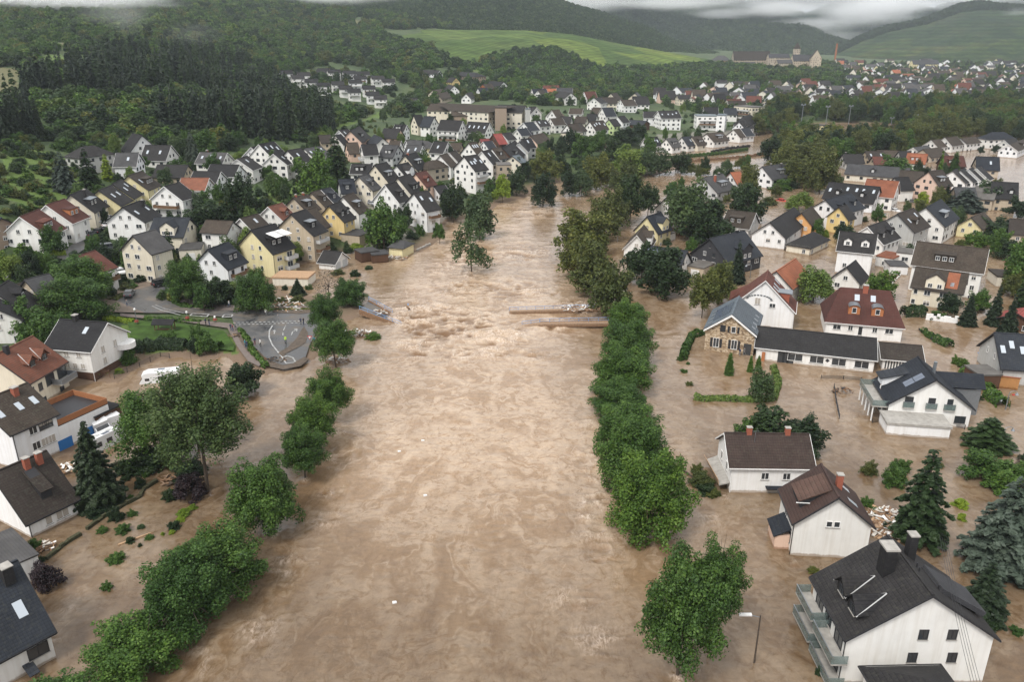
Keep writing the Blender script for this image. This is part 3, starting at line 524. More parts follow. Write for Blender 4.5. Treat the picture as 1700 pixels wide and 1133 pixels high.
KINDW = {'near': 'broad green linden tree', 'nearflat': 'spreading green plane tree', 'neargrey': 'huge grey-green tree', 'mid': 'round green tree', 'middark': 'dark green tree', 'olive': 'olive-brown linden tree', 'light': 'pale green willow', 'grey': 'grey-green tree',
  'purple': 'purple-leaved tree', 'lime': 'bright lime-green tree', 'airy': 'thin see-through tree', 'bare': 'almost bare tree', 'spruce': 'dark spruce', 'sprucenear': 'big dark spruce', 'ragged': 'ragged conifer', 'cypress': 'slim green conifer', 'blue': 'blue-grey cedar', 'yellowcypress': 'slim yellow-green conifer'}
NAMEW = {'near': 'linden_tree', 'nearflat': 'plane_tree', 'olive': 'linden_tree', 'light': 'willow_tree', 'spruce': 'spruce_tree', 'sprucenear': 'spruce_tree', 'ragged': 'conifer_tree', 'cypress': 'conifer_tree', 'blue': 'cedar_tree', 'yellowcypress': 'conifer_tree'}
LAB = []   # (object, description, place, px, py) given their labels at the end
TREES = []
_tc = [0]
def tree(bx, by, ty, wpx, kind='mid', place=None, group=None, label=None, up=0.0, off=0):
    """base pixel (at ground or water), top pixel y, crown width in pixels"""
    b = hit(bx, by); D = math.hypot(b.x, b.y); top = gD(bx, ty, D).z; H = max(2.0, top - b.z); sl = (b - Vector((0, 0, CH))).length; W = wpx * sl / F
    _tc[0] += 1; i = _tc[0]; rnd = random.Random(i); rz = rnd.uniform(0, 6.28) if not off else 0; nm = NAMEW.get(kind, 'tree'); e = empty(nm, b, rz)
    if kind in PC:
        me = PC[kind][i % len(PC[kind])]; r0 = {'spruce': .22, 'sprucenear': .26, 'ragged': .24, 'cypress': .13, 'blue': .36, 'yellowcypress': .13}[kind]; s = W / (2 * r0 * .95)
        link('crown', me, e, scale=(s, s, H)); link('trunk', CTR, e, scale=(H, H, H))
    else:
        me, tm = PB[kind][i % len(PB[kind])]; rx = W / 2; ca = D / sl; sa = abs(CH - b.z) / sl; S = H * ca; lo, hi = .1, 60
        for _ in range(30):
            rzz = (lo + hi) / 2
            if 1.22 * rzz * ca + math.hypot(rzz * ca, rx * sa) > S: hi = rzz
            else: lo = rzz
        rzz = min(max(rzz, rx * .5), rx * (.84 if kind[:4] == 'near' and bx < 900 else 1.15)); cz = max((S - math.hypot(rzz * ca, rx * sa)) / ca, rzz * .6)
        ox = off * sl / F; link('crown', me, e, loc=(ox, 0, cz), rz=rnd.uniform(0, 6.28), scale=(rx, rx, rzz)); th_ = math.hypot(cz + .6, ox)
        t = link('trunk', tm, e, loc=(ox, 0, cz), scale=(rx, rx, th_ / 1.9)); t.rotation_euler = (0, math.atan2(ox, cz + .6), 0)
    tag(e, label, 'tree', group); e.name = nm
    if not label: LAB.append((e, KINDW.get(kind, 'tree'), place or ZONE(bx, by), bx, by))
    TREES.append((b.x, b.y, W / 2)); return e
def ZONE(x, y):
    if x > 1000 and y > 560: return 'in the lower right floodwater' if y > 640 else 'by the stone house side'
    if x > 1000 and y > 360: return 'between the right bank houses'
    if x > 1250 and y > 225: return 'among the upper right roofs'
    if x > 1240: return 'round the flooded sports field'
    if x > 860 and y > 235: return 'on the river bend bank'
    if x > 860: return 'in the village below the vineyard'
    if y > 590: return 'in the lower left floodwater'
    if y > 420 and x > 450: return 'near the broken bridge'
    if y > 420: return 'by the left street junction'
    if x > 640: return 'along the village river bank'
    if x > 290: return 'in the middle of the left village'
    return 'at the left hillside foot'
def tw(s, **k):
    for ln in s.strip().split('\n'):
        q = ln.split()
        for it in ' '.join(q).split(','):
            a = it.split()
            if a: tree(*[float(v) for v in a[:4]], a[4] if len(a) > 4 else 'mid', off=float(a[5]) if len(a) > 5 else 0, **k)
LR = 'in the left riverside row'; RR = 'in the right riverside row'; MR = 'on the mid-river strip'
tw("""277 1113 1008 138 nearflat -44,335 1040 902 126 near -20,387 985 863 136 near -18,100 1215 1100 135 near,452 885 757 116 near -8,507 795 703 76 near,530 748 655 78 near -6,555 700 610 72 near -4,558 610 530 68 near,543 575 488 56 near""", place=LR)
tw("""580 507 462 58 near,262 762 638 112 nearflat,345 815 598 145 neargrey,330 745 620 90 neargrey,405 655 596 62 middark""")
tw("""1076 885 735 138 near,1045 815 690 112 near,1040 745 665 112 near,1030 690 628 100 near,1032 650 570 104 near,1042 605 530 86 near,1042 560 498 74 near,1125 1125 903 132 near,1176 1085 888 92 near""", place=RR)
tw("""1015 525 440 78 olive,985 490 400 84 olive,958 462 385 66 olive,968 425 345 90 olive,1000 400 330 66 olive,1018 380 310 52 olive,1045 370 290 54 middark,1075 365 305 36 middark,1038 330 268 56 olive""", place=MR)
tw("""783 452 365 66 airy,778 372 318 0 mid""".split(',')[0] + """,797 395 318 58 grey,752 370 303 46 middark,834 337 290 32 lime,858 325 282 40 middark,868 300 262 30 middark,902 342 288 46 middark,945 325 283 36 middark,966 326 282 34 grey,990 315 255 48 olive,1012 308 270 34 olive,905 300 250 56 olive,930 288 258 30 middark,1045 290 240 60 light,1072 292 245 44 grey,1095 290 248 38 grey,1130 288 253 40 middark,1018 268 225 44 middark,
968 262 222 44 mid,948 255 215 30 middark,985 250 222 30 mid,1040 240 212 50 middark,1060 232 205 30 middark,1078 262 225 26 mid,1000 240 218 24 mid""")
tw("""283 0 0 0 mid""" if 0 else """312 505 430 62 near,362 508 455 56 middark,427 520 450 68 near,401 500 458 26 spruce,340 520 470 30 mid,495 490 462 26 spruce,548 505 440 56 bare,638 415 335 68 mid,660 400 350 40 mid,730 405 370 22 mid,140 500 425 92 near,128 530 455 100 near,90 425 372 36 mid,170 372 340 22 middark,40 560 495 62 mid,70 590 520 60 mid,105 560 515 50 mid,210 445 395 12 cypress,
285 435 378 22 ragged,352 398 330 70 middark,335 395 340 50 grey,405 385 290 54 middark,430 350 325 50 middark,375 380 345 40 mid,530 330 252 62 mid,560 300 222 48 ragged,455 290 248 20 cypress,495 300 262 18 mid,110 320 250 40 blue,150 312 245 34 ragged,180 300 255 16 yellowcypress,322 275 218 28 blue,310 268 230 30 middark,345 268 215 40 mid,296 290 262 30 mid,435 262 235 20 mid,
342 588 553 34 mid,322 586 560 20 middark,165 835 693 0 mid""".rsplit(',', 1)[0])
tw("""165 836 693 78 sprucenear,1522 895 738 84 ragged,1662 945 782 124 blue,1628 1020 925 66 spruce,1640 742 692 74 ragged,1262 668 612 44 grey,1210 622 585 14 cypress,1245 617 590 9 cypress,1258 616 590 10 cypress""")
tw("""1270 745 672 95 middark,1330 750 688 72 middark,1240 740 690 50 mid""", place='behind the brown-roofed flooded house')
tw("""1165 528 448 50 olive,1193 505 435 52 olive,1222 470 398 28 spruce,1105 490 408 86 middark,1065 470 405 66 middark,1350 500 440 62 light,1175 405 330 86 middark,1140 395 298 70 grey,1128 372 310 50 grey,1240 370 305 56 middark,1242 330 272 34 olive,1325 350 318 42 light,1360 320 245 52 olive,1320 310 262 50 olive,1355 395 362 20 mid,1295 300 240 44 olive,1340 290 235 60 olive,
1205 245 0 0 mid""".rsplit(',', 1)[0])
tw("""1605 540 485 26 spruce,1648 540 470 24 spruce,1672 555 490 26 spruce,1700 520 440 40 ragged,1690 480 400 50 mid,1655 395 360 60 middark,1640 345 300 44 grey,1600 350 312 60 blue,1568 345 305 26 spruce,1552 330 248 10 cypress,1545 390 362 44 mid,1582 290 250 14 cypress,1478 525 440 0 mid""".rsplit(',', 1)[0])
tw("""1485 300 258 56 mid,1530 340 318 20 lime,1465 345 322 20 mid,1408 340 0 0 mid""".rsplit(',', 1)[0])
tw("""1660 350 300 0 mid""".rsplit(',', 1)[0] if 0 else "1690 360 325 40 middark,1460 500 446 44 mid,1560 540 505 0 mid".rsplit(',', 1)[0])
tw("""1630 790 742 66 mid,1660 810 772 56 mid,1690 800 765 50 mid,1555 530 515 24 mid,1598 610 596 16 mid,1545 420 408 12 mid,1620 410 385 40 mid,1675 430 395 40 middark,1590 395 345 0 mid""".rsplit(',', 1)[0])
# ================================================================ houses
_wm = {}
def winmesh(w, h, st):
    k = (round(w, 1), round(h, 1), st)
    if k in _wm: return _wm[k]
    mb = MB(); f = .07; x = w / 2; fr = 1 if st[0] == 'd' else 0
    # local: wall plane is y=0, outside is -y
    for a in ((-x, -x + f, 0, h), (x - f, x, 0, h), (-x + f, x - f, 0, f), (-x + f, x - f, h - f, h)): mb.box(a[0], a[1], -.06, .02, a[2], a[3], fr)
    if w > .9: mb.box(-.035, .035, -.05, .02, f, h - f, fr)
    mb.box(-x - .06, x + .06, -.14, .02, -.06, -.003, 3)
    fm = mb.mesh('window_frame', [WHITE, DARK, SHUT, CONC])
    g = MB(); g.box(-x + f, x - f, -.015, .01, f, h - f, 0)
    if st[1] in 'sg':
        sh = h * (.9 if st[1] == 's' else .45); g.box(-x + f, x - f, -.04, -.016, h - f - sh + f, h - f, 1)
    gm = g.mesh('pane', [GLASS, SHUT if st[0] != 'g' else SHUTG]); _wm[k] = (fm, gm); return _wm[k]
def window(par, loc, rz, w=1.0, h=1.25, st='wn', pane=True, name='window'):
    fm, gm = winmesh(w, h, st); f = link(name, fm, par, loc, rz)
    link('pane', gm, f); return f
HOUSES = []; HD = {}
WALLW = dict(w='white', c='cream', y='yellow', e='pale yellow', p='pink', t='tan', a='grey-walled', x='brown timber', u='orange', s='stone', B='brick', C='brick', k='black-slated', g='pale green', o='brown-orange')
ROOFW = dict(k='charcoal', n='slate-blue', g='grey', b='dark brown', r='red', m='maroon', o='orange', z='zinc', q='bright red', l='blue', v='light grey', t='tan', h='reddish-brown', d='dark brown')
def house(P, ang, L, W, hr, he, wall, roof, opts='', lod=0, label=None, place=None, px=(0, 0), rnd=None, group=None, name='house'):
    """P base centre; ridge along local x, L long, W wide; hr, he ridge and eave heights over P.z"""
    rnd = rnd or random.Random(int(px[0] * 7 + px[1] * 13)); O = {}
    for t in opts.split():
        O[t[0]] = t[1:]
    lod_w = lod
    hip = 'H' in O; flat = hr - he < .7; ov = .45 if not flat else .15; wm, rm = MATS['W' + wall], MATS['R' + roof]; x, y = L / 2, W / 2; dn = -2.2
    root = empty(name, P, ang); root.name = name
    toC = Vector((-P.x, -P.y, 0)).normalized(); ca, sa = math.cos(ang), math.sin(ang)
    lx = toC.x * ca + toC.y * sa; ly = -toC.x * sa + toC.y * ca; fs = -1 if ly < 0 else 1; es = -1 if lx < 0 else 1   # camera-facing side (y) and end (x)
    # walls
    mb = MB(); 
    if hip or flat: mb.box(-x, x, -y, y, dn, he - .02)
    else:
        b = [(-x, -y), (x, -y), (x, y), (-x, y)]; n = len(mb.v)
        mb.v += [(a, c, dn) for a, c in b] + [(a, c, he - .1) for a, c in b] + [(-x, 0, hr - .25), (x, 0, hr - .25)]
        for f in ((0, 1, 5, 4), (2, 3, 7, 6), (1, 2, 6, 9, 5), (3, 0, 4, 8, 7), (0, 3, 2, 1), (4, 5, 9, 8), (6, 7, 8, 9)): mb.f.append(tuple(n + i for i in f)); mb.m.append(0)
    # far houses carry their windows as a pattern of the wall
    pl = [he - .9 - 2.6 * k for k in range(6) if he - .9 - 2.6 * k > .5]
    wins = []
    if 'N' not in O:
        for side, ln, vis in (('y', L, True), ('x', W, True)):
            sg = fs if side == 'y' else es; nw = max(1, int(ln / rnd.uniform(2.7, 3.4)))
            for zt in pl:
                for k in range(nw):
                    if rnd.random() < .14: continue
                    u = -ln / 2 + ln * (k + .5) / nw; wd = rnd.choice((1.0, 1.0, 1.3, 1.7)) if ln / nw > 2.4 else .9; wins.append((side, sg, u, zt - 1.25, wd, 1.2))
        if not hip and not flat and hr - he > 2.4:
            z0 = he + (.35 if hr - he > 3.6 else .0)
            if W > 8.5:
                for u in (-W * .12, W * .12): wins.append(('x', es, u, z0, .95, 1.15))
            else: wins.append(('x', es, 0, z0, 1.1, 1.1))
            if hr - he > 5: wins.append(('x', es, 0, z0 + 2.4, .6, .7))
    if 'G' in O:   # garage doors instead
        wins = [w_ for w_ in wins if w_[3] > 99]
        k = max(1, int((L if O['G'] != 'x' else W) / 3.2))
        for i in range(k): wins.append(('y' if O['G'] != 'x' else 'x', fs if O['G'] != 'x' else es, -(L if O['G'] != 'x' else W) / 2 + (L if O['G'] != 'x' else W) * (i + .5) / k, .0, 2.4, 2.1))
    if lod_w >= 1:
        for side, sg, u, z, wd, hh in wins:
            d = .05
            if side == 'y': q = [(u - wd / 2, sg * (y + d), z), (u + wd / 2, sg * (y + d), z), (u + wd / 2, sg * (y + d), z + hh), (u - wd / 2, sg * (y + d), z + hh)]
            else: q = [(sg * (x + d), u - wd / 2, z), (sg * (x + d), u + wd / 2, z), (sg * (x + d), u + wd / 2, z + hh), (sg * (x + d), u - wd / 2, z + hh)]
            mb.face(q, 1)
    wo_ = mb.build('wall', [wm, GLASS], root)
    # roof
    rb = MB(); T = .2; xo, yo = x + ov, y + ov
    if flat: rb.box(-xo, xo, -yo, yo, he, hr); 
    elif hip:
        rl = float(O['H']) if O['H'] else max(.2, x - y); k = (hr - he) / y; ez = he - k * ov
        A, B = (-rl, 0, hr), (rl, 0, hr); c = [(-xo, -yo, ez), (xo, -yo, ez), (xo, yo, ez), (-xo, yo, ez)]
        for f in ((c[0], c[1], B, A), (c[2], c[3], A, B), (c[1], c[2], B), (c[3], c[0], A)): rb.face(f)
        rb.face([(a[0], a[1], ez - .004) for a in reversed(c)]); rb.box(-xo, xo, -yo, yo, ez - .16, ez - .005)
    else:
        k = (hr - he) / y
        for sg in (-1, 1):
            q = [(-xo, 0, hr), (xo, 0, hr), (xo, sg * yo, hr - k * yo), (-xo, sg * yo, hr - k * yo)]; q = [Vector(p) for p in q]
            dnv = Vector((0, 0, -T * math.sqrt(1 + k * k))); rb.hexa([p + dnv for p in q] if sg < 0 else [p + dnv for p in reversed(q)], q if sg < 0 else list(reversed(q)))
        rb.box(-xo, xo, -.14, .14, hr - .08, hr + .07)
    ro = rb.build('roof', rm, root); 
    if not flat and lod <= 1:
        k = (hr - he) / y; gt = MB()
        if not hip:
            for sg in (-1, 1):   # verge boards, a hand proud of the gable
                for s2 in (-1, 1):
                    a = Vector((s2 * (xo + .03), 0, hr - .02)); b2 = Vector((s2 * (xo + .03), sg * yo, hr - k * yo - .02)); gt.hexa([a, a + Vector((s2 * .05, 0, 0)), b2 + Vector((s2 * .05, 0, 0)), b2], [p + Vector((0, 0, -.24)) for p in (a, a + Vector((s2 * .05, 0, 0)), b2 + Vector((s2 * .05, 0, 0)), b2)])
        ez = hr - k * yo if not hip else he - k * ov
        gt.box(-xo, xo, fs * (yo + .03) - .06, fs * (yo + .03) + .06, ez - .16, ez - .03)
        if lod == 0:
            gt.tube((es * (x - .1), fs * (y + .07), ez - .1), (es * (x - .1), fs * (y + .07), -.5), .05, n=5)
        gt.build('gutter', [DARK if wall not in 'w' or rnd.random() < .4 else WHITE], root)
    k = 0 if flat else (hr - he) / y
    def zr(yy): return hr - k * abs(yy)
    if lod == 0:
        for side, sg, u, z, wd, hh in wins:
            if 'G' in O and hh > 2:
                g = MB(); g.box(-wd / 2, wd / 2, -.05, .02, z, z + hh); loc = (u, sg * y, 0) if side == 'y' else (sg * x, u, 0)
                g.build('garage_door', BLUED if O.get('G') == 'b' else (WHITE if wall != 'w' else SHUTG), root, loc=loc, rz=(0 if sg < 0 else math.pi) if side == 'y' else (math.pi / 2 if sg > 0 else -math.pi / 2)); continue
            st = ('w' if roof != 'n' else rnd.choice('wd')) + rnd.choice('nnnnsg')
            if side == 'y': window(root, (u, sg * (y + .003), z), 0 if sg < 0 else math.pi, wd, hh, st)
            else: window(root, (sg * (x + .003), u, z), math.pi / 2 if sg > 0 else -math.pi / 2, wd, hh, st)
    # dormers on the camera-facing slope:  d<type><count>  b box, g gabled; e = on the far side too
    if 'd' in O and not flat:
        ty = O['d'][0]; cnt = int(O['d'][1]) if len(O['d']) > 1 else 1; own = O['d'][2] if len(O['d']) > 2 else None
        for i in range(cnt):
            dw = {'b': min(L * .5, 4.6) if cnt == 1 else 2.4, 'g': 2.0, 's': min(L * .45, 4.5), 'G': 4.0}[ty]; cx = -L / 2 + L * (i + .5) / cnt if cnt > 1 else L * (.06 if rnd.random() < .5 else -.06)
            y1 = y * (.74 if ty != 'G' else 1.0); hf = 1.55 if ty in 'bs' else 1.35
            if ty == 'G': hf = min((hr - he) * .55, 2.6)
            zb = zr(y1); zt = min(zb + hf, hr - .35); db = MB(); s = fs
            if ty in 'bs':
                yb = y1 - (zt + .25 - zb) / k * .92; yb = max(yb, .2); db.hexa([(cx - dw / 2, s * y1, zb - .15), (cx + dw / 2, s * y1, zb - .15), (cx + dw / 2, s * yb, zt - .1), (cx - dw / 2, s * yb, zt - .1)][:4], [(cx - dw / 2, s * y1, zt), (cx + dw / 2, s * y1, zt), (cx + dw / 2, s * yb, zt + .15), (cx - dw / 2, s * yb, zt + .15)], 0)
                q = [(cx - dw / 2 - .2, s * (y1 + .25), zt + .06), (cx + dw / 2 + .2, s * (y1 + .25), zt + .06), (cx + dw / 2 + .2, s * yb, zt + .32), (cx - dw / 2 - .2, s * yb, zt + .32)]; db.hexa(q, [(a, b_, c_ + .12) for a, b_, c_ in q], 1)
            else:
                ap = zt + dw * .36; ap = min(ap, hr - .12); yb = max(.1, y1 - (ap - zb) / k); ye = max(.15, y1 - (zt - zb) / k); n = len(db.v)
                db.v += [(cx - dw / 2, s * y1, zb - .2), (cx + dw / 2, s * y1, zb - .2), (cx + dw / 2, s * y1, zt), (cx, s * y1, ap - .1), (cx - dw / 2, s * y1, zt), (cx - dw / 2, s * ye, zt), (cx + dw / 2, s * ye, zt)]
                for f in ((0, 1, 2, 3, 4), (0, 4, 5), (1, 6, 2)): db.f.append(tuple(n + i_ for i_ in f)); db.m.append(0)
                for s2 in (-1, 1):
                    q = [Vector((cx, s * (y1 + .25), ap)), Vector((cx + s2 * (dw / 2 + .25), s * (y1 + .25), zt - .15)), Vector((cx + s2 * (dw / 2 + .25), s * (ye - .1), zt - .15)), Vector((cx, s * yb, ap))]
                    db.hexa([p + Vector((0, 0, -.02)) for p in q], [p + Vector((0, 0, .14)) for p in q], 1)
            body = {None: rm if wall in 'kwn' or ty != 'G' else wm, 'o': ORANGE, 'w': MATS['Ww'], 'r': BRICKR}[own]
            if ty == 'G': body = wm
            dm = db.build('dormer', [body, rm if ty != 's' else GREYM], root)
            nw = 1 if dw < 2.5 else int(dw / 1.5)
            for j in range(nw):
                u = cx - dw / 2 + dw * (j + .5) / nw
                if lod == 0: window(dm, (u, s * (y1 + .004), zb + .1), 0 if s < 0 else math.pi, min(1.0, dw / nw * .7), min(1.05, zt - zb - .1), 'wn')
                else:
                    g = MB(); g.box(u - .5, u + .5, s * y1 - .04, s * y1 + .04, zb + .2, zb + 1.2); g.build('window', SHUTG, dm)
    if 's' in O and not flat and lod <= 1:
        cnt = int(O['s'] or 2)
        for i in range(cnt):
            cx = -L / 2 + L * (i + .5 + rnd.uniform(-.2, .2)) / cnt; t = rnd.choice((.35, .5, .5)); sw, shh = .8, .62; s = fs; q = []
            for a, b_ in ((-sw / 2, t * y - shh), (sw / 2, t * y - shh), (sw / 2, t * y + shh), (-sw / 2, t * y + shh)): q.append((cx + a, s * b_, zr(b_) + .03))
            g = MB(); g.hexa(q if s > 0 else list(reversed(q)), [(a, b_, c_ + .09) for a, b_, c_ in (q if s > 0 else list(reversed(q)))]); g.build('skylight', SKYL, root)
    if 'p' in O:   # solar panels a..b along the ridge
        s = fs; g = MB(); a0, a1 = -x * .85, x * .85
        if O['p']: a0, a1 = [float(v) * x for v in O['p'].split(':')]
        nn = max(1, int((a1 - a0) / 1.1))
        for i in range(nn):
            for j in range(2):
                u0 = a0 + (a1 - a0) * i / nn; u1 = a0 + (a1 - a0) * (i + 1) / nn - .06; b0 = y * (.12 + .36 * j); b1 = b0 + y * .33; q = [(u0, s * b0, zr(b0) + .06), (u1, s * b0, zr(b0) + .06), (u1, s * b1, zr(b1) + .06), (u0, s * b1, zr(b1) + .06)]
                if s < 0: q.reverse()
                g.hexa([(a, b_, c_ - .03) for a, b_, c_ in q], q)
        g.build('solar_panel', SOLAR, root)
    if 'c' in O:
        for i in range(int(O['c'] or 1)):
            cx = rnd.uniform(-.35, .35) * L if not flat else 0; cy = fs * rnd.choice((.0, .35, -.25)) * y; g = MB(); t = rnd.uniform(.28, .4); zb = zr(abs(cy) + t) - .2; zt = max(hr + .55, zb + 1); g.box(cx - t, cx + t, cy - t, cy + t, zb, zt, 0); g.box(cx - t - .08, cx + t + .08, cy - t - .08, cy + t + .08, zt, zt + .12, 1); g.box(cx - .16, cx + .16, cy - .16, cy + .16, zt + .121, zt + .32, 1)
            g.build('chimney', [BRICKR if roof in 'bromq' or rnd.random() < .3 else rm, CONC], root)
    if 'b' in O:   # balconies on the facing long side (or end: bx)
        end = O['b'].startswith('x'); cnt = int(O['b'][-1]) if O['b'] and O['b'][-1].isdigit() else 1; ln = (W if end else L)
        for i in range(cnt):
            z = he - 2.75 - 2.7 * i
            if z < .3: break
            g = MB(); bw = ln * .38; dp = 1.5; g.box(-bw, bw, -dp, .0, z - .18, z, 0)
            for a, b_, c_, d_ in ((-bw, bw, -dp, -dp + .05), (-bw, -bw + .05, -dp + .05, 0), (bw - .05, bw, -dp + .05, 0)): g.box(a, b_, c_, d_, z, z + .95, 1)
            g.build('balcony', [CONC, BALGLASS if O['b'].find('g') >= 0 else rnd.choice((SHUTG, WOOD, WHITE))], root, loc=((es * (x + .01), 0, 0) if end else (0, fs * (y + .01), 0)), rz=(math.pi / 2 if es > 0 else -math.pi / 2) if end else (0 if fs < 0 else math.pi))
    tag(root, label, 'house', group)
    if not label:
        d = f"{WALLW[wall]} house with {ROOFW[roof]} roof"
        f = [k_ for k_, c_ in ((('box dormer' if O.get('d', ' ')[0] in 'bs' else 'gabled dormer') + ('s' if len(O.get('d', '')) > 1 and O['d'][1] > '1' else ''), 'd'), ('skylights', 's'), ('balcony', 'b'), ('solar panels', 'p')) if c_ in O]
        if f: d += ' and ' + f[0]
        LAB.append((root, d, place or HZONE(*px), px[0], px[1]))
    HOUSES.append((P.x, P.y, ang, L / 2, W / 2, hr)); HD[root.name] = (x, y, fs, es, hr, he, k); return root
def HZONE(x, y):
    if x > 1000 and y > 600: return 'in the lower right floodwater'
    if x > 1000 and y > 360: return 'on the flooded right bank'
    if x > 1240 and y > 215: return 'in the upper right quarter'
    if x > 860: return 'beyond the river bend'
    if y > 560: return 'at the lower left edge'
    if y > 370 and x > 290: return 'above the left road junction'
    if x <= 290 and y > 280: return 'on the left hill street'
    if x <= 520: return 'on the left forest edge'
    if y < 170: return 'on the slope under the vineyard'
    if y < 262: return 'in the upper village rows'
    return 'in the middle village rows'
Z = dict(A=(0, 210, 5.152), B=(300, 200, 5.152), C=(540, 180, 4.722), D=(860, 160, 4.25), F=(1240, 180, 3.696), G=(1360, 340, 4.359), H=(1020, 340, 4.358), I=(1100, 560, 2.833), J=(1150, 850, 3.091), K=(0, 360, 4.047), L=(300, 340, 3.777), M=(0, 600, 3.777), N=(0, 850, 3.864), S=(450, 0, 3.091), T=(900, 0, 4.25), U=(1250, 0, 3.778), P=(0, 0, 1))
def ridgehouse(z, x1, y1, x2, y2, W, hr, he, wall, roof, opts='', **k):
    ox, oy, s = Z[z]; a = (ox + x1 / s, oy + y1 / s); b = (ox + x2 / s, oy + y2 / s)
    if a[1] < b[1]: a, b = b, a   # nearer end first
    p = hit(a[0], a[1], hr); q = gz(b[0], b[1], p.z) if p.z < 55 else gD(b[0], b[1], p.xy.length)
    d = q.xy - p.xy; L = d.length; mx = 26 if z not in 'HIGFT' else 60
    if L > mx: d = d * (mx / L); L = mx
    c = p.xy + d / 2
    if L < 5.5: d = d.normalized() * 5.5; L = 5.5
    ang = math.atan2(d.y, d.x); base = p.z - hr; L -= .9; D = c.length
    if 'H' in opts.split() : opts = opts.replace('H', 'H%.2f' % (L / 2)); L += W
    lod = 0 if D < 300 else (1 if D < 620 else 2)
    return house(Vector((c.x, c.y, base)), ang, L, W - .9, hr, he, wall, roof, opts, lod, px=((a[0] + b[0]) / 2, (a[1] + b[1]) / 2), **k)
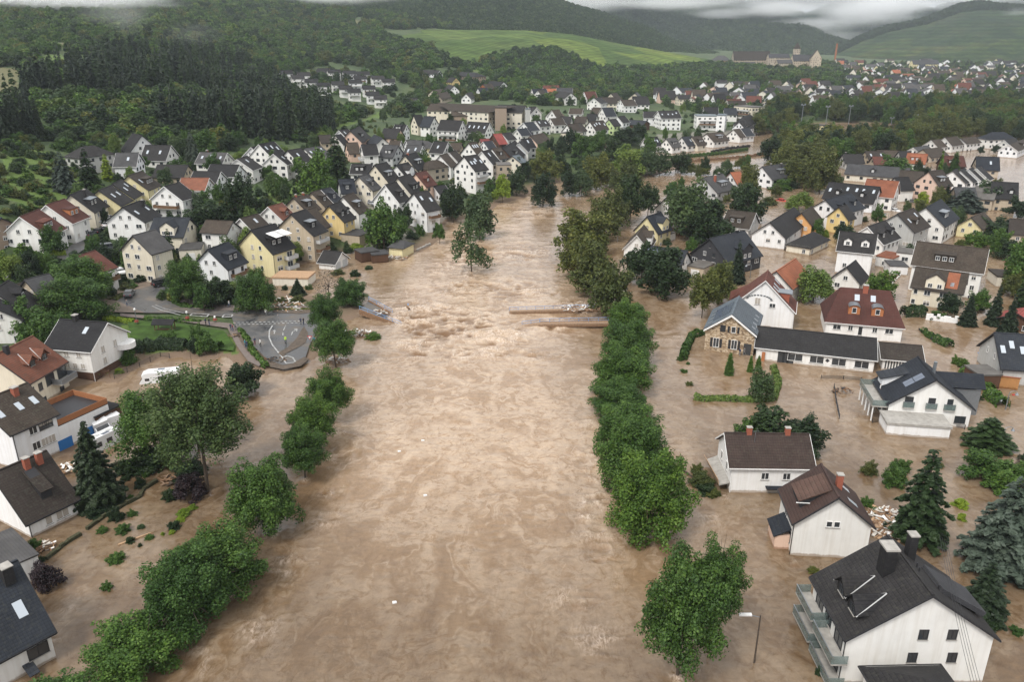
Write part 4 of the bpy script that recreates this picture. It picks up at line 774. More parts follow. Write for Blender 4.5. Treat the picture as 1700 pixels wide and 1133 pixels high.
TAB = """
A -90 760 12 782 12 8 4.2 B l
A 165 772 335 706 13 9 4 w m dbl
A 390 672 555 617 13 9 4.2 w m db1o
A 600 583 735 528 12 9 4 c k ds1 c
A 840 545 955 500 12 8.5 4 e k s2
A 957 492 1042 450 12 8.5 4 e k s2
A 1095 420 1215 378 12 9.5 5 e b db1 s2
A 700 172 800 160 9 8 5 a k H
A 1130 58 1215 74 12 10 4 w k
A 1240 157 1465 160 12 9 4 w k s2
A 990 225 1190 222 11 8 4 w g s1
A 1345 325 1610 328 11 7 3.4 t k
A 1400 512 1540 475 12 11 7 w k bx2
A 1045 690 1200 632 12 10 6 w k s2 c
A 1320 775 1625 780 11 9 5 c n dG1
A 1130 932 1330 880 11 12 8 c g
B 165 270 400 275 11 8 4.5 w g s3 c2
B 255 372 505 378 11 8 4.5 w k
B 110 432 345 436 11 8 4.5 w k
B 5 490 245 492 10 8 4.8 w r b1
B 480 330 570 300 12 9 5 w k s1
B 665 203 800 178 12 11 6 w k s3
B 600 228 690 212 11 9 5 w k
B 790 285 875 258 11 10 6 w k s1
B 910 255 1030 235 11 11 7 w k s1
B 1055 240 1205 220 11 8 5 w g s3
B 1195 125 1262 122 10 8 5 t b
B 1352 85 1430 70 10 9 5 w k s1
B 1448 88 1530 48 11 10 5 p k db1
B 1320 125 1370 115 9 8 4 w k
B 1425 190 1500 186 9 8 4 p b
B 1540 206 1675 200 10 9 5 w k bx
B 1480 370 1640 374 10 9 6 w k db1
B 1360 503 1465 497 11 9 5 w n db1
B 1520 472 1610 455 11 10 5.5 c g ds1
B 960 658 1080 628 11 9 5 t b ds1 c2
B 1120 612 1190 592 10 9 5 t b db1
B 1200 592 1280 570 10 9 5 w n db1
B 1385 650 1480 615 11 10 5 w b ds1
B 1265 728 1370 690 10 10 5.5 y k dg2
B 745 738 870 702 11 9 5 w r dg1
B 505 838 665 795 11 9 5 w b s1
B 940 800 1070 757 14 13 7.5 t k ds1 b2
B 1070 765 1140 742 10 11 6 t b
B 215 850 450 862 8 9 6.5 w b
C 460 155 592 160 10 9 5 p k
C 545 125 640 128 9 8 5 w k db1
C 690 52 755 48 9 11 6 c k
C 775 60 857 64 11 11 6 w n
C 905 88 1080 96 11 11 6 w k b2
C 1120 102 1292 112 11 10 5 w k s4
C 1318 200 1378 195 11 9 4.5 x q
C 1215 240 1282 237 9 6 3.5 t q
C 1380 195 1455 187 10 8 5 w k
C 1520 160 1592 153 9 8 5 w n
C 1553 112 1632 104 11 9 5 w n
C 382 205 450 232 9 8 4.5 w n
C 457 283 575 290 11 9 4.5 a g db1
C 505 250 596 252 9 8 4.5 w b
C 650 250 762 250 9 7 4.5 t g
C 765 250 812 257 8 7 4.5 e g H
C 640 285 765 292 11 9 4.5 w g s2
C 852 257 965 264 11 9 4.5 w k s1
C 985 268 1072 270 9 7 4 t b
C 1122 270 1185 260 11 10 5 w b s3
C 1240 260 1302 254 10 8 4.5 w n
C 1390 310 1490 252 12 10 4.5 x k db1
C 1530 240 1615 232 9 9 5 w k s1
C 900 367 955 350 10 10 5.5 w b
C 970 346 1022 326 10 10 5.5 w b
C 818 410 872 402 9 8 5.5 t b H
C 1085 375 1192 360 13 14 9 w k s4 b2
C 1225 337 1292 320 11 13 8 w k s1
C 1305 312 1372 303 10 12 8 w b db1
C 1470 372 1515 362 9 10 7.5 c z
C 622 367 712 342 11 11 5.5 c k ds1 c
C 555 445 650 420 10 9 4.5 w k dG1
C 205 435 372 436 10 9 6 w k db1
C 385 442 482 418 12 12 6 c k ds1
C 262 535 337 513 11 10 5.5 c g dg1
C 565 542 665 510 12 12 6 c k db1
C 705 508 792 487 10 10 5.5 p m dg1
C 465 597 560 575 12 11 5.5 w k db1
C 690 662 807 643 13 11.5 6.5 w k s2 b1
C 845 612 940 600 9 5 2.6 w k
C 1335 432 1460 430 9 9 8.8 C v
C 640 250 700 246 8 7 4 w g
D 100 74 132 78 9 9 5.5 w k
D 232 100 285 92 9 8 4.5 w m
D 365 84 460 86 10 8 5 w b
D 120 172 200 165 9 8 5 w k s2
D 225 155 312 150 10 8 4.5 w b
D 302 140 382 142 10 8 4.5 w k
D 408 140 490 143 9 8 4.5 c b
D 488 122 560 124 9 8 4.5 w k
D 590 80 668 77 12 10 5 w n
D 530 76 600 80 10 9 5 c b
D 345 197 422 190 9 9 5 w b
D 408 192 442 184 9 9 5 w b
D 505 176 602 168 11 9 4.5 w b s4
D 640 162 692 157 9 9 5.5 g k
D 700 142 752 135 9 9 5.5 w k
D 790 165 910 172 12 6 3.8 x n
D 885 105 985 106 14 9 5.5 w k
D 985 102 1130 100 16 11 7 w k s4
D 1250 130 1405 131 15 9.4 9 w z b2
D 1405 126 1475 128 14 10.4 10 w z
D 1310 76 1412 76 11 10 4.5 w k
D 1450 82 1542 82 10 9 5 w n s2
D 1565 62 1700 74 14 12.4 12 c v b3
D 1590 138 1642 126 10 12 7 w k H
D 1560 180 1625 170 10 9 5 w k
D 895 290 985 284 10 8 3.8 w k s4
D 1045 298 1112 290 10 8 3.8 w g db1
D 1155 287 1222 280 10 8 3.8 w n s1
D 1225 284 1290 277 10 8 3.8 c b db1
D 1330 262 1442 250 12 8 4 w b ds1
D 1520 232 1592 224 11 8 4 w b
D 1570 228 1632 222 10 8 4 w n
D 320 250 442 256 11 6.4 6 c v b1
D 85 278 180 256 10 9 5 p b
D -10 232 62 226 9 8 5 w n
D 35 186 102 180 10 8 5 w n
D 620 335 682 335 8 6 3.5 w m
D 30 305 10 330 9 9 5 w k
D 0 332 -25 310 9 9 5 w k
D 1310 572 1445 545 14 9 4 a g ds1 c2
D 1500 536 1565 530 10 8 4 w o
D 1050 708 1120 690 10 8 3.5 w k
D 908 848 1010 815 9 9 4.5 e n dG1
D 838 980 890 905 8 7 3 w b dG1
D 1480 800 1682 822 12 8 4 w b db1
F 92 357 242 335 12 9 4.5 w g ds1 c2
F 585 280 708 280 10 7 3.5 a k c
F 725 262 840 260 10 7 3.5 t b s2
F 768 295 850 296 9 6.5 3.5 t m
F 800 255 930 258 10 7 3.5 t b
F 985 272 1112 280 11 8.5 4.5 w o db1
F 945 262 985 262 10 8 4 a k
F 620 338 1005 366 13 7 3.4 c g dg1
F 940 378 1085 388 11 9 5.5 w b bx
F 1115 385 1200 376 12 12 7 p b ds1
F 905 424 992 420 10 9 5 w k
F 1405 294 1550 299 11 9 4 t n s1
F 1195 290 1330 292 11 8 4 x m db1
F 1130 195 1215 185 10 7 3.5 w b
F 1215 180 1290 170 10 8 4 w b
F 1310 182 1402 173 9 7 4.5 w b
F 1500 145 1582 143 10 9 5.5 w n H
F 1580 195 1645 182 9 7 4 w k
F 1610 222 1700 188 10 7 4 w b db1
F 1020 240 1110 226 10 6 3 w g
F 1080 250 1190 238 11 6.5 3 t b
F 505 450 820 482 13 9 4 w k s6 dg2
F 735 430 936 448 12 10.5 5.5 w o
F 480 560 640 520 12 10 6 w n dg2
F 565 603 612 590 8 9 5.5 y k
F 335 640 400 600 8 8 4.5 u b
F 140 700 290 605 11 8 4 w k
F 1270 482 1402 486 11 8 4.5 t g
F 1405 475 1545 488 11 8 4.5 t v
F 1500 447 1668 456 12 10 5 t k dg2
G 150 190 425 215 11 10.5 6.5 w k dg2w
G 350 158 482 112 11 9 4.8 w k dg2
G 565 65 685 22 12 11 6.5 a b dg1 s3
G 775 18 885 -40 13 11 6 w n ds1
G 705 263 1232 322 13 11.5 7 w b db1
G 1100 90 1195 52 8 7 4 e b
G 1400 100 1500 108 12 7 3.5 t b
G 200 452 266 400 8 6.5 3 w k
G 440 348 580 372 8 3.2 2.9 w o
G 490 420 628 426 7 2.6 2.4 w g
G 590 325 680 335 7 4.2 3.9 w v
G 1245 488 1435 498 8 3.0 2.7 c b G
G 1435 540 1500 560 8 3 2.6 u m G
G 1440 790 1500 740 8 4 2.4 x q
H 690 242 942 186 14 9.5 4 k n dG1 c1
H 1375 222 1445 192 8 5 2.6 c k H
H 210 290 530 332 11 7.5 3.4 w n p.2:.95
H 1172 480 1312 388 9 8 4.5 w o bx
H 405 150 485 165 4 2.6 2.4 x v N
H 350 190 410 200 4 2.6 2.4 w v N
H 560 415 700 440 8 3 2.7 t v G
L 895 285 1012 296 8 4.6 2.2 w k Gx
L 1100 290 1230 272 6 3 2.7 x g N
L 1190 300 1290 292 6 2.6 2.3 x g N
L 1040 165 1170 180 8 3.2 3 t g N
L 590 432 830 438 7 2.6 2.2 c t N
M 490 270 690 312 6 3.0 2.8 x k N
K 180 418 312 385 10 8.5 5 t g
K 520 262 640 224 12 8.5 5 w m b1
K 85 460 160 440 8 6 4 t b
K -60 500 60 425 11 9 5 w k dg1
K -60 600 -8 550 10 8 5 w k
K 1200 200 1370 190 9 3.2 3 c v G
"""
MATS['Rt'] = TAN
for ln in TAB.strip().split('\n'):
    a = ln.split(); op = ' '.join(a[10:]).replace('dbl', 'db1')
    ridgehouse(a[0], *[float(v) for v in a[1:8]], a[8], a[9], op)
# row of four stepped white houses
for i in range(4):
    ridgehouse('F', 1262 + i * 49, 382 - i * 5, 1290 + i * 49, 370 - i * 5, 12, 8.5, 4.2, 'w', 'k')
# ================================================================ houses seen large, window by window
def W_(root, side, sg, u, z, w=1.0, h=1.25, st='wn', door=False):
    """side 'x' = gable end, 'y' = eaves side; sg +1 faces the camera, -1 the other way"""
    x, y, fs, es, hr, he, k = HD[root.name]
    if side == 'x': s = es * sg; window(root, (s * (x + .003), u, z), math.pi / 2 if s > 0 else -math.pi / 2, w, h, st)
    else: s = fs * sg; window(root, (u, s * (y + .003), z), 0 if s < 0 else math.pi, w, h, st)
def balc(root, side, sg, u, z, ln, dp=1.5, mat=None, floor=None, plants=False, hgt=.95):
    x, y, fs, es, hr, he, k = HD[root.name]; g = MB(); bw = ln / 2
    g.box(-bw, bw, -dp, .0, z - .2, z, 0)
    for a, b_, c_, d_ in ((-bw, bw, -dp, -dp + .05), (-bw, -bw + .05, -dp + .05, 0), (bw - .05, bw, -dp + .05, 0)): g.box(a, b_, c_, d_, z, z + hgt, 1)
    g.box(-bw - .02, bw + .02, -dp - .02, -dp + .07, z + hgt + .003, z + hgt + .06, 2)
    if side == 'x': s = es * sg; loc = (s * (x + .01), u, 0); rz = math.pi / 2 if s > 0 else -math.pi / 2
    else: s = fs * sg; loc = (u, s * (y + .01), 0); rz = 0 if s < 0 else math.pi
    b = g.build('balcony', [floor or CONC, mat or BALGLASS, GREYM], root, loc=loc, rz=rz)
    if plants:
        for i in range(4):
            u_ = -bw + .4 + (2 * bw - .8) * i / 3; q = MB(); q.box(u_ - .15, u_ + .15, -dp + .15, -dp + .4, z + .002, z + .4, 0); q.build('flower_pot', BRICKR, b)
    return b
def part(root, name, f, mats):
    g = MB(); f(g); return g.build(name, mats, root)
def rh(*a, **k): return ridgehouse(*a, **k)
def ends(root): return HD[root.name]
# the big white apartment house, lower right
r = rh('J', 1235, 430, 1000, 120, 15.1, 11, 6, 'w', 'k', 'N', label='big white house with charcoal roof, tall chimneys and glass balconies, lower right corner', name='apartment_house')
x, y, fs, es, hr, he, k = ends(r); LY = 1 if math.cos(r.rotation_euler.z + math.pi / 2) < 0 else -1   # local y sign that points left in the picture
lf = 1 if fs == LY else -1
for u in (-1.4, 1.4): W_(r, 'x', 1, u + .2 * LY * 0 - LY * 1.6, 5.4, .95, 1.2, 'dn')
for u in (-1.9, 2.0): W_(r, 'x', 1, u - LY * 1.6, 2.6, .95, 1.2, 'dn')
W_(r, 'x', 1, -LY * 1.8 + LY * 3, -.1, .95, 1.2, 'dn')
def gdorm(root, u, sgn, wdt, y1f, zt_add, mat, own=None):
    x, y, fs, es, hr, he, k = HD[root.name]; s = sgn; y1 = y * y1f; zb = hr - k * y1; zt = zb + zt_add; ap = zt + wdt * .55; yb = max(.1, (hr - ap) / k); ye = max(.12, (hr - zt) / k); db = MB(); n = 0
    db.v += [(u - wdt / 2, s * y1, zb - .1), (u + wdt / 2, s * y1, zb - .1), (u + wdt / 2, s * y1, zt), (u, s * y1, ap - .12), (u - wdt / 2, s * y1, zt), (u - wdt / 2, s * ye, zt), (u + wdt / 2, s * ye, zt)]
    for f in ((0, 1, 2, 3, 4), (0, 4, 5), (1, 6, 2)): db.f.append(f); db.m.append(0)
    for s2 in (-1, 1):
        q = [Vector((u, s * (y1 + .3), ap)), Vector((u + s2 * (wdt / 2 + .3), s * (y1 + .3), zt - .25)), Vector((u + s2 * (wdt / 2 + .3), s * (ye - .1), zt - .25)), Vector((u, s * yb, ap))]
        db.hexa([p + Vector((0, 0, -.03)) for p in q], [p + Vector((0, 0, .14)) for p in q], 1)
    d = db.build('dormer', [own or mat, mat], root); fl = MB(); fl.tube((u + wdt / 2 + .32, s * (y1 + .3), zt - .22), (u, s * yb, ap + .12), .07, n=5); fl.tube((u - wdt / 2 - .32, s * (y1 + .3), zt - .22), (u, s * yb, ap + .12), .07, n=5); fl.build('flashing', SHUTG, d)
    window(d, (u, s * (y1 + .004), zb + .08), 0 if s < 0 else math.pi, min(1.3, wdt * .62), zt_add + .1, 'dn'); return d
for u in (.5, -.12): gdorm(r, u * x * es, LY, 2.3, .84, .9, MATS['Rk'])
part(r, 'chimney', lambda g: (g.box(-.1 - es * 0, 1.4, LY * 1.9 - .55, LY * 1.9 + .55, hr - 2.2, hr + 1.5, 0), g.box(-.25, 1.55, LY * 1.9 - .7, LY * 1.9 + .7, hr + 1.5, hr + 1.7, 1)), [MATS['Rk'], CONC])
part(r, 'chimney', lambda g: (g.box(-es * x * .55 - .45, -es * x * .55 + .45, -LY * 1.3 - .4, -LY * 1.3 + .4, hr - 1.7, hr + 1.7, 0), g.box(-es * x * .55 - .52, -es * x * .55 + .52, -LY * 1.3 - .47, -LY * 1.3 + .47, hr + 1.7, hr + 1.85, 1)), [MATS['Rk'], CONC])
for i, z_ in enumerate((3.2, .5)):
    balc(r, 'y', lf, es * x * .62, z_, 5.2, 1.6, floor=CONC, plants=True); balc(r, 'y', lf, -es * x * .62, z_ + .4, 4.6, 1.6, plants=True)
for u in (.62, -.55): W_(r, 'y', lf, es * x * u, 3.3, 1.9, 2.1, 'dn'); W_(r, 'y', lf, es * x * u, .6, 1.9, 2.0, 'dn')
W_(r, 'y', lf, 0, 3.6, 1.6, 1.8, 'dn')
balc(r, 'x', -1, LY * 4, 3.6, 4.5, 2.2, plants=True)
part(r, 'terrace_roof', lambda g: g.slab([(es * x * .55, -LY * y * .35, hr - k * y * .35 + .5), (-es * x * .35, -LY * y * .35, hr - k * y * .35 + .5), (-es * x * .35, -LY * y * 1.02, he + .9), (es * x * .55, -LY * y * 1.02, he + .9)], .5, 0), [MATS['Rg']])
part(r, 'ventilation_pipe', lambda g: [g.tube((es * x * a, LY * b, hr - k * abs(b) - .1), (es * x * a, LY * b, hr - k * abs(b) + .5), .08) for a, b in ((.1, -.9), (-.1, -1.1), (.45, -2.2))], [DARK])
# a roof at the very bottom edge
r = rh('J', 1240, 900, 1330, 1030, 8, 6.6, 4.4, 'w', 'k', 'H N', label='low charcoal hipped roof with white chimney at the bottom edge, below the apartment house')
x, y, fs, es, hr, he, k = ends(r); part(r, 'chimney', lambda g: (g.box(-x * .2 - .4, -x * .2 + .4, -.4, .4, hr - 1, hr + 1.0, 0), g.box(-x * .2 - .48, -x * .2 + .48, -.48, .48, hr + 1.0, hr + 1.12, 1)), [WHITE, DARK])
# modern white house on the right
r = rh('I', 1290, 200, 1200, 90, 13.6, 8.5, 3.9, 'w', 'n', 'N', label='modern white house with solar panels, glass balcony and slate-blue roof, right bank', name='modern_house')
x, y, fs, es, hr, he, k = ends(r); LY = 1 if math.cos(r.rotation_euler.z + math.pi / 2) < 0 else -1; lf = 1 if fs == LY else -1
for u, z_, w_, h_ in ((3.4, 3.1, 1.3, 1.9), (-.1, 3.1, 1.1, 1.9), (-2.9, 3.1, .9, 1.9), (-1.6, .9, .9, 1.2), (-4.9, .8, 1.7, 1.3)): W_(r, 'x', 1, LY * u, z_, w_, h_, 'dn')
for u in (3.4, -.1, -2.9): balc(r, 'x', 1, LY * u, 3.15, 1.7, .35)
def _bal(g):
    for a, b_ in ((x * es, x * es - es * 9),): 
        x0, x1 = min(a, b_), max(a, b_); g.box(x0, x1, min(LY * y, LY * (y + 2.6)), max(LY * y, LY * (y + 2.6)), 2.7, 2.95, 0)
        g.box(x0, x1, LY * (y + 2.55) - .04, LY * (y + 2.55) + .04, 2.95, 3.95, 1); g.box(x1 - .05, x1, min(LY * y, LY * (y + 2.5)), max(LY * y, LY * (y + 2.5)), 2.95, 3.95, 1); g.box(x0, x0 + .05, min(LY * y, LY * (y + 2.5)), max(LY * y, LY * (y + 2.5)), 2.95, 3.95, 1)
        for i in range(5): u = x0 + .3 + (x1 - x0 - .6) * i / 4; g.tube((u, LY * (y + 2.3), -1), (u, LY * (y + 2.3), 2.7), .12, m=2)
part(r, 'balcony', _bal, [CONC, BALGLASS, WHITE])
for u in (-3, 0, 3): W_(r, 'y', lf, u, .3, 2.0, 2.1, 'dn')
part(r, 'annex', lambda g: (g.box(min(es * x, es * (x + 4.6)), max(es * x, es * (x + 4.6)), min(LY * 7.5, -LY * 2.0), max(LY * 7.5, -LY * 2.0), -2, 1.9, 0), g.box(min(es * x + es * .0, es * (x + 4.8)), max(es * x, es * (x + 4.8)), min(LY * 7.7, -LY * 2.2), max(LY * 7.7, -LY * 2.2), 1.9, 2.25, 1)), [MATS['Ww'], CONC])
def sq(g, a0, a1, b0, b1, s): 
    q = [(a0, s * b0, hr - k * b0 + .08), (a1, s * b0, hr - k * b0 + .08), (a1, s * b1, hr - k * b1 + .08), (a0, s * b1, hr - k * b1 + .08)]
    if s < 0: q.reverse()
    g.hexa([(a, b, c - .04) for a, b, c in q], q)
part(r, 'solar_panel', lambda g: [sq(g, es * x * .3 + i * .95 * es - .45, es * x * .3 + i * .95 * es + .45, 1.0 + j * 1.4, 2.3 + j * 1.4, LY) for i in range(2) for j in range(2)] and None, [SOLAR])
part(r, 'dormer', lambda g: (g.hexa([(-es * x * .25, LY * y * .98, 4.2), (-es * x * .8, LY * y * .98, 4.2), (-es * x * .8, LY * y * .3, 6.2), (-es * x * .25, LY * y * .3, 6.2)], [(-es * x * .25, LY * y * .98, 5.6), (-es * x * .8, LY * y * .98, 5.6), (-es * x * .8, LY * y * .3, 6.9), (-es * x * .25, LY * y * .3, 6.9)], 0), g.slab([(-es * x * .18, LY * (y + .4), 5.6), (-es * x * .87, LY * (y + .4), 5.6), (-es * x * .87, LY * y * .25, 7.1), (-es * x * .18, LY * y * .25, 7.1)], .15, 1)), [MATS['Ww'], MATS['Rn']])
part(r, 'side_wing', lambda g: (g.box(min(-es * x * .2, -es * x * .95), max(-es * x * .2, -es * x * .95), min(-LY * y * .8, -LY * (y + 3.2)), max(-LY * y * .8, -LY * (y + 3.2)), -2, 4.6, 0),
   g.slab([(-es * x * .1, -LY * y * .3, 5.0), (-es * x * .1, -LY * (y + 3.7), 5.0), (-es * x * .58, -LY * (y + 3.7), 6.9), (-es * x * .58, -LY * y * .3, 6.9)], .2, 1), g.slab([(-es * x * 1.05, -LY * y * .3, 5.0), (-es * x * 1.05, -LY * (y + 3.7), 5.0), (-es * x * .58, -LY * (y + 3.7), 6.9), (-es * x * .58, -LY * y * .3, 6.9)], .2, 1)), [GREYM, MATS['Rn']])
part(r, 'chimney', lambda g: g.tube((0, -LY * 1.2, hr - 1), (0, -LY * 1.2, hr + 1.1), .28, .28, 10), [GREYM])
# white house with the brown roof
r = rh('I', 290, 450, 690, 455, 9, 7.3, 4.4, 'w', 'd', 'N', label='white house with mossy brown roof and torn balcony, standing in the flood', name='house')
x, y, fs, es, hr, he, k = ends(r); RX = 1 if math.cos(r.rotation_euler.z) > 0 else -1
for u in (-.8, 2.2): W_(r, 'y', 1, RX * u, 2.1, 1.05, 1.15)
part(r, 'porch', lambda g: (g.box(min(RX * -.6, RX * 3.6), max(RX * -.6, RX * 3.6), min(fs * y, fs * (y + .9)), max(fs * y, fs * (y + .9)), .95, 1.1, 0), g.box(min(RX * -.3, RX * 1.6), max(RX * -.3, RX * 1.6), fs * (y + .02) - .02, fs * (y + .02) + .02, -.3, .85, 1), g.box(min(RX * 1.9, RX * 3.2), max(RX * 1.9, RX * 3.2), fs * (y + .02) - .02, fs * (y + .02) + .02, -.5, .9, 2)), [MATS['Rn'], SHUT, GLASS])
for a, b in ((-.3, .0), (.35, -.1)): part(r, 'chimney', lambda g: (g.box(RX * x * a * 1.5 - .35, RX * x * a * 1.5 + .35, -.3, .3, hr - .5, hr + .9, 0), g.box(RX * x * a * 1.5 - .4, RX * x * a * 1.5 + .4, -.35, .35, hr + .9, hr + 1.0, 1)), [BRICKR, CONC])
W_(r, 'x', 1 if es != RX else -1, fs * 1.6, 2.2, .9, 1.3); W_(r, 'x', 1 if es != RX else -1, -fs * 1.6, 2.2, .9, 1.3)
part(r, 'balcony', lambda g: (g.hexa([(-RX * (x + 1.5), y, 1.0), (-RX * x, y, 1.4), (-RX * x, -y, 1.2), (-RX * (x + 1.6), -y, .5)], [(-RX * (x + 1.5), y, 1.2), (-RX * x, y, 1.6), (-RX * x, -y, 1.4), (-RX * (x + 1.6), -y, .7)], 0), g.slab([(-RX * (x + 1.5), y, 1.2), (-RX * (x + 1.6), -y, .7), (-RX * (x + 2.0), -y, 1.5), (-RX * (x + 1.7), y, 2.1)], .08, 1)), [CONC, TAN])
part(r, 'antenna', lambda g: (g.tube((-RX * x * .35, fs * 1.2, hr - 1), (-RX * x * .35, fs * 1.2, hr + 1), .03), g.tube((-RX * x * .35 - .5, fs * 1.2, hr + .9), (-RX * x * .35 + .5, fs * 1.2, hr + .9), .02)), [GREYM])
# white house with maroon roof, gable to the camera
r = rh('I', 830, 755, 745, 595, 9.9, 8.8, 5.1, 'w', 'h', 'N', label='white gabled house with reddish-brown tiled roof and wide dormer beside debris pile', name='house')
x, y, fs, es, hr, he, k = ends(r); LY = 1 if math.cos(r.rotation_euler.z + math.pi / 2) < 0 else -1; lf = 1 if fs == LY else -1
for u in (-.45, .45): W_(r, 'x', 1, u, 4.3, .75, .85)
part(r, 'dormer', lambda g: (g.hexa([(-x * .55, LY * y * .82, hr - k * y * .82 - .1), (x * .45, LY * y * .82, hr - k * y * .82 - .1), (x * .45, LY * .6, hr - .8), (-x * .55, LY * .6, hr - .8)], [(-x * .55, LY * y * .82, hr - k * y * .82 + 1.2), (x * .45, LY * y * .82, hr - k * y * .82 + 1.2), (x * .45, LY * .6, hr - .3), (-x * .55, LY * .6, hr - .3)], 0),
   g.slab([(-x * .62, LY * y * .9, hr - k * y * .82 + 1.15), (x * .52, LY * y * .9, hr - k * y * .82 + 1.15), (x * .52, LY * .3, hr - .1), (-x * .62, LY * .3, hr - .1)], .14, 1), g.box(-x * .62, -x * .58, min(LY * .3, LY * y * .95), max(LY * .3, LY * y * .95), hr - 2.2, hr - 2.2 + .05, 2)), [DARK, MATS['Rh'], WHITE])
W_(r, 'y', lf, -es * .5, 2.6, 1.2, 1.3, 'wn'); W_(r, 'y', lf, es * 2.2, 1.0, 1.0, 1.6, 'dn')
part(r, 'chimney', lambda g: (g.box(-.35, .35, -LY * 1.2 - .35, -LY * 1.2 + .35, hr - 1.4, hr + .8, 0), g.box(-.42, .42, -LY * 1.2 - .42, -LY * 1.2 + .42, hr + .8, hr + .92, 1)), [BRICKR, CONC])
for u in (1.8, -1.6): part(r, 'skylight', lambda g: sq(g, u - .4, u + .4, 2.0, 3.2, -LY), [SKYL])
part(r, 'annex', lambda g: (g.box(-x * .7, x * .3, min(LY * y, LY * (y + 1.8)), max(LY * y, LY * (y + 1.8)), -2, 2.0, 0), g.slab([(-x * .75, LY * y, 3.1), (x * .35, LY * y, 3.1), (x * .35, LY * (y + 2.1), 1.9), (-x * .75, LY * (y + 2.1), 1.9)], .12, 1)), [MATS['Wp'], MATS['Rn']])
# stone house with blue-grey standing seam roof
r = rh('H', 850, 795, 903, 660, 10.6, 8.4, 5.0, 's', 'z', 'N', label='rubble-stone house with zinc roof, solar panels and dark arched shutters', name='stone_house')
x, y, fs, es, hr, he, k = ends(r); LY = 1 if math.cos(r.rotation_euler.z + math.pi / 2) < 0 else -1
def shut(root, u, z, w_=.45, h_=1.9):
    part(root, 'shutter', lambda g: [g.box(min(es * x, es * (x + .07)), max(es * x, es * (x + .07)), a - w_ / 2, a + w_ / 2, z, z + h_) for a in (u - .95, u + .95)] and None, [DARK])
for u in (2.6, -1.0): W_(r, 'x', 1, LY * u, .9, 1.2, 2.0); shut(r, LY * u, .9)
W_(r, 'x', 1, -LY * .6, 4.4, .9, 1.3); shut(r, -LY * .6, 4.4, .4, 1.3); part(r, 'shutter', lambda g: g.box(min(es * x, es * (x + .06)), max(es * x, es * (x + .06)), LY * 1.5 - .55, LY * 1.5 + .55, 4.4, 5.8), [DARK])
part(r, 'door', lambda g: g.box(min(es * x, es * (x + .04)), max(es * x, es * (x + .04)), min(-LY * 2.9, -LY * 4.4), max(-LY * 2.9, -LY * 4.4), -.2, 2.4), [GLASS])
part(r, 'roof_trim', lambda g: [g.hexa([(es * (x + .5), s * .0, hr - .5), (es * (x + .56), 0, hr - .5), (es * (x + .56), s * (y + .4), he - .9), (es * (x + .5), s * (y + .4), he - .9)], [(es * (x + .5), 0, hr - .05), (es * (x + .56), 0, hr - .05), (es * (x + .56), s * (y + .4), he - .5), (es * (x + .5), s * (y + .4), he - .5)]) for s in (-1, 1)] and None, [WHITE])
part(r, 'solar_panel', lambda g: [sq(g, -x * .7 + i * 1.1, -x * .7 + i * 1.1 + 1.0, .6 + j * 1.7, 2.2 + j * 1.7, LY) for i in range(int(x * 1.4 / 1.1)) for j in range(2)] and None, [SOLAR])
for s in (-1, 1):
    for i in range(4): part(r, 'skylight', lambda g: sq(g, -x * .8 + i * x * .42, -x * .8 + i * x * .42 + .8, y - .9, y - .1, s), [GREYM])
part(r, 'seam', lambda g: [g.hexa([(u, -LY * .1, hr + .0), (u + .06, -LY * .1, hr + .0), (u + .06, -LY * (y + .3), hr - k * (y + .3)), (u, -LY * (y + .3), hr - k * (y + .3))], [(u, -LY * .1, hr + .08), (u + .06, -LY * .1, hr + .08), (u + .06, -LY * (y + .3), hr - k * (y + .3) + .08), (u, -LY * (y + .3), hr - k * (y + .3) + .08)]) for u in np.arange(-x, x, .6)] and None, [GREYM])
# large white house with half-hipped red roof behind it
r = rh('H', 1095, 548, 1112, 472, 14.2, 10.8, 4.4, 'w', 'm', 'N s3', label='tall white gabled house with red-brown roof rising behind the stone house', name='house')
x, y, fs, es, hr, he, k = ends(r); LY = 1 if math.cos(r.rotation_euler.z + math.pi / 2) < 0 else -1
W_(r, 'x', 1, -LY * 2.0, 4.6, 1.3, 1.0); W_(r, 'x', 1, LY * 1.2, 1.4, 1.4, 2.0); W_(r, 'x', 1, LY * 1.2, 5.0, 1.2, 1.6, 'ws')
part(r, 'roof_wing', lambda g: g.slab([(-es * x * .2, LY * y * .3, 8.3), (-es * x * .9, LY * y * .3, 8.3), (-es * x * .9, LY * (y + 1), 5.2), (-es * x * .2, LY * (y + 1), 4.0)], .2), [MATS['Rm']])
part(r, 'gable_arch', lambda g: [g.box(min(es * x, es * (x + .12)), max(es * x, es * (x + .12)), LY * (.9 + 2.6 * math.cos(a)) - .22, LY * (.9 + 2.6 * math.cos(a)) + .22, 6.1 + 1.0 * math.sin(a), 6.35 + 1.0 * math.sin(a)) for a in np.linspace(.1, 3.04, 12)] and None, [GREYM])
part(r, 'dormer', lambda g: (g.box(-x * .75, -x * .05, min(-LY * y * .35, -LY * y * .8), max(-LY * y * .35, -LY * y * .8), he + .5, he + 3.5, 0), g.slab([(-x * .8, -LY * y * .3, he + 3.7), (0, -LY * y * .3, he + 3.7), (0, -LY * y * .88, he + 3.5), (-x * .8, -LY * y * .88, he + 3.5)], .15, 1)), [BRICKR, GREYM])
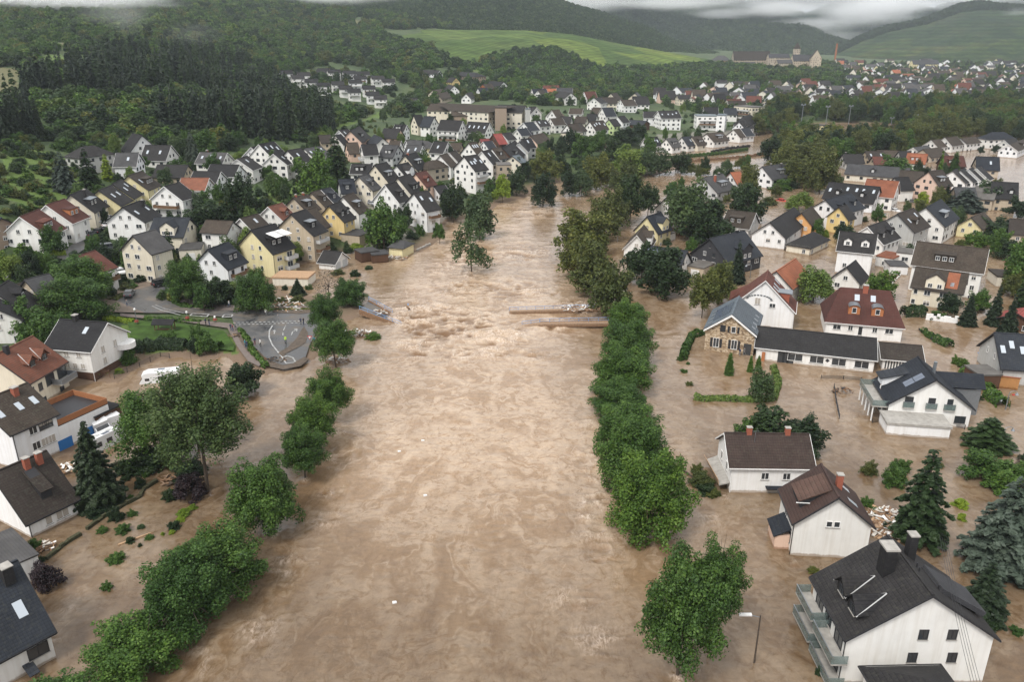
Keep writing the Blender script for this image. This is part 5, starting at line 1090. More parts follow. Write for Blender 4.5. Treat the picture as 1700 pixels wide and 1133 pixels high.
# red mansard house with two round-topped dormers
p1 = gz(1435, 535, 3.9); pb = gz(1431, 560, 0); an = math.atan2((gz(1494, 537, 3.9) - gz(1376, 527, 3.9)).y, (gz(1494, 537, 3.9) - gz(1376, 527, 3.9)).x)
nrm = Vector((-math.sin(an), math.cos(an), 0)); P = Vector((p1.x, p1.y, 0)) + nrm * 5.6
r = house(P, an, 15.0, 12.2, 9.6, 3.9, 'w', 'm', 'H5.0 N', 0, label='white house with maroon hipped roof and two round orange dormers', px=(1437, 500))
x, y, fs, es, hr, he, k = ends(r)
for u in (-5.3, -2.6, -.6, 2.2, 5.0): W_(r, 'y', 1, u, 1.9 if u != -.6 else 1.0, (1.6 if abs(u) > 4 else .9), 1.1 if u != -.6 else 2.0)
for u in (-2.2, 2.4):
    def _d(g):
        s = -1; y1 = y * .78; zb = hr - k * y1; n = 10; ring = [(u + 1.15 * math.cos(a), zb + 1.5 + .55 * math.sin(a)) for a in np.linspace(0, math.pi, n)]
        fr = [(u - 1.15, s * y1, zb - .1), (u + 1.15, s * y1, zb - .1)] + [(a, s * y1, b) for a, b in ring]; bk = [(a, -.2, b) for a, _, b in fr]; g.hexa(bk, fr, 0)
        for (a, b), (c, d) in zip(ring[:-1], ring[1:]): g.hexa([(a, s * (y1 + .3), b), (c, s * (y1 + .3), d), (c, -.3, d), (a, -.3, b)], [(a, s * (y1 + .3), b + .12), (c, s * (y1 + .3), d + .12), (c, -.3, d + .12), (a, -.3, b + .12)], 1)
    d = part(r, 'dormer', _d, [ORANGE, GREYM]); window(d, (u, -(y * .78 + .004), hr - k * y * .78 + .3), 0, .9, 1.2)
part(r, 'chimney', lambda g: (g.box(-.5, .5, -.9, .1, hr - 1, hr + .9, 0), g.box(-.56, .56, -.96, .16, hr + .9, hr + 1.0, 1)), [BRICKR, CONC])
for u in (-1.6, 1.6): part(r, 'skylight', lambda g: sq(g, u - .5, u + .5, 1.2, 2.3, fs), [SKYL])
# cream house in front of the long brown-roofed one, patched with orange tiles
r = rh('G', 700, 447, 1085, 497, 10, 8.4, 4.8, 'c', 'b', 'N dG1', label='cream house with orange-patched brown roof and large cream dormer, flooded')
x, y, fs, es, hr, he, k = ends(r); RX = 1 if math.cos(r.rotation_euler.z) > 0 else -1
for u in (-4.4, -1.9, 1.4, 4.0): W_(r, 'y', 1, RX * u, 2.9, 1.4 if abs(u) < 3 else .9, 1.2)
for u in (-4.6, -1.7, 1.4, 3.9): W_(r, 'y', 1, RX * u, .4, 1.4 if abs(u) < 3 else .9, 1.2, 'wn' if u != -1.7 else 'wg')
part(r, 'roof_patch', lambda g: (sq(g, min(RX * x * .3, RX * x * .78), max(RX * x * .3, RX * x * .78), .4, y * .9, fs)), [MATS['Ro']])
part(r, 'skylight', lambda g: sq(g, RX * x * .62, RX * x * .62 + .8, y * .6, y * .8, fs), [SKYL])
# long low hall and its extension
r = rh('P', 1257, 541.5, 1456, 562, 12, 5.2, 2.9, 'w', 'k', 'N', label='long low hall with dark tiled roof joined to the stone house', name='low_hall')
x, y, fs, es, hr, he, k = ends(r); RX = 1 if math.cos(r.rotation_euler.z) > 0 else -1
for u, w_ in ((-.32, 2.8), (.05, 2.6), (.42, 2.6), (.8, 2.6)):
    W_(r, 'y', 1, RX * x * u, .7, w_, 1.5, 'wn')
part(r, 'door', lambda g: [g.box(min(RX * x * a, RX * (x * a + 1.3)), max(RX * x * a, RX * (x * a + 1.3)), fs * (y + .03) - .03, fs * (y + .03) + .03, -.1, 2.3) for a in (-.62, -.54, -.46)] and None, [GLASS])
part(r, 'orange_panel', lambda g: g.box(min(-RX * x * .9, -RX * x * .84), max(-RX * x * .9, -RX * x * .84), fs * (y + .3) - .05, fs * (y + .3) + .05, -.1, 1.9), [ORANGE])
part(r, 'wall_emblem', lambda g: g.hexa([(RX * x * .23 + a, fs * (y + .01), 1.5 + b) for a, b in ((-.4, 0), (0, -.4), (.4, 0), (0, .4))], [(RX * x * .23 + a, fs * (y + .06), 1.5 + b) for a, b in ((-.4, 0), (0, -.4), (.4, 0), (0, .4))]), [DARK])
r = rh('P', 1459, 568, 1531, 574, 9, 4.2, 2.5, 'w', 'b', 'N', label='dark flat-pitched extension with lattice wall behind the modern house', name='extension_building')
x, y, fs, es, hr, he, k = ends(r); part(r, 'lattice', lambda g: [g.box(u, u + .25, fs * (y + .02) - .04, fs * (y + .02) + .04, .3, 2.1) for u in np.arange(-x + .2, x - .3, .5)] and None, [GLASS])
# dark-roofed grey house at the right edge
r = rh('G', 1265, 925, 1560, 942, 12.5, 8.2, 3.6, 'a', 'n', 'N s4', label='grey house with slate-blue tiled roof at the right edge above the hedge')
x, y, fs, es, hr, he, k = ends(r)
for u in (-2, 1.5): W_(r, 'x', 1 if (es < 0) == (math.cos(r.rotation_euler.z) > 0) else -1, u, 3.4, .6, 1.2)
r = rh('I', 1475, 130, 1545, 175, 5, 2.9, 2.6, 'x', 'v', 'N', label='grey-roofed carport with orange panel beside the right edge house', name='carport')
r = rh('I', 1572, 180, 1660, 190, .9, 2.4, 2.3, 'u', 'o', 'N', label='orange and grey gate wall by the right edge house', name='gate_wall')
# ---- lower left
r = rh('K', 400, 687, 722, 711, 11.5, 9.6, 6.0, 'w', 'k', 'N s1', label='white house with dark roof and brown ground floor beside the park lawn')
x, y, fs, es, hr, he, k = ends(r); RX = 1 if math.cos(r.rotation_euler.z) > 0 else -1
for u in (-.1, .45): W_(r, 'y', 1, RX * x * u, 4.3, 1.0, 1.3, 'ws')
for u in (-.15, .2, .55): W_(r, 'y', 1, RX * x * u, 2.0, .9, 1.1, 'ws')
eR = 1 if es == RX else -1
for u in (-2, 1.5): W_(r, 'x', eR, fs * -u, 4.2, 1.0, 1.4, 'ws'); 
for u in (-2.6,): W_(r, 'x', eR, fs * 2, 1.9, 1.0, 1.4, 'ws')
part(r, 'ground_floor', lambda g: g.box(-x - .04, x + .04, -y - .04, y + .04, -1.5, 1.4), [MATS['Wx']])
part(r, 'chimney', lambda g: (g.box(-RX * x * .35 - .4, -RX * x * .35 + .4, -.4, .4, hr - .6, hr + 1.0, 0), g.box(-RX * x * .35 - .5, -RX * x * .35 + .5, -.5, .5, hr + 1.0, hr + 1.15, 1)), [MATS['Rk'], CONC])
part(r, 'balcony', lambda g: [g.tube((RX * (x + .2), -fs * (y - 1.5), 3.2), (RX * (x + .2), -fs * (y - 1.5), 4.3), 2.0, 2.0, 16)], [WHITE])
r = rh('P', -14, 592, 54.5, 557.5, 12, 9.6, 5.2, 'c', 'r', 'N', label='cream house with mossy red roof, two dormers and furnished balcony, left edge')
x, y, fs, es, hr, he, k = ends(r); ex = -1 if es == 1 else 1
for u in (-.25, .4): gdorm(r, x * u, fs, 1.9, .72, .9, MATS['Rr'], MATS['Rr'])
for u, w_ in ((-4.6, 1.3), (-2.4, 1.0), (.2, 2.2), (3.4, 2.4)): W_(r, 'y', 1, u, 2.4, w_, 1.4 if w_ < 2 else 2.0, 'dn')
for u in (-4.4, -2.2, 2.6): W_(r, 'y', 1, u, -.2, 1.1, 1.2, 'dn')
RX = 1 if math.cos(r.rotation_euler.z) > 0 else -1
balc(r, 'y', 1, RX * x * .55, 2.3, 4.2, 2.0, mat=GREYM, plants=True)
part(r, 'chimney', lambda g: g.box(-RX * x * .5 - .4, -RX * x * .5 + .4, fs * .2, fs * .9, hr - 1, hr + .9, 0), [DARK])
r = rh('P', -40, 669, 45, 635.7, 12.5, 10.2, 6.4, 'w', 'b', 'N s3', label='long white house with dark roof and blue garage doors, left edge', name='house')
x, y, fs, es, hr, he, k = ends(r); RX = 1 if math.cos(r.rotation_euler.z) > 0 else -1
for u, z_, st in ((.35, 4.6, 'dg'), (.62, 4.6, 'dg'), (.3, 2.0, 'ws'), (.6, 2.0, 'ws'), (-.1, 4.6, 'wn'), (-.1, 2.0, 'wn')): W_(r, 'y', 1, RX * x * u, z_, 1.3, 1.3, st)
part(r, 'chimney', lambda g: (g.box(RX * x * .35 - .4, RX * x * .35 + .4, fs * .6, fs * 1.4, hr - 1, hr + .5, 0), g.box(RX * x * .35 - .5, RX * x * .35 + .5, fs * .5, fs * 1.5, hr + .5, hr + .62, 1)), [BRICKR, CONC])
ca, sa = math.cos(r.rotation_euler.z), math.sin(r.rotation_euler.z)
def _annex(g):
    x0, x1 = sorted((RX * x, RX * (x + 9))); y0, y1 = sorted((fs * y - fs * .0, fs * (y - 8))); g.box(x0, x1, y0, y1, -2, 4.0, 0); g.box(x0, x1, y0, y1, 4.0, 4.15, 1)
part(r, 'terrace_annex', _annex, [MATS['Ww'], DARK])
def _rail(g):
    x0, x1 = sorted((RX * x, RX * (x + 9))); 
    g.box(x0, x1, fs * (y - .05) - .04, fs * (y - .05) + .04, 4.15, 5.1); g.box(RX * (x + 8.95) - .04, RX * (x + 8.95) + .04, *sorted((fs * (y - .1), fs * (y - 7.9))), 4.15, 5.1); g.box(x0, x1, fs * (y - 7.95) - .04, fs * (y - 7.95) + .04, 4.15, 5.1)
part(r, 'terrace_rail', _rail, [simple('larch', (.34, .14, .06), .8, .25, 5)])
part(r, 'garage_door', lambda g: g.box(*sorted((RX * (x - .6), RX * (x + 1.8))), fs * (y + .02) - .03, fs * (y + .02) + .03, -.5, 1.7), [BLUED])
part(r, 'garage_door', lambda g: g.box(*sorted((RX * (x + 4.3), RX * (x + 6.7))), fs * (y + .02) - .03, fs * (y + .02) + .03, -.5, 1.7), [BLUED])
r = rh('P', -16, 787, 77, 748, 11.8, 8.0, 2.7, 'w', 'b', 'N', label='white cottage with mossy dark pantiled roof beside the tall spruce')
x, y, fs, es, hr, he, k = ends(r); RX = 1 if math.cos(r.rotation_euler.z) > 0 else -1
for u in (-.2, .25, .5): W_(r, 'y', 1, RX * x * u, .6, .9, 1.3, 'ws')
part(r, 'dormer', lambda g: (g.hexa([(RX * x * -.1, fs * y * .8, hr - k * y * .8), (RX * x * .32, fs * y * .8, hr - k * y * .8), (RX * x * .32, fs * y * .25, hr - 1.4), (-RX * x * .1, fs * y * .25, hr - 1.4)], [(RX * x * -.1, fs * y * .8, hr - k * y * .8 + 1.3), (RX * x * .32, fs * y * .8, hr - k * y * .8 + 1.3), (RX * x * .32, fs * y * .25, hr - .9), (-RX * x * .1, fs * y * .25, hr - .9)], 0), g.slab([(RX * x * -.16, fs * y * .88, hr - k * y * .8 + 1.3), (RX * x * .38, fs * y * .88, hr - k * y * .8 + 1.3), (RX * x * .38, fs * y * .15, hr - .75), (-RX * x * .16, fs * y * .15, hr - .75)], .14, 1)), [DARK, MATS['Rb']])
for u in (.1, .62): part(r, 'chimney', lambda g: (g.box(RX * x * u - .35, RX * x * u + .35, fs * .7, fs * 1.4, hr - 1, hr + .7, 0), g.box(RX * x * u - .45, RX * x * u + .45, *sorted((fs * .6, fs * 1.5)), hr + .7, hr + .8, 1)), [BRICKR, CONC])
rh('N', -120, 300, 150, 188, 9, 3.3, 3.1, 'w', 'g', 'N', label='flat grey-roofed white annex between the two lower left houses', name='annex_building')
r = rh('P', -90, 984, 28.5, 930, 12, 9.4, 3.7, 'w', 'n', 'N', label='white house with slate-blue tiled roof at the bottom left edge')
x, y, fs, es, hr, he, k = ends(r); RX = 1 if math.cos(r.rotation_euler.z) > 0 else -1
W_(r, 'y', 1, RX * x * .5, 1.2, 2.0, 1.4, 'dn'); part(r, 'skylight', lambda g: sq(g, *sorted((RX * x * .35, RX * x * .35 + RX * .9)), y * .5, y * .72, fs), [SKYL])
part(r, 'chimney', lambda g: (g.box(RX * x * .62 - .5, RX * x * .62 + .5, *sorted((fs * .6, fs * 1.7)), hr - 1.4, hr + .6, 0), g.box(RX * x * .62 - .55, RX * x * .62 + .55, *sorted((fs * .5, fs * 1.8)), hr + .6, hr + .7, 1)), [MATS['Rk'], CONC])
part(r, 'porch_roof', lambda g: g.slab([(-RX * x * .1, fs * y, 1.2), (RX * x * .25, fs * y, 1.2), (RX * x * .25, fs * (y + 1.5), .6), (-RX * x * .1, fs * (y + 1.5), .6)], .12), [MATS['Rn']])
rh('L', 165, 280, 300, 232, 11, 9, 4.5, 'w', 'n', 'db1 b1', label='white house with slate-blue roof and box dormer above the junction trees')
r = rh('L', 438, 158, 590, 117, 14, 12, 6.5, 'e', 'k', 'N db1', label='large pale yellow apartment house with white awnings and stacked balconies', name='apartment_house')
x, y, fs, es, hr, he, k = ends(r)
for z_ in (6.6, 4.0, 1.2):
    for u in (-2.2, .6): W_(r, 'x', 1, u, z_, .9, 1.2, 'wn' if u < 0 else 'ws')
RX = 1 if math.cos(r.rotation_euler.z) > 0 else -1
for z_ in (3.8, 1.1): W_(r, 'y', 1, -RX * x * .45, z_, 1.8, 1.3, 'wg'); balc(r, 'y', 1, RX * x * .45, z_ - .1, x * .95, 1.6, mat=SHUTG, plants=True); W_(r, 'y', 1, RX * x * .5, z_, 2.0, 1.8)
for a in (-.1, .5): part(r, 'awning', lambda g: g.slab([(RX * x * a - 1.8, fs * y * .45, hr - k * y * .45 + 1.4), (RX * x * a + 1.8, fs * y * .45, hr - k * y * .45 + 1.4), (RX * x * a + 1.8, fs * y * 1.0, hr - k * y * .45 + .6), (RX * x * a - 1.8, fs * y * 1.0, hr - k * y * .45 + .6)], .1), [WHITE])
rh('L', 1370, 222, 1392, 224, 7.5, 4.5, 3.2, 'e', 'g', 'H1.2 N', label='small pale yellow hut with grey hipped roof at the river edge', name='riverside_hut')
# long school-like building with brick stair tower, below the vineyard slope
def bigblock(a, b, W, hr, he, wall, roof, label, **k):
    p = gz(*a, 0) ; q = hit(*a, hr); c = gz(b[0], b[1], q.z); d = c.xy - q.xy; L = d.length; m = q.xy + d / 2
    return house(Vector((m.x, m.y, q.z - hr)), math.atan2(d.y, d.x), L, W, hr, he, wall, roof, k.get('o', ''), 1, label=label, px=a, name='school_building')
bigblock((716, 172), (760, 173), 16, 12, 8.5, 'c', 'b', 'long cream school wing with brown roof, left end, below the vineyard')
bigblock((758, 172), (822, 175), 16, 13, 9.5, 'c', 'b', 'central cream school wing with hipped brown roof below the vineyard', o='H30')
bigblock((828, 174), (872, 175), 16, 13, 9.5, 'c', 'k', 'right cream school wing with dark roof beside the brick stair tower')
bigblock((822, 177), (841, 177), 12, 13.6, 13.2, 'B', 'b', 'brown brick stair tower of the school', o='N')
bigblock((750, 182), (784, 182), 12, 10, 7, 'B', 'b', 'low brick school annex with hipped roof in front of the long wing', o='H6 N')
bigblock((872, 180), (880, 180), 8, 12, 11.7, 'a', 'z', 'glass stair tower at the right end of the school', o='N')
# ================================================================ terraced houses, hillside houses, monastery, far town
for a, b in [(75,368),(165,378),(320,364),(400,370),(470,374),(545,396),(205,412),(268,432),(340,424),(430,416),(500,446),(425,462),(520,478),(560,496),(600,412),(455,395),(380,446),(135,392)]:
    ridgehouse('S', a - 34, b - 8, a + 34, b - 9, 9, 9, 6.4, 'w', 'k', 'b', place='in the terraced rows under the wood')
ridgehouse('S', 240, 348, 300, 350, 10, 9, 5, 'y', 'k', place='in the terraced rows under the wood')
for ln in """780 358 865 360 11 8 4.5 w k
965 368 1050 372 16 9 5.5 B k H
918 396 950 398 10 10 6 y k
830 462 880 455 10 8 4.5 c b
885 425 940 440 10 9 5 w k
850 480 905 470 9 8 4 t b
1085 432 1130 428 10 9 5 o b
1125 415 1195 420 11 9 5 w k
1060 452 1110 450 9 8 4 w n
1000 480 1050 462 9 8 4 w k
710 502 755 504 9 7 4 w k
1480 468 1540 476 12 10 6 w k
1320 548 1360 546 9 9 6 w k
1440 566 1480 562 8 9 5 w b""".split('\n'):
    a = ln.split(); ridgehouse('S', *[float(v) for v in a[:7]], a[7], a[8], ' '.join(a[9:]))
def farblock(px, py, D, ang, L, W, hr, he, wall, roof, label, opts='', name='monastery_building'):
    P = gD(px, py, D); return house(P, R(ang), L, W, hr, he, wall, roof, opts, 2, label=label, px=(px, py), name=name)
farblock(1196, 106, 1500, 0, 30, 22, 14, 6, 'u', 'g', 'grey-roofed hall at the left end of the hilltop monastery', 'H5')
farblock(1245, 112, 1480, 2, 62, 17, 26, 13, 'C', 'b', 'long ochre monastery building with tall brown roof on the hilltop')
farblock(1240, 114, 1450, 2, 24, 8, 11, 7, 'y', 'g', 'low ochre front wing of the monastery')
farblock(1290, 112, 1470, 0, 34, 15, 22, 16, 't', 'g', 'stone monastery wing with grey roof right of the dark tree')
farblock(1300, 115, 1430, 4, 24, 12, 15, 10, 't', 'g', 'lower stone monastery wing in front')
farblock(1330, 112, 1450, 4, 34, 15, 20, 11, 't', 'g', 'stone monastery church nave with grey roof')
farblock(1352, 113, 1430, 75, 26, 16, 28, 16, 't', 'b', 'tall sandstone monastery gable at the right end')
farblock(1320, 106, 1480, 0, 9, 9, 34, 25, 't', 'b', 'monastery church tower with pointed cap', 'H.2', name='church_tower')
farblock(1386, 100, 2050, 0, 3, 3, 36, 35.5, 'o', 'o', 'thin red brick chimney beyond the monastery', 'N', name='factory_chimney')
farblock(1532, 118, 1750, 5, 50, 14, 20, 13, 'e', 'g', 'long pale villa with two pavilions in the far town')
_r = random.Random(5)
FT = []
def town(poly, n, mind, hues, place, sz=(10, 15), dirs=(0, 70, 20)):
    xs = [p[0] for p in poly]; ys = [p[1] for p in poly]; k = 0; pl = []
    for _ in range(n * 60):
        if k >= n: break
        x = _r.uniform(min(xs), max(xs)); y = min(ys) + (max(ys) - min(ys)) * _r.random() ** .9
        if not inpoly(np.array([x]), np.array([y]), poly)[0]: continue
        p = hit(x, y)
        D = math.hypot(p.x, p.y)
        if D > 3500 or any((p.x - a) ** 2 + (p.y - b) ** 2 < mind ** 2 for a, b in FT): continue
        if any((p.x - h[0]) ** 2 + (p.y - h[1]) ** 2 < 15 ** 2 for h in HOUSES): continue
        FT.append((p.x, p.y)); k += 1; wl = _r.choice(hues); rf = _r.choice('kkkkbbgnngm' if _r.random() < .97 else 'ro')
        TOWN.append((D, p, R(_r.choice(dirs) + _r.uniform(-12, 12)), _r.uniform(*sz), _r.uniform(9, 12), _r.uniform(8, 11), _r.uniform(4, 6), wl, rf, (x, y), place))
TOWN = []
town([(1090,158),(1200,143),(1330,142),(1440,150),(1440,180),(1340,188),(1250,192),(1180,180),(1100,178)], 74, 16, 'wwwwwcccp', 'in the town beyond the bend')
town([(1440,152),(1700,150),(1720,178),(1640,182),(1440,180)], 52, 16, 'wwwwcctp', 'behind the sports field trees', dirs=(0, 80))
town([(1372,103),(1700,104),(1720,150),(1560,150),(1400,148),(1380,125)], 120, 20, 'wwwwwccep', 'at the foot of the terraced vineyards', (11, 18))
town([(900,150),(1010,168),(1090,176),(1080,190),(960,180),(890,168)], 14, 15, 'wwwc', 'below the vineyard slope')
TOWN.sort(key=lambda t: t[0]); NH = 296 - len(HOUSES); rest_ = MB(); rk = 'wcpte' ; rr_ = 'kbgnmro'; rm_ = [MATS['W' + c] for c in rk] + [MATS['R' + c] for c in rr_]
for t in TOWN[:NH]: house(Vector((t[1].x, t[1].y, max(t[1].z, 0) - .1)), t[2], t[3], t[4], t[5], t[6], t[7], t[8], '', 2 if t[0] > 900 else 1, px=t[9], place=t[10], group='houses of the far town')
for t in TOWN[NH:]:
    c_, s_ = math.cos(t[2]), math.sin(t[2]); x, y, hr, he = t[3] / 2, t[4] / 2, t[5], t[6]; T_ = lambda a, b, z: (t[1].x + a * c_ - b * s_, t[1].y + a * s_ + b * c_, t[1].z - .1 + z); i_ = rk.index(t[7]); j_ = 5 + rr_.index(t[8])
    for q in (((-x, -y, -2), (x, -y, -2), (x, -y, he), (-x, -y, he)), ((x, y, -2), (-x, y, -2), (-x, y, he), (x, y, he)), ((x, -y, -2), (x, y, -2), (x, y, he), (x, 0, hr - .1), (x, -y, he)), ((-x, y, -2), (-x, -y, -2), (-x, -y, he), (-x, 0, hr - .1), (-x, y, he))): rest_.face([T_(*p) for p in q], i_)
    k_ = (hr - he) / y; o_ = .45
    for sg in (-1, 1): rest_.hexa([T_(*p) for p in ((-x - o_, 0, hr - .25), (x + o_, 0, hr - .25), (x + o_, sg * (y + o_), he - k_ * o_ - .25), (-x - o_, sg * (y + o_), he - k_ * o_ - .25))], [T_(*p) for p in ((-x - o_, 0, hr), (x + o_, 0, hr), (x + o_, sg * (y + o_), he - k_ * o_), (-x - o_, sg * (y + o_), he - k_ * o_))], j_)
    HOUSES.append((t[1].x, t[1].y, t[2], x, y, hr))
tag(rest_.build('far_town_houses', rm_), 'farthest small houses of the town spread along the valley floor', kind='stuff')
# ================================================================ woods
VINE = [(625,47),(644,65),(702,78),(731,94),(760,113),(800,107),(822,100),(848,87),(883,86),(919,83),(955,97),(994,117),(1088,117),(1150,112),(1206,110),(1290,118),(1200,98),(1130,89),(1050,76),(960,58),(920,48),(870,47)]
FOREST = [(-400,400),(-10,374),(20,352),(70,350),(130,345),(128,300),(122,262),(180,262),(200,225),(240,222),(262,240),(300,262),(330,262),(400,248),(450,236),(520,236),(556,214),(590,196),(640,192),(668,196),(705,182),(712,172),(700,160),(668,168),(652,184),(600,190),(540,182),(470,160),(452,122),(560,106),(640,118),(690,150),(705,116),(740,112),(800,120),(840,150),(860,170),(900,176),(930,176),(960,165),(1040,168),(1080,158),(1180,145),(1290,140),(1390,150),(1400,122),(1380,108),(1330,112),(1300,120),(1200,112),(1100,90),(1000,60),(940,45),(900,-60),(-400,-60)]
CLEAR = [[(0,258),(60,240),(112,256),(145,300),(132,352),(60,372),(0,348)], [(-60,108),(38,110),(42,182),(-60,185)], [(60,88),(180,92),(178,118),(70,116)]] + [VINE] + LUSH[1:2] + [LUSH[4]] + [LUSH[5]] + DRY + [[(560,205),(640,192),(655,172),(600,195),(560,212)]]
def forest_ok(px, py):
    m = inpoly(px, py, FOREST)
    for c in CLEAR: m &= ~inpoly(px, py, c)
    return m
rg = np.random.default_rng(12)
def cand(az0, az1, D0, D1, area):
    n = int((D1 ** 2 - D0 ** 2) / 2 * math.radians(az1 - az0) / area); a = np.radians(rg.uniform(az0, az1, n)); D = np.sqrt(rg.uniform(D0 ** 2, D1 ** 2, n)); return D * np.sin(a), D * np.cos(a)
X, Y = [], []
for a in ((-40, 24, 240, 520, 34), (-40, 24, 520, 900, 48), (-40, 26, 900, 2000, 85)):
    x, y = cand(*a); X.append(x); Y.append(y)
X = np.concatenate(X); Y = np.concatenate(Y); Zt = terr(X, Y); px, py = proj(X, Y, Zt); ok = forest_ok(px, py) & (sdist(X, Y) > 12)
X, Y, Zt, px, py = X[ok], Y[ok], Zt[ok], px[ok], py[ok]
hx = np.array([(h[0], h[1]) for h in HOUSES]); ok = np.ones(len(X), bool)
for a, b in hx: ok &= (X - a) ** 2 + (Y - b) ** 2 > 11.5 ** 2
X, Y, Zt, px, py = X[ok], Y[ok], Zt[ok], px[ok], py[ok]; D = np.hypot(X, Y)
# the dark conifer wood sits in the middle of the slope
CON = [(0,240),(30,150),(120,120),(200,95),(300,90),(420,115),(470,140),(560,165),(640,190),(560,220),(450,240),(330,230),(250,215),(180,215),(100,235)]
con = inpoly(px, py, CON) & (vnoise(X / 45, Y / 45, 61) > .43)
size = rg.uniform(2.6, 5.6, len(X)) * np.where(D > 900, 1.35, 1) * np.where(con, .8, 1); hgt = np.where(con, rg.uniform(14, 24, len(X)), size * rg.uniform(1.5, 2.0, len(X)))
near_edge = (py > 215) & (px < 330); hgt = np.where(near_edge & ~con, hgt * .6, hgt); size = np.where(near_edge & ~con, size * .75, size)
FP = []   # forest tree kinds: whole tree in unit size (half width 1, height 1, base at 0)
def forest_proto(key, mk, seed, n, size_):
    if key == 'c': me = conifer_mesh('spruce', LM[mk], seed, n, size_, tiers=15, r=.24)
    else:
        me, _ = broad_mesh('tree', LM[mk], seed, n, size_, lobes=22, rz=.9)
    o = bpy.data.objects.new('wood_source', me); return o
wc = bpy.data.collections.new('woodland_sources'); src = []
for key, mk, seed, n, s_ in (('b','green',71,1100,.17),('b','dark',72,1100,.17),('b','dark',73,1100,.17),('b','grey',74,1100,.17),('b','olive',75,1100,.17),('b','green',76,1100,.16),('c','spruce',77,1400,.055),('c','spruce',78,1400,.055),('c','dark',79,1300,.055),('b','light',80,1000,.16)):
    o = forest_proto(key, mk, seed, n, s_); o.name = 'wood_%02d' % len(src); src.append(o); wc.objects.link(o)
def scatter(name, P, S, I, mats=None, label=None):
    n = len(P); me = bpy.data.meshes.new(name); me.vertices.add(n); me.vertices.foreach_set('co', np.asarray(P, np.float32).ravel())
    a = me.attributes.new('scl', 'FLOAT_VECTOR', 'POINT'); a.data.foreach_set('vector', np.asarray(S, np.float32).ravel())
    a = me.attributes.new('rot', 'FLOAT', 'POINT'); a.data.foreach_set('value', rg.uniform(0, 6.28, n).astype(np.float32)); a = me.attributes.new('idx', 'INT', 'POINT'); a.data.foreach_set('value', np.asarray(I, np.int32))
    o = link(name, me); md = o.modifiers.new('scatter', 'NODES'); g = bpy.data.node_groups.new(name, 'GeometryNodeTree'); g.interface.new_socket('Geometry', in_out='INPUT', socket_type='NodeSocketGeometry'); g.interface.new_socket('Geometry', in_out='OUTPUT', socket_type='NodeSocketGeometry')
    i_, o_ = g.nodes.new('NodeGroupInput'), g.nodes.new('NodeGroupOutput'); ip = g.nodes.new('GeometryNodeInstanceOnPoints'); ci = g.nodes.new('GeometryNodeCollectionInfo'); ci.inputs['Collection'].default_value = wc; ci.inputs['Separate Children'].default_value = True; ci.inputs['Reset Children'].default_value = True
    def att(nm, ty): x = g.nodes.new('GeometryNodeInputNamedAttribute'); x.data_type = ty; x.inputs[0].default_value = nm; return x.outputs['Attribute']
    cx = g.nodes.new('ShaderNodeCombineXYZ'); g.links.new(att('rot', 'FLOAT'), cx.inputs[2]); g.links.new(i_.outputs[0], ip.inputs['Points']); g.links.new(ci.outputs[0], ip.inputs['Instance']); ip.inputs['Pick Instance'].default_value = True
    g.links.new(att('idx', 'INT'), ip.inputs['Instance Index']); g.links.new(cx.outputs[0], ip.inputs['Rotation']); g.links.new(att('scl', 'FLOAT_VECTOR'), ip.inputs['Scale']); g.links.new(ip.outputs[0], o_.inputs[0]); md.node_group = g
    tag(o, label, None, None, 'stuff'); return o
idx = np.where(con, rg.choice([6, 7, 8], len(X)), rg.choice([0, 1, 2, 3, 4, 5, 1, 2, 9], len(X), p=[.22, .10, .10, .16, .12, .18, .03, .03, .06]))
order = np.argsort(D); NI = 240
for q in order[:NI]:
    s, h = float(size[q]), float(hgt[q]); rz = random.uniform(0, 6.28)
    if con[q]:
        e = link('spruce_tree', PC['spruce'][q % 2], None, (X[q], Y[q], Zt[q] - .3), rz, (s / .22, s / .22, h)); tag(e, 'dark spruce in the wood on the left hillside', 'tree', 'spruces of the hillside wood')
    else:
        k = ('mid', 'middark', 'grey', 'middark', 'olive', 'mid', 'mid', 'mid', 'mid', 'light')[idx[q]]; me = PB[k][q % len(PB[k])][0]
        e = link('forest_tree', me, None, (X[q], Y[q], Zt[q] + h * .42), rz, (s * 1.1, s * 1.1, h * .5)); tag(e, 'green broadleaf tree in the wood on the left hillside', 'tree', 'broadleaf trees of the hillside wood')
rest = order[NI:]; isC = con[rest]
P3 = np.stack([X[rest], Y[rest], Zt[rest] + np.where(isC, -.3, hgt[rest] * .42)], 1); S3 = np.stack([np.where(isC, size[rest] / .24, size[rest] * 1.12)] * 2 + [np.where(isC, hgt[rest], hgt[rest] * .5)], 1)
scatter('hillside_forest', P3, S3, idx[rest], label='wooded hillside above the left bank village')
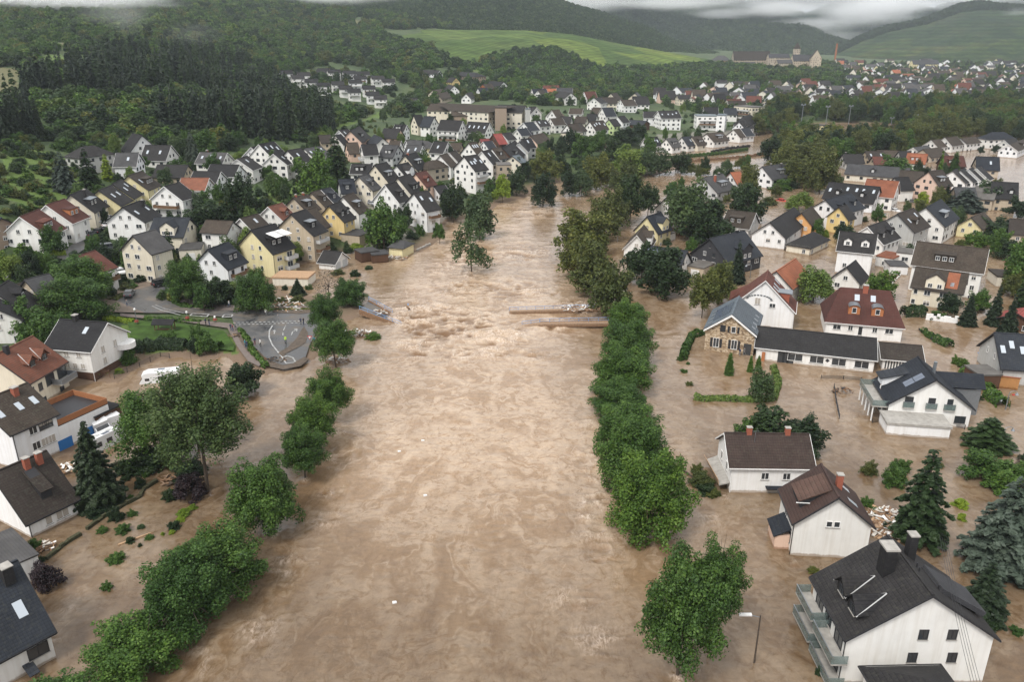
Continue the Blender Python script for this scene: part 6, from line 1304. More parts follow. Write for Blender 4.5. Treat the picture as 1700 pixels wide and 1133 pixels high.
for nm, n, sz, vine in (('vineyard_hill', 9000, 5.5, True), ('forest_mountain', 14000, 8.0, False), ('middle_mountain', 14000, 12.0, False), ('far_mountain', 9000, 17.0, False)):
    V = HILLS[nm]; nr, nc, _ = V.shape; a = rg.uniform(0, nr - 1.001, n); b = rg.uniform(0, nc - 1.001, n); i = a.astype(int); j = b.astype(int); fa = (a - i)[:, None]; fb = (b - j)[:, None]
    P = (V[i, j] * (1 - fa) + V[i + 1, j] * fa) * (1 - fb) + (V[i, j + 1] * (1 - fa) + V[i + 1, j + 1] * fa) * fb; qx, qy = proj(P[:, 0], P[:, 1], P[:, 2])
    m = np.ones(n, bool)
    if vine: m = ~inpoly(qx, qy, VINE) & (qy < 150)
    else: m = np.ones(n, bool)
    P = P[m]; k = len(P); s = rg.uniform(.7, 1.2, k) * sz; P[:, 2] += s * .4; scatter(nm + '_woods', P, np.stack([s, s, s * 1.0], 1), rg.choice([0, 1, 2, 3, 1, 2, 5] if vine else [1, 2, 3, 1, 2], k), label='distant woods covering the ' + nm.replace('_', ' '))
# crest and hedge woods on the terraced vineyard hill
V = HILLS['terraced_vineyard_hill']; n = 1500; nr, nc, _ = V.shape; a = nr - 1.01 - rg.random(n) ** 2 * 5; b = rg.uniform(0, nc - 1.01, n); i = a.astype(int); j = b.astype(int); P = V[i, j].copy(); P[:, 2] += 4; s = rg.uniform(8, 13, n)
scatter('crest_woods', P, np.stack([s, s, s * .9], 1), rg.choice([1, 2], n), label='woods along the crest of the terraced vineyard hill')
# far valley trees between the roofs, and shrubs in the gardens
def free(x, y, r=2.0):
    for hx_, hy_, an, L2, W2, _h in HOUSES:
        dx, dy = x - hx_, y - hy_
        if abs(dx) > 30 or abs(dy) > 30: continue
        u = dx * math.cos(an) + dy * math.sin(an); v = -dx * math.sin(an) + dy * math.cos(an)
        if abs(u) < L2 + r and abs(v) < W2 + r: return False
    return True
ROADS = [[(190,520),(385,520),(520,510),(520,620),(380,600)], [(0,470),(0,448),(105,412),(180,368),(205,366),(150,410),(60,458)], [(105,535),(240,468),(300,440),(310,455),(262,500)]]
def scat(poly, n, hr_, wr, ks, land=True, r=1.5):
    xs = [p[0] for p in poly]; ys = [p[1] for p in poly]; out = []
    for _ in range(n):
        x, y = _r.uniform(min(xs), max(xs)), _r.uniform(min(ys), max(ys))
        if not inpoly(np.array([x]), np.array([y]), poly)[0] or any(inpoly(np.array([x]), np.array([y]), q)[0] for q in ROADS): continue
        p = hit(x, y)
        if land and sdist(p.x, p.y)[0] < 1: continue
        if not free(p.x, p.y, r): continue
        out.append((p, _r.uniform(*hr_), _r.uniform(*wr), _r.choice(ks)))
    return out
VIL = [(0,450),(60,370),(140,330),(130,250),(240,225),(420,240),(560,205),(700,180),(880,172),(1100,180),(1250,200),(1240,225),(1100,245),(1060,275),(880,300),(820,330),(740,372),(650,415),(540,425),(460,450),(450,500),(190,500),(100,520),(0,560)]
gt = scat(VIL, 420, (4, 9), (1.8, 3.4), ['mid', 'middark', 'mid', 'grey', 'light'])[:150]
def individuals(lst, group, label, nm='garden_tree'):
    for p, h, wd, k in lst:
        me, tm = PB[k][_r.randrange(len(PB[k]))]; e = empty(nm, p, _r.uniform(0, 6.28)); link('crown', me, e, loc=(0, 0, h * .6), scale=(wd, wd, h * .42)); link('trunk', tm, e, loc=(0, 0, h * .6), scale=(wd, wd, h * .6 / 1.9 + .1)); tag(e, label, 'tree', group)
individuals(gt, 'garden trees of the left bank village', 'small leafy garden tree between the houses of the left bank village')
RB = [(1090,300),(1250,270),(1700,225),(1700,560),(1530,520),(1500,420),(1380,420),(1300,430),(1230,450),(1150,420),(1090,360)]
individuals(scat(RB, 260, (3.5, 8), (1.6, 3.4), ['mid', 'middark', 'grey', 'olive'], False)[:70], 'flooded garden trees of the right bank', 'small leafy tree standing in a flooded garden of the right bank')
def belt(poly, n, mind, h, wd, ks, group, label):
    lst = []
    for c in scat(poly, n, h, wd, ks, False, 1):
        if all((c[0] - d[0]).length > mind for d in lst and [l for l in lst]): lst.append(c)
    individuals(lst, group, label, 'park_tree')
for poly in ([(1325,282),(1345,250),(1400,243),(1500,243),(1505,262),(1440,266),(1380,275)], [(1505,252),(1515,222),(1600,205),(1700,195),(1700,240),(1640,228),(1560,240)], [(1470,212),(1482,190),(1560,178),(1700,168),(1700,198),(1560,214)], [(1275,275),(1290,250),(1345,240),(1350,260),(1300,285)], [(1255,225),(1275,190),(1330,180),(1330,200),(1290,222)], [(1340,198),(1380,188),(1470,186),(1470,200),(1400,205)]):
    belt(poly, 420, 8.5, (12, 16), (5, 6.8), ['olive', 'middark', 'olive', 'mid'], 'lime trees round the sports field', 'tall lime tree in the belt round the flooded sports field')
pts = []
for poly, n in ((VIL, 2600), ([(1240,200),(1090,176),(900,176),(960,165),(1150,145),(1330,140),(1700,150),(1700,182),(1440,186),(1350,192)], 1500), ([(1370,104),(1720,104),(1720,150),(1380,150)], 1300), ([(700,175),(690,130),(780,118),(860,165)], 300), ([(460,160),(460,118),(650,122),(655,165)], 160)):
    big = poly is not VIL; pts += [(p, h, wd, 0) for p, h, wd, k in scat(poly, n, (4, 9) if big else (1.2, 3.4), (2.5, 5) if big else (.8, 2.2), ['x'], True, .6)]
pts += [(p, h, wd, 0) for p, h, wd, k in scat([(-20,400),(0,250),(60,240),(140,290),(135,345),(60,360),(0,380)], 170, (1.0, 3.5), (.8, 2.4), ['x'], True, .6)]
n = len(pts); P = np.array([(p.x, p.y, p.z + h * .4) for p, h, wd, k in pts]); S = np.array([(wd, wd, h * .55) for p, h, wd, k in pts]); scatter('garden_shrubbery', P, S, rg.choice([0, 1, 2, 3, 4, 5], n), label='shrubs and low trees filling gardens between the houses')
# ================================================================ haze and mist
def volmat(name, dens, col, build=None):
    m = bpy.data.materials.new(name); m.use_nodes = True; n = m.node_tree; n.nodes.clear(); o = n.nodes.new('ShaderNodeOutputMaterial'); v = n.nodes.new('ShaderNodeVolumePrincipled')
    v.inputs['Color'].default_value = (*col, 1); v.inputs['Density'].default_value = dens; v.inputs['Anisotropy'].default_value = .2; n.links.new(v.outputs[0], o.inputs['Volume'])
    if build: build(n, v)
    return m
mb = MB(); mb.box(-9000, 9000, -150, 8500, -6, 420); hz = mb.build('haze', volmat('haze', .00008, (.80, .88, .97))); tag(hz, 'thin grey-blue haze filling the valley', kind='stuff')
def mist(px, py, D, rx, ry, rz, dens, seed=0):
    c = gD(px, py, D); import bmesh
    bm = bmesh.new(); bmesh.ops.create_icosphere(bm, subdivisions=3, radius=1); me = bpy.data.meshes.new('mist'); bm.to_mesh(me); bm.free()
    def b(n, v):
        tc = N(n, 'ShaderNodeTexCoord'); ln = N(n, 'ShaderNodeVectorMath', operation='LENGTH'); n.links.new(tc.outputs['Object'], ln.inputs[0])
        nz = noise(n, 2.2, 5, mapping(n, tc.outputs['Object'], (1.3, 1.3, .8)), .6, .3); fl = ramp(n, ln.outputs['Value'], [(.25, g3(1)), (.98, g3(0))]); ad = N(n, 'ShaderNodeMath', operation='MULTIPLY_ADD'); n.links.new(fl.outputs[0], ad.inputs[0]); ad.inputs[1].default_value = .62; n.links.new(nz.outputs[0], ad.inputs[2])
        r = ramp(n, ad.outputs[0], [(.62, g3(0)), (1.0, g3(1))]); fm = N(n, 'ShaderNodeMath', operation='MULTIPLY'); n.links.new(r.outputs[0], fm.inputs[0]); n.links.new(fl.outputs[0], fm.inputs[1]); m2 = N(n, 'ShaderNodeMath', operation='MULTIPLY'); n.links.new(fm.outputs[0], m2.inputs[0]); m2.inputs[1].default_value = dens; n.links.new(m2.outputs[0], v.inputs['Density'])
    me.materials.append(volmat('mist', dens, (.995, .997, 1), b)); o = link('mist', me, None, c, _r.uniform(-.2, .2), (rx, ry, rz)); tag(o, 'bank of low white cloud clinging to the hills', kind='stuff'); return o
MIST = [(1120,4,2450,260,120,28,.016),(1200,22,2900,160,110,26,.012),(1350,40,3050,200,120,34,.012),(1290,14,2800,200,110,34,.016),(1500,8,3600,260,140,34,.012),(120,-2,1150,160,90,16,.02),(560,-8,1500,150,90,20,.016),(960,-6,2100,220,110,34,.018),(210,34,820,26,20,18,.005),(1690,22,2700,60,40,26,.006),(1250,-36,3000,640,260,95,.03),(1040,-36,2700,500,220,85,.03),(1330,-10,3200,340,200,70,.03),(1440,14,3600,300,200,85,.016),(1560,-22,4200,800,300,110,.016),(980,6,2300,170,110,32,.010),(30,-8,1250,260,120,26,.02),(190,20,900,60,45,18,.0035),(320,55,720,40,26,14,.0025),(820,-16,2100,420,200,40,.014),(1380,62,3000,160,120,45,.004)]
for a in MIST: mist(*a)
# ================================================================ bridge
RAILB = simple('blue_rail', (.16, .30, .55), .5); RUST = simple('rusty_mud', (.22, .13, .075), .9, .35, 3); DEBM = simple('debris_wood', (.30, .20, .13), .9, .4, 3); LITTER = simple('pale_litter', (.62, .58, .52), .8, .3, 5); REDP = simple('red_paint', (.45, .03, .03), .4); TEAL = simple('teal_tarp', (.35, .5, .42), .5)
def rails(mb, pts, m, hgt=1.1, post=2.0):
    P_ = [Vector(p) for p in pts]
    for a, b in zip(P_[:-1], P_[1:]):
        mb.tube(a + Vector((0, 0, hgt)), b + Vector((0, 0, hgt)), .05, n=5, m=m); mb.tube(a + Vector((0, 0, hgt * .45)), b + Vector((0, 0, hgt * .45)), .03, n=4, m=m); k = max(1, int((b - a).length / post))
        for i in range(k + 1): c = a.lerp(b, i / k); mb.tube(c, c + Vector((0, 0, hgt)), .04, n=4, m=m)
e = empty('broken_bridge', gz(610, 512, 0)); tag(e, 'broken bridge deck with blue railings tipping into the river from the left bank', 'bridge')
inv = Vector(e.location)
def rel(v): return Vector(v) - inv
a0, a1 = gz(597, 516, 1.6), gz(612, 500, 1.6); b0, b1 = gz(666, 542, -.5), gz(652, 522, -.4)
mb = MB(); mb.hexa([rel(v) - Vector((0, 0, .6)) for v in (a0, b0, b1, a1)], [rel(v) for v in (a0, b0, b1, a1)]); mb.build('deck', ASPH, e)
mb = MB()
for s, t in ((a0, b0), (a1, b1)): d = (t - s).normalized(); n_ = Vector((-d.y, d.x, 0)) * .25; mb.hexa([rel(s) - n_ - Vector((0, 0, .9)), rel(t) - n_ - Vector((0, 0, .9)), rel(t) + n_ - Vector((0, 0, .9)), rel(s) + n_ - Vector((0, 0, .9))], [rel(s) - n_ + Vector((0, 0, .25)), rel(t) - n_ + Vector((0, 0, .25)), rel(t) + n_ + Vector((0, 0, .25)), rel(s) + n_ + Vector((0, 0, .25))])
mb.build('kerb_beam', RUST, e); mb = MB(); rails(mb, [rel(a0), rel(b0)], 0); mb.build('railing', RAILB, e); mb = MB(); rails(mb, [rel(a1), rel(b1)], 0); mb.build('railing', RAILB, e)
e = empty('bridge_remnant', gz(930, 530, 0)); inv = Vector(e.location); tag(e, 'long low remnant of the fallen bridge reaching out from the right tree row', 'bridge')
def span(p, q, z0, z1, wd, nm, rm=True):
    a, b = gz(*p, z0), gz(*q, z1); d = (b - a); d.z = 0; d.normalize(); n_ = Vector((-d.y, d.x, 0)) * wd
    mb = MB(); mb.hexa([rel(a) - Vector((0, 0, .5)), rel(b) - Vector((0, 0, .5)), rel(b) + n_ - Vector((0, 0, .5)), rel(a) + n_ - Vector((0, 0, .5))], [rel(a), rel(b), rel(b) + n_, rel(a) + n_]); mb.build(nm, [RUST], e)
    mb = MB(); mb.hexa([rel(a) + Vector((0, 0, .003)), rel(b) + Vector((0, 0, .003)), rel(b) + n_ * .3 + Vector((0, 0, .003)), rel(a) + n_ * .5 + Vector((0, 0, .003))], [v + Vector((0, 0, .32)) for v in (rel(a), rel(b), rel(b) + n_ * .5, rel(a) + n_ * .5)]); mb.build('mud_crust', [DEBM], e)
    mb = MB(); rails(mb, [rel(a) + n_ * .7, rel(b) + n_ * .7], 0, 1.0); mb.build('railing', RAILB, e)
span((895, 541), (1010, 539), .25, 1.1, 2.6, 'deck_edge'); span((866, 545), (896, 541), -.4, .25, 2.2, 'deck_edge'); span((846, 520), (992, 515), .3, .7, 1.8, 'deck_edge')
def debris(px, py, rx, n, label, seed=1, mats=None, sz=(.3, 1.6), z=0.0, name='debris_pile', floor=0):
    """a heap of planks, boards and litter, one object"""
    q = random.Random(seed); c = hit(px, py); sl = (c - cam.location).length; r = rx * sl / F; mb = MB(); mats = mats or [DEBM, TAN, LITTER, RUST, WHITE]
    for i in range(n):
        a, t = q.uniform(0, 6.28), q.random() ** .6; x_, y_ = r * t * math.cos(a), r * .6 * t * math.sin(a); zz = (1 - t) * .7 + q.uniform(0, .25); L = q.uniform(*sz); w_ = q.uniform(.08, .4); d = Vector((math.cos(q.uniform(0, 6.28)), math.sin(q.uniform(0, 6.28)), q.uniform(-.3, .3))).normalized(); s_ = d.cross(Vector((0, 0, 1))).normalized() * w_
        p = Vector((x_, y_, zz)); mb.hexa([p - d * L / 2 - s_ / 2, p + d * L / 2 - s_ / 2, p + d * L / 2 + s_ / 2, p - d * L / 2 + s_ / 2], [v + Vector((0, 0, q.uniform(.03, .15))) for v in (p - d * L / 2 - s_ / 2, p + d * L / 2 - s_ / 2, p + d * L / 2 + s_ / 2, p - d * L / 2 + s_ / 2)], q.choice(range(len(mats))))
    o = mb.build(name, mats, loc=c + Vector((0, 0, z))); tag(o, label, 'debris'); return o
debris(632, 524, 14, 60, 'mud and planks strewn over the tilted bridge deck', 21, [RUST, DEBM, LITTER], z=.5)
debris(592, 555, 26, 150, 'heap of broken brick and planks below the bridge abutment', 3)
debris(470, 512, 45, 110, 'long drift of timber and litter beside the promenade path', 4)
debris(475, 500, 26, 90, 'scattered boards and litter between the garages and the path', 5)
debris(560, 600, 20, 60, 'branches and rubbish caught against the left riverside tree row', 6)
debris(1478, 880, 40, 220, 'large heap of splintered timber and white panels behind the reddish-brown-roofed house', 7, sz=(.5, 2.6))
debris(1466, 855, 24, 110, 'mound of planks and sacks right of the reddish-brown-roofed house', 8)
debris(960, 517, 30, 70, 'planks and litter lodged on the bridge remnant', 9, z=.6)
debris(655, 430, 22, 60, 'broken boards washed against the riverside hut', 10, sz=(.5, 2.2))
debris(118, 780, 26, 60, 'stones and boards at the foot of the tall spruce', 11)
debris(300, 800, 32, 60, 'tangled branches in the lower left water', 12, [RUST, BARK, DEBM])
debris(390, 560, 14, 26, 'branches stranded on the edge of the park lawn', 13, [BARK, DEBM])
debris(455, 600, 22, 40, 'mud clods and sticks at the flooded end of the junction', 14, [RUST, BARK, DARK], (.2, .8))
debris(75, 910, 12, 30, 'short timber drift beside the annex wall', 15)
debris(615, 318, 0.1, 0, 'x', 16) if 0 else None
debris(1400, 652, 16, 24, 'dark fence panels drifting near the long hall', 17, [DARK, RUST])
debris(1140, 700, 0.1, 0, 'x', 18) if 0 else None
# ================================================================ hedges, shrubs and wreckage of gardens
HM = {}
def hedge(pts, wd, hg, mk, label, up=0.0, name='hedge'):
    W_l = [hit(*p) for p in pts]; c0 = W_l[0].copy(); V = []; rngh = np.random.default_rng(len(pts) * 7 + int(pts[0][0])); C, Nn = [], []
    for a, b in zip(W_l[:-1], W_l[1:]):
        L = (b - a).length; n = int(L * (wd + hg) * 55) + 20; t = rngh.random(n); th_ = rngh.uniform(0, math.pi, n); d = (b - a).normalized(); s = Vector((-d.y, d.x, 0)); lump = 1 + .25 * np.sin(t * L * 2.1 + a.x) * rngh.random()
        off = np.cos(th_) * wd / 2 * lump; zz = np.sin(th_) ** .6 * hg * lump * rngh.uniform(.8, 1.08, n)
        base = np.array(a - c0)[None] + t[:, None] * np.array(b - a)[None]; C.append(base + off[:, None] * np.array(s)[None] + np.stack([0 * zz, 0 * zz, zz - .1], 1)); Nn.append(np.cos(th_)[:, None] * np.array(s)[None] + np.stack([0 * zz, 0 * zz, np.sin(th_)], 1) + rngh.normal(size=(n, 3)) * .4)
    C = np.concatenate(C); Nn = np.concatenate(Nn); Nn /= np.linalg.norm(Nn, axis=1)[:, None]; V, Fq = quads(C, Nn, rngh.uniform(.2, .42, len(C)), rngh); o = link(name, npmesh(name, V, Fq, [LM[mk]], {'tint': ('FACE', rngh.random(len(C)))}), None, c0); tag(o, label, 'hedge'); return o
def I_(x, y): return (1100 + x / 2.833, 560 + y / 2.833)
def Hp(x, y): return (1020 + x / 4.358, 340 + y / 4.358)
def Gp(x, y): return (1360 + x / 4.359, 340 + y / 4.359)
def Lp(x, y): return (300 + x / 3.777, 340 + y / 3.777)
def Kp(x, y): return (x / 4.047, 360 + y / 4.047)
def Mp(x, y): return (x / 3.777, 600 + y / 3.777)
def Np(x, y): return (x / 3.864, 850 + y / 3.864)
hedge([I_(150, 290), I_(195, 300), I_(240, 296), I_(330, 300), I_(420, 302), I_(520, 298), I_(545, 220), I_(520, 150)], 1.1, 1.0, 'light', 'yellow-green hedge bending round the flooded garden of the stone house')
hedge([Hp(640, 940), Hp(560, 960), Hp(525, 1030), Hp(505, 1085), Hp(495, 1130)], 1.5, 1.4, 'green', 'green hedge running down beside the stone house')
hedge([I_(1405, 168), I_(1460, 205), I_(1510, 240), I_(1545, 262)], 1.6, 1.5, 'green', 'long clipped hedge in front of the right edge carport')
hedge([I_(1530, 280), I_(1600, 335)], 2.2, 2.0, 'green', 'thick clipped hedge beside the stranded white car')
hedge([Gp(600, 810), Gp(690, 800), Gp(770, 815)], 2.2, 2.4, 'dark', 'dark hedge in front of the cream house')
hedge([Gp(755, 925), Gp(820, 975)], 1.3, 1.0, 'green', 'low hedge fragment sticking out of the water near the cream house')
hedge([Gp(840, 990), Gp(950, 1035)], 1.8, 1.6, 'green', 'bushy hedge end in the water left of the grey house')
hedge([Lp(370, 790), Lp(415, 850), Lp(450, 930), Lp(545, 1030)], 1.3, .9, 'green', 'low hedge along the footpath at the junction')
hedge([Lp(340, 668), Lp(480, 668), Lp(640, 668), Lp(838, 666)], .9, .7, 'olive', 'low planting strip between promenade and road')
hedge([Lp(0, 648), Lp(110, 655), Lp(215, 665)], .9, .7, 'green', 'low hedge left of the promenade strip')
hedge([Kp(975, 690), Kp(1100, 695), Kp(1200, 705), Kp(1350, 715)], 1.2, .8, 'green', 'low hedge above the park lawn')
hedge([Kp(1120, 510), Kp(1150, 560), Kp(1200, 600), Kp(1300, 620)], 1.5, 1.0, 'green', 'curved hedge beside the upper road')
hedge([Kp(755, 570), Kp(830, 530)], 2.2, .8, 'olive', 'low hedge on the traffic island')
hedge([Kp(330, 265), Kp(440, 258)], 2.0, 1.6, 'lime', 'clipped yellow-green hedge by the hill street')
hedge([Lp(1115, 212), Lp(1270, 232)], 1.2, 1.2, 'green', 'hedge behind the riverside hut')
hedge([Kp(700, 690), Kp(800, 700), Kp(900, 715)], 1.6, .9, 'lime', 'yellow-green shrub bed by the white house gable')
hedge([Kp(860, 900), Kp(980, 900), Kp(1100, 880), Kp(1250, 890)], 2.6, 2.2, 'dark', 'dark shrubbery along the lower edge of the park lawn')
hedge([Kp(1290, 870), Kp(1376, 880), Kp(1480, 900)], 2.4, 1.8, 'green', 'green shrubbery at the right end of the park lawn')
hedge([(1082, 266), (1140, 262), (1200, 256), (1240, 250)], 2.0, 1.6, 'green', 'shrubs along the river wall in the bend')
hedge([(1428, 590), (1440, 600)], .5, .4, 'dark', 'scrap of hedge near the long hall') if 0 else None
def bush(px, py, wpx, hf=.7, mk='green', label='', src=None):
    c = hit(px, py); W = wpx * (c - cam.location).length / F; key = {'green': 'mid', 'dark': 'middark', 'lime': 'lime', 'purple': 'purple', 'grey': 'grey', 'olive': 'olive'}[mk]; q = PB[key][int(px) % len(PB[key])][0]
    o = link('shrub', q, None, (c.x, c.y, c.z + W * hf * .32), px % 6, (W / 2, W / 2, W * hf * .5)); LAB.append((o, {'green': 'green shrub', 'dark': 'dark green shrub', 'lime': 'lime-green shrub', 'purple': 'dark purple shrub', 'grey': 'grey-green shrub', 'olive': 'olive shrub'}[mk], 'poking out of the water ' + ZONE(px, py) if c.z < .4 else ZONE(px, py), px, py)); tag(o, None, 'shrub'); return o
for it in """M 645 1070 68 .5 green,M 772 1068 92 .6 green,M 830 965 66 .5 green,M 732 990 95 1.0 dark,M 1150 965 85 .5 lime,M 1208 925 60 .5 lime,M 1090 1045 80 .6 dark,M 1078 1080 40 .6 lime,M 1022 1090 26 .8 lime,M 885 1045 46 .5 grey,M 940 1112 60 .4 green,M 818 865 42 .8 green,M 880 790 70 1.1 dark,M 800 695 150 .6 dark,M 790 745 60 .5 dark,M 960 655 270 .5 dark,M 1190 850 200 .8 purple,M 1200 720 200 .6 dark,M 1070 860 100 .7 dark,M 600 970 110 .6 dark,M 700 830 110 .7 purple,M 915 725 45 .6 green,M 1130 1000 60 .4 lime,
N 745 315 115 .5 green,N 685 492 72 .6 green,N 835 195 58 .7 dark,N 898 222 28 .8 dark,N 320 480 170 1.1 purple,N 230 240 80 1.0 green,N 270 315 50 .6 dark,I 1380 125 45 .9 green,I 100 165 38 .5 green,I 125 225 38 .5 olive,I 85 108 40 .6 green,I 120 128 22 .6 green,I 1050 620 0 1 dark,I 970 640 75 .9 olive,I 1090 690 120 .8 green,I 1120 630 80 .9 green,I 1300 608 42 .4 olive,I 180 690 120 .5 olive,I 240 745 70 .5 olive,I 160 640 60 .9 olive,I 960 790 60 .7 green,I 1000 830 60 .6 green,I 1400 795 70 .5 lime,I 430 610 0 1 green,
L 1180 405 52 .6 grey,L 1095 445 75 .6 dark,L 805 530 52 .7 grey,L 655 535 42 .9 dark,L 735 610 100 .5 olive,L 635 610 70 .5 olive,L 1210 840 110 .4 green,L 655 640 32 .8 green,L 985 435 90 .4 olive,L 1100 280 90 .5 lime,L 1500 190 70 1.2 green,L 1590 170 60 1.0 dark,L 1345 200 70 1.1 green,L 600 990 0 1 green,K 860 985 130 .9 green,K 1330 830 110 1.1 green,K 1150 860 110 1.0 green,K 640 190 90 .8 green,K 600 180 60 .9 green,K 660 205 50 .9 green,K 840 200 60 1.2 dark,K 1200 300 80 1.0 dark,K 20 320 130 .7 green,K 800 1050 60 .6 lime,K 640 1060 140 .4 lime,
J 650 835 45 1.1 dark,J 620 310 60 .5 olive,J 1520 590 90 .6 dark,J 1660 625 60 .7 green,J 1380 40 45 .8 lime,H 380 290 70 .8 grey,H 560 330 110 .9 green,G 870 480 0 1 dark,G 1165 760 60 .5 dark,G 1010 650 0 1 green,G 35 270 60 .6 green,G 440 100 0 1 dark,F 460 470 90 .4 olive,F 210 500 130 .6 green,F 270 490 90 .7 dark,F 390 460 70 .5 olive,F 430 485 80 .5 olive,F 130 590 110 .5 olive,F 470 740 40 .9 green,F 480 790 50 1.0 lime,F 710 690 60 .5 olive,F 830 665 50 .5 green,F 180 520 60 .5 olive""".replace('\n', '').split(','):
    a = it.split(); ox, oy, s = Z[a[0]]
    if float(a[3]) > 0: bush(ox + float(a[1]) / s, oy + float(a[2]) / s, float(a[3]) / s, float(a[4]), a[5])
def lowwall(pts, label, w_=.35, h_=.45, mat=None, nm='garden_wall'):
    W_l = [hit(*p) for p in pts]; mb = MB(); c0 = W_l[0]; q = random.Random(3)
    for a, b in zip(W_l[:-1], W_l[1:]):
        k = max(1, int((b - a).length / .7))
        for i in range(k):
            p, r_ = a.lerp(b, i / k) - c0, a.lerp(b, (i + .97) / k) - c0; d = (r_ - p).normalized(); n_ = Vector((-d.y, d.x, 0)) * w_ * q.uniform(.4, .6); z1 = Vector((0, 0, h_ * q.uniform(.6, 1.1))); z0 = Vector((0, 0, -.8)); mb.hexa([p - n_ + z0, r_ - n_ + z0, r_ + n_ + z0, p + n_ + z0], [p - n_ + z1, r_ - n_ + z1, r_ + n_ + z1, p + n_ + z1])
    o = mb.build(nm, [mat or RUST], loc=c0); tag(o, label, 'wall'); return o
MOSSY = simple('mossy_stone', (.06, .06, .03), .95, .5, 5)
lowwall([Mp(545, 1060), Mp(640, 990), Mp(760, 915), Mp(880, 855), Mp(900, 810), Mp(985, 758)], 'overgrown garden wall curving through the lower left water', .45, .5, MOSSY)
lowwall([Mp(690, 665), Mp(760, 640), Mp(830, 635)], 'mossy wall stub behind the tall spruce', .4, .5, MOSSY)
lowwall([Np(300, 310), Np(360, 260), Np(440, 195), Np(520, 148)], 'short mossy wall by the flat grey annex', .45, .5, MOSSY)
lowwall([(1082, 272), (1130, 270), (1190, 266), (1235, 262), (1270, 258)], 'dark brick river wall standing in the bend', .5, 1.6, RUST)
lowwall([(1180, 254), (1210, 248), (1245, 244)], 'second dark river wall beside the row of houses', .5, 1.5, DARK)
lowwall([Lp(1480, 290), Lp(1565, 250)], 'low concrete wall right of the riverside hut', .5, .6, CONC)
lowwall([Gp(720, 905), Gp(820, 985)], 'thin fence line leaning in the water by the cream house', .15, .5, DARK)
lowwall([Gp(770, 830), Gp(1000, 860)], 'white garden wall below the cream house', .4, 1.6, WHITE)
lowwall([Gp(530, 575), Gp(620, 478)], 'white wall beside the flooded lane', .2, .5, WHITE)
def fence(pts, label, h_=1.1, wood=False, nm='fence'):
    W_l = [hit(*p) for p in pts]; c0 = W_l[0]; e = empty(nm, c0); tag(e, label, 'fence')
    for a, b in zip(W_l[:-1], W_l[1:]):
        k = max(1, int((b - a).length / 2.2)); mb = MB(); d = (b - a).normalized()
        for i in range(1, 5): z = Vector((0, 0, h_ * i / 4.4)); mb.tube(a - c0 + z, b - c0 + z, .035, n=4)
        mb.build('rail', WOOD if wood else DARK, e)
        for i in range(k + 1): p = a.lerp(b, i / k) - c0; m2 = MB(); m2.tube(p - Vector((0, 0, .8)), p + Vector((0, 0, h_ * 1.05)), .06, n=5); m2.build('post', WOOD if wood else DARK, e)
fence([Kp(420, 1040), Kp(560, 1060), Kp(740, 1085)], 'dark slatted garden fence below the white house with brown base', 1.6, True)
fence([Kp(770, 1090), Kp(940, 1010), Kp(1080, 940), Kp(1140, 950)], 'wire fence between the shrubbery and the brown pond', 1.0)
fence([I_(805, 240), I_(815, 310), I_(830, 385)], 'torn fence standing in open water left of the modern house', .9)
fence([I_(745, 195), I_(850, 198), I_(935, 205)], 'dark gate panels drifting in front of the long hall', .7)
fence([I_(985, 405), I_(1040, 395)], 'bent railing left of the modern house annex', .8)
fence([I_(1285, 420), I_(1350, 420), I_(1420, 435)], 'bent railing right of the modern house annex', .8)
fence([Np(165, 350), Np(210, 370), Np(250, 400)], 'small grey railing beside the purple shrub', .9)
# ================================================================ lamps, masts, signs
def lamp(bx, by, ty, label, kind='arm', side=-1):
    b = hit(bx, by); H = gD(bx, ty, b.xy.length).z - b.z; e = empty('street_lamp', b); tag(e, label, 'street lamp')
    mb = MB(); mb.tube((0, 0, -1.5), (0, 0, H), .11, .07, 7); mb.build('pole', BARK if kind == 'wood' else GREYM, e)
    if kind == 'wood':
        mb = MB(); mb.tube((0, 0, H - .25), (side * 1.2, 0, H + .05), .04, n=5); mb.box(min(side * .9, side * 2.2), max(side * .9, side * 2.2), -.16, .16, H + .0, H + .18, 1); mb.build('lamp_head', [GREYM, WHITE], e)
    elif kind == 'globe':
        mb = MB(); mb.tube((0, 0, H), (0, 0, H + .35), .2, .24, 8); mb.tube((0, 0, H + .35), (0, 0, H + .5), .24, .1, 8); mb.build('lamp_head', WHITE, e)
    else:
        mb = MB(); pts = [(0, 0, H)] + [(side * .7 * (1 - math.cos(a)), 0, H + .5 * math.sin(a)) for a in (.5, 1.0, 1.57, 2.1, 2.7)]; mb.path(pts, .05); mb.tube((side * 1.33, 0, H + .2), (side * 1.33, 0, H - .2), .08, .32, 9); mb.build('lamp_head', GREYM, e)
    return e
lamp(1252, 1101, 1020, 'wooden lamp post with long white lamp in open water, lower right', 'wood')
lamp(1669, 681, 653, 'curved-neck green lamp beside the clipped hedge', 'arm', 1); lamp(1664, 730, 713, 'curved-neck lamp behind the fallen conifer', 'arm', 1); lamp(1245, 462, 441, 'curved lamp in the flooded lane behind the linden trees', 'arm', -1)
lamp(1184, 415, 394, 'curved lamp', 'arm') if 0 else None
lamp(1025, 402, 386, 'thin lamp by the mid-river strip', 'arm', -1); lamp(1474, 366, 356, 'curved lamp beside the grey gabled house', 'arm', -1)
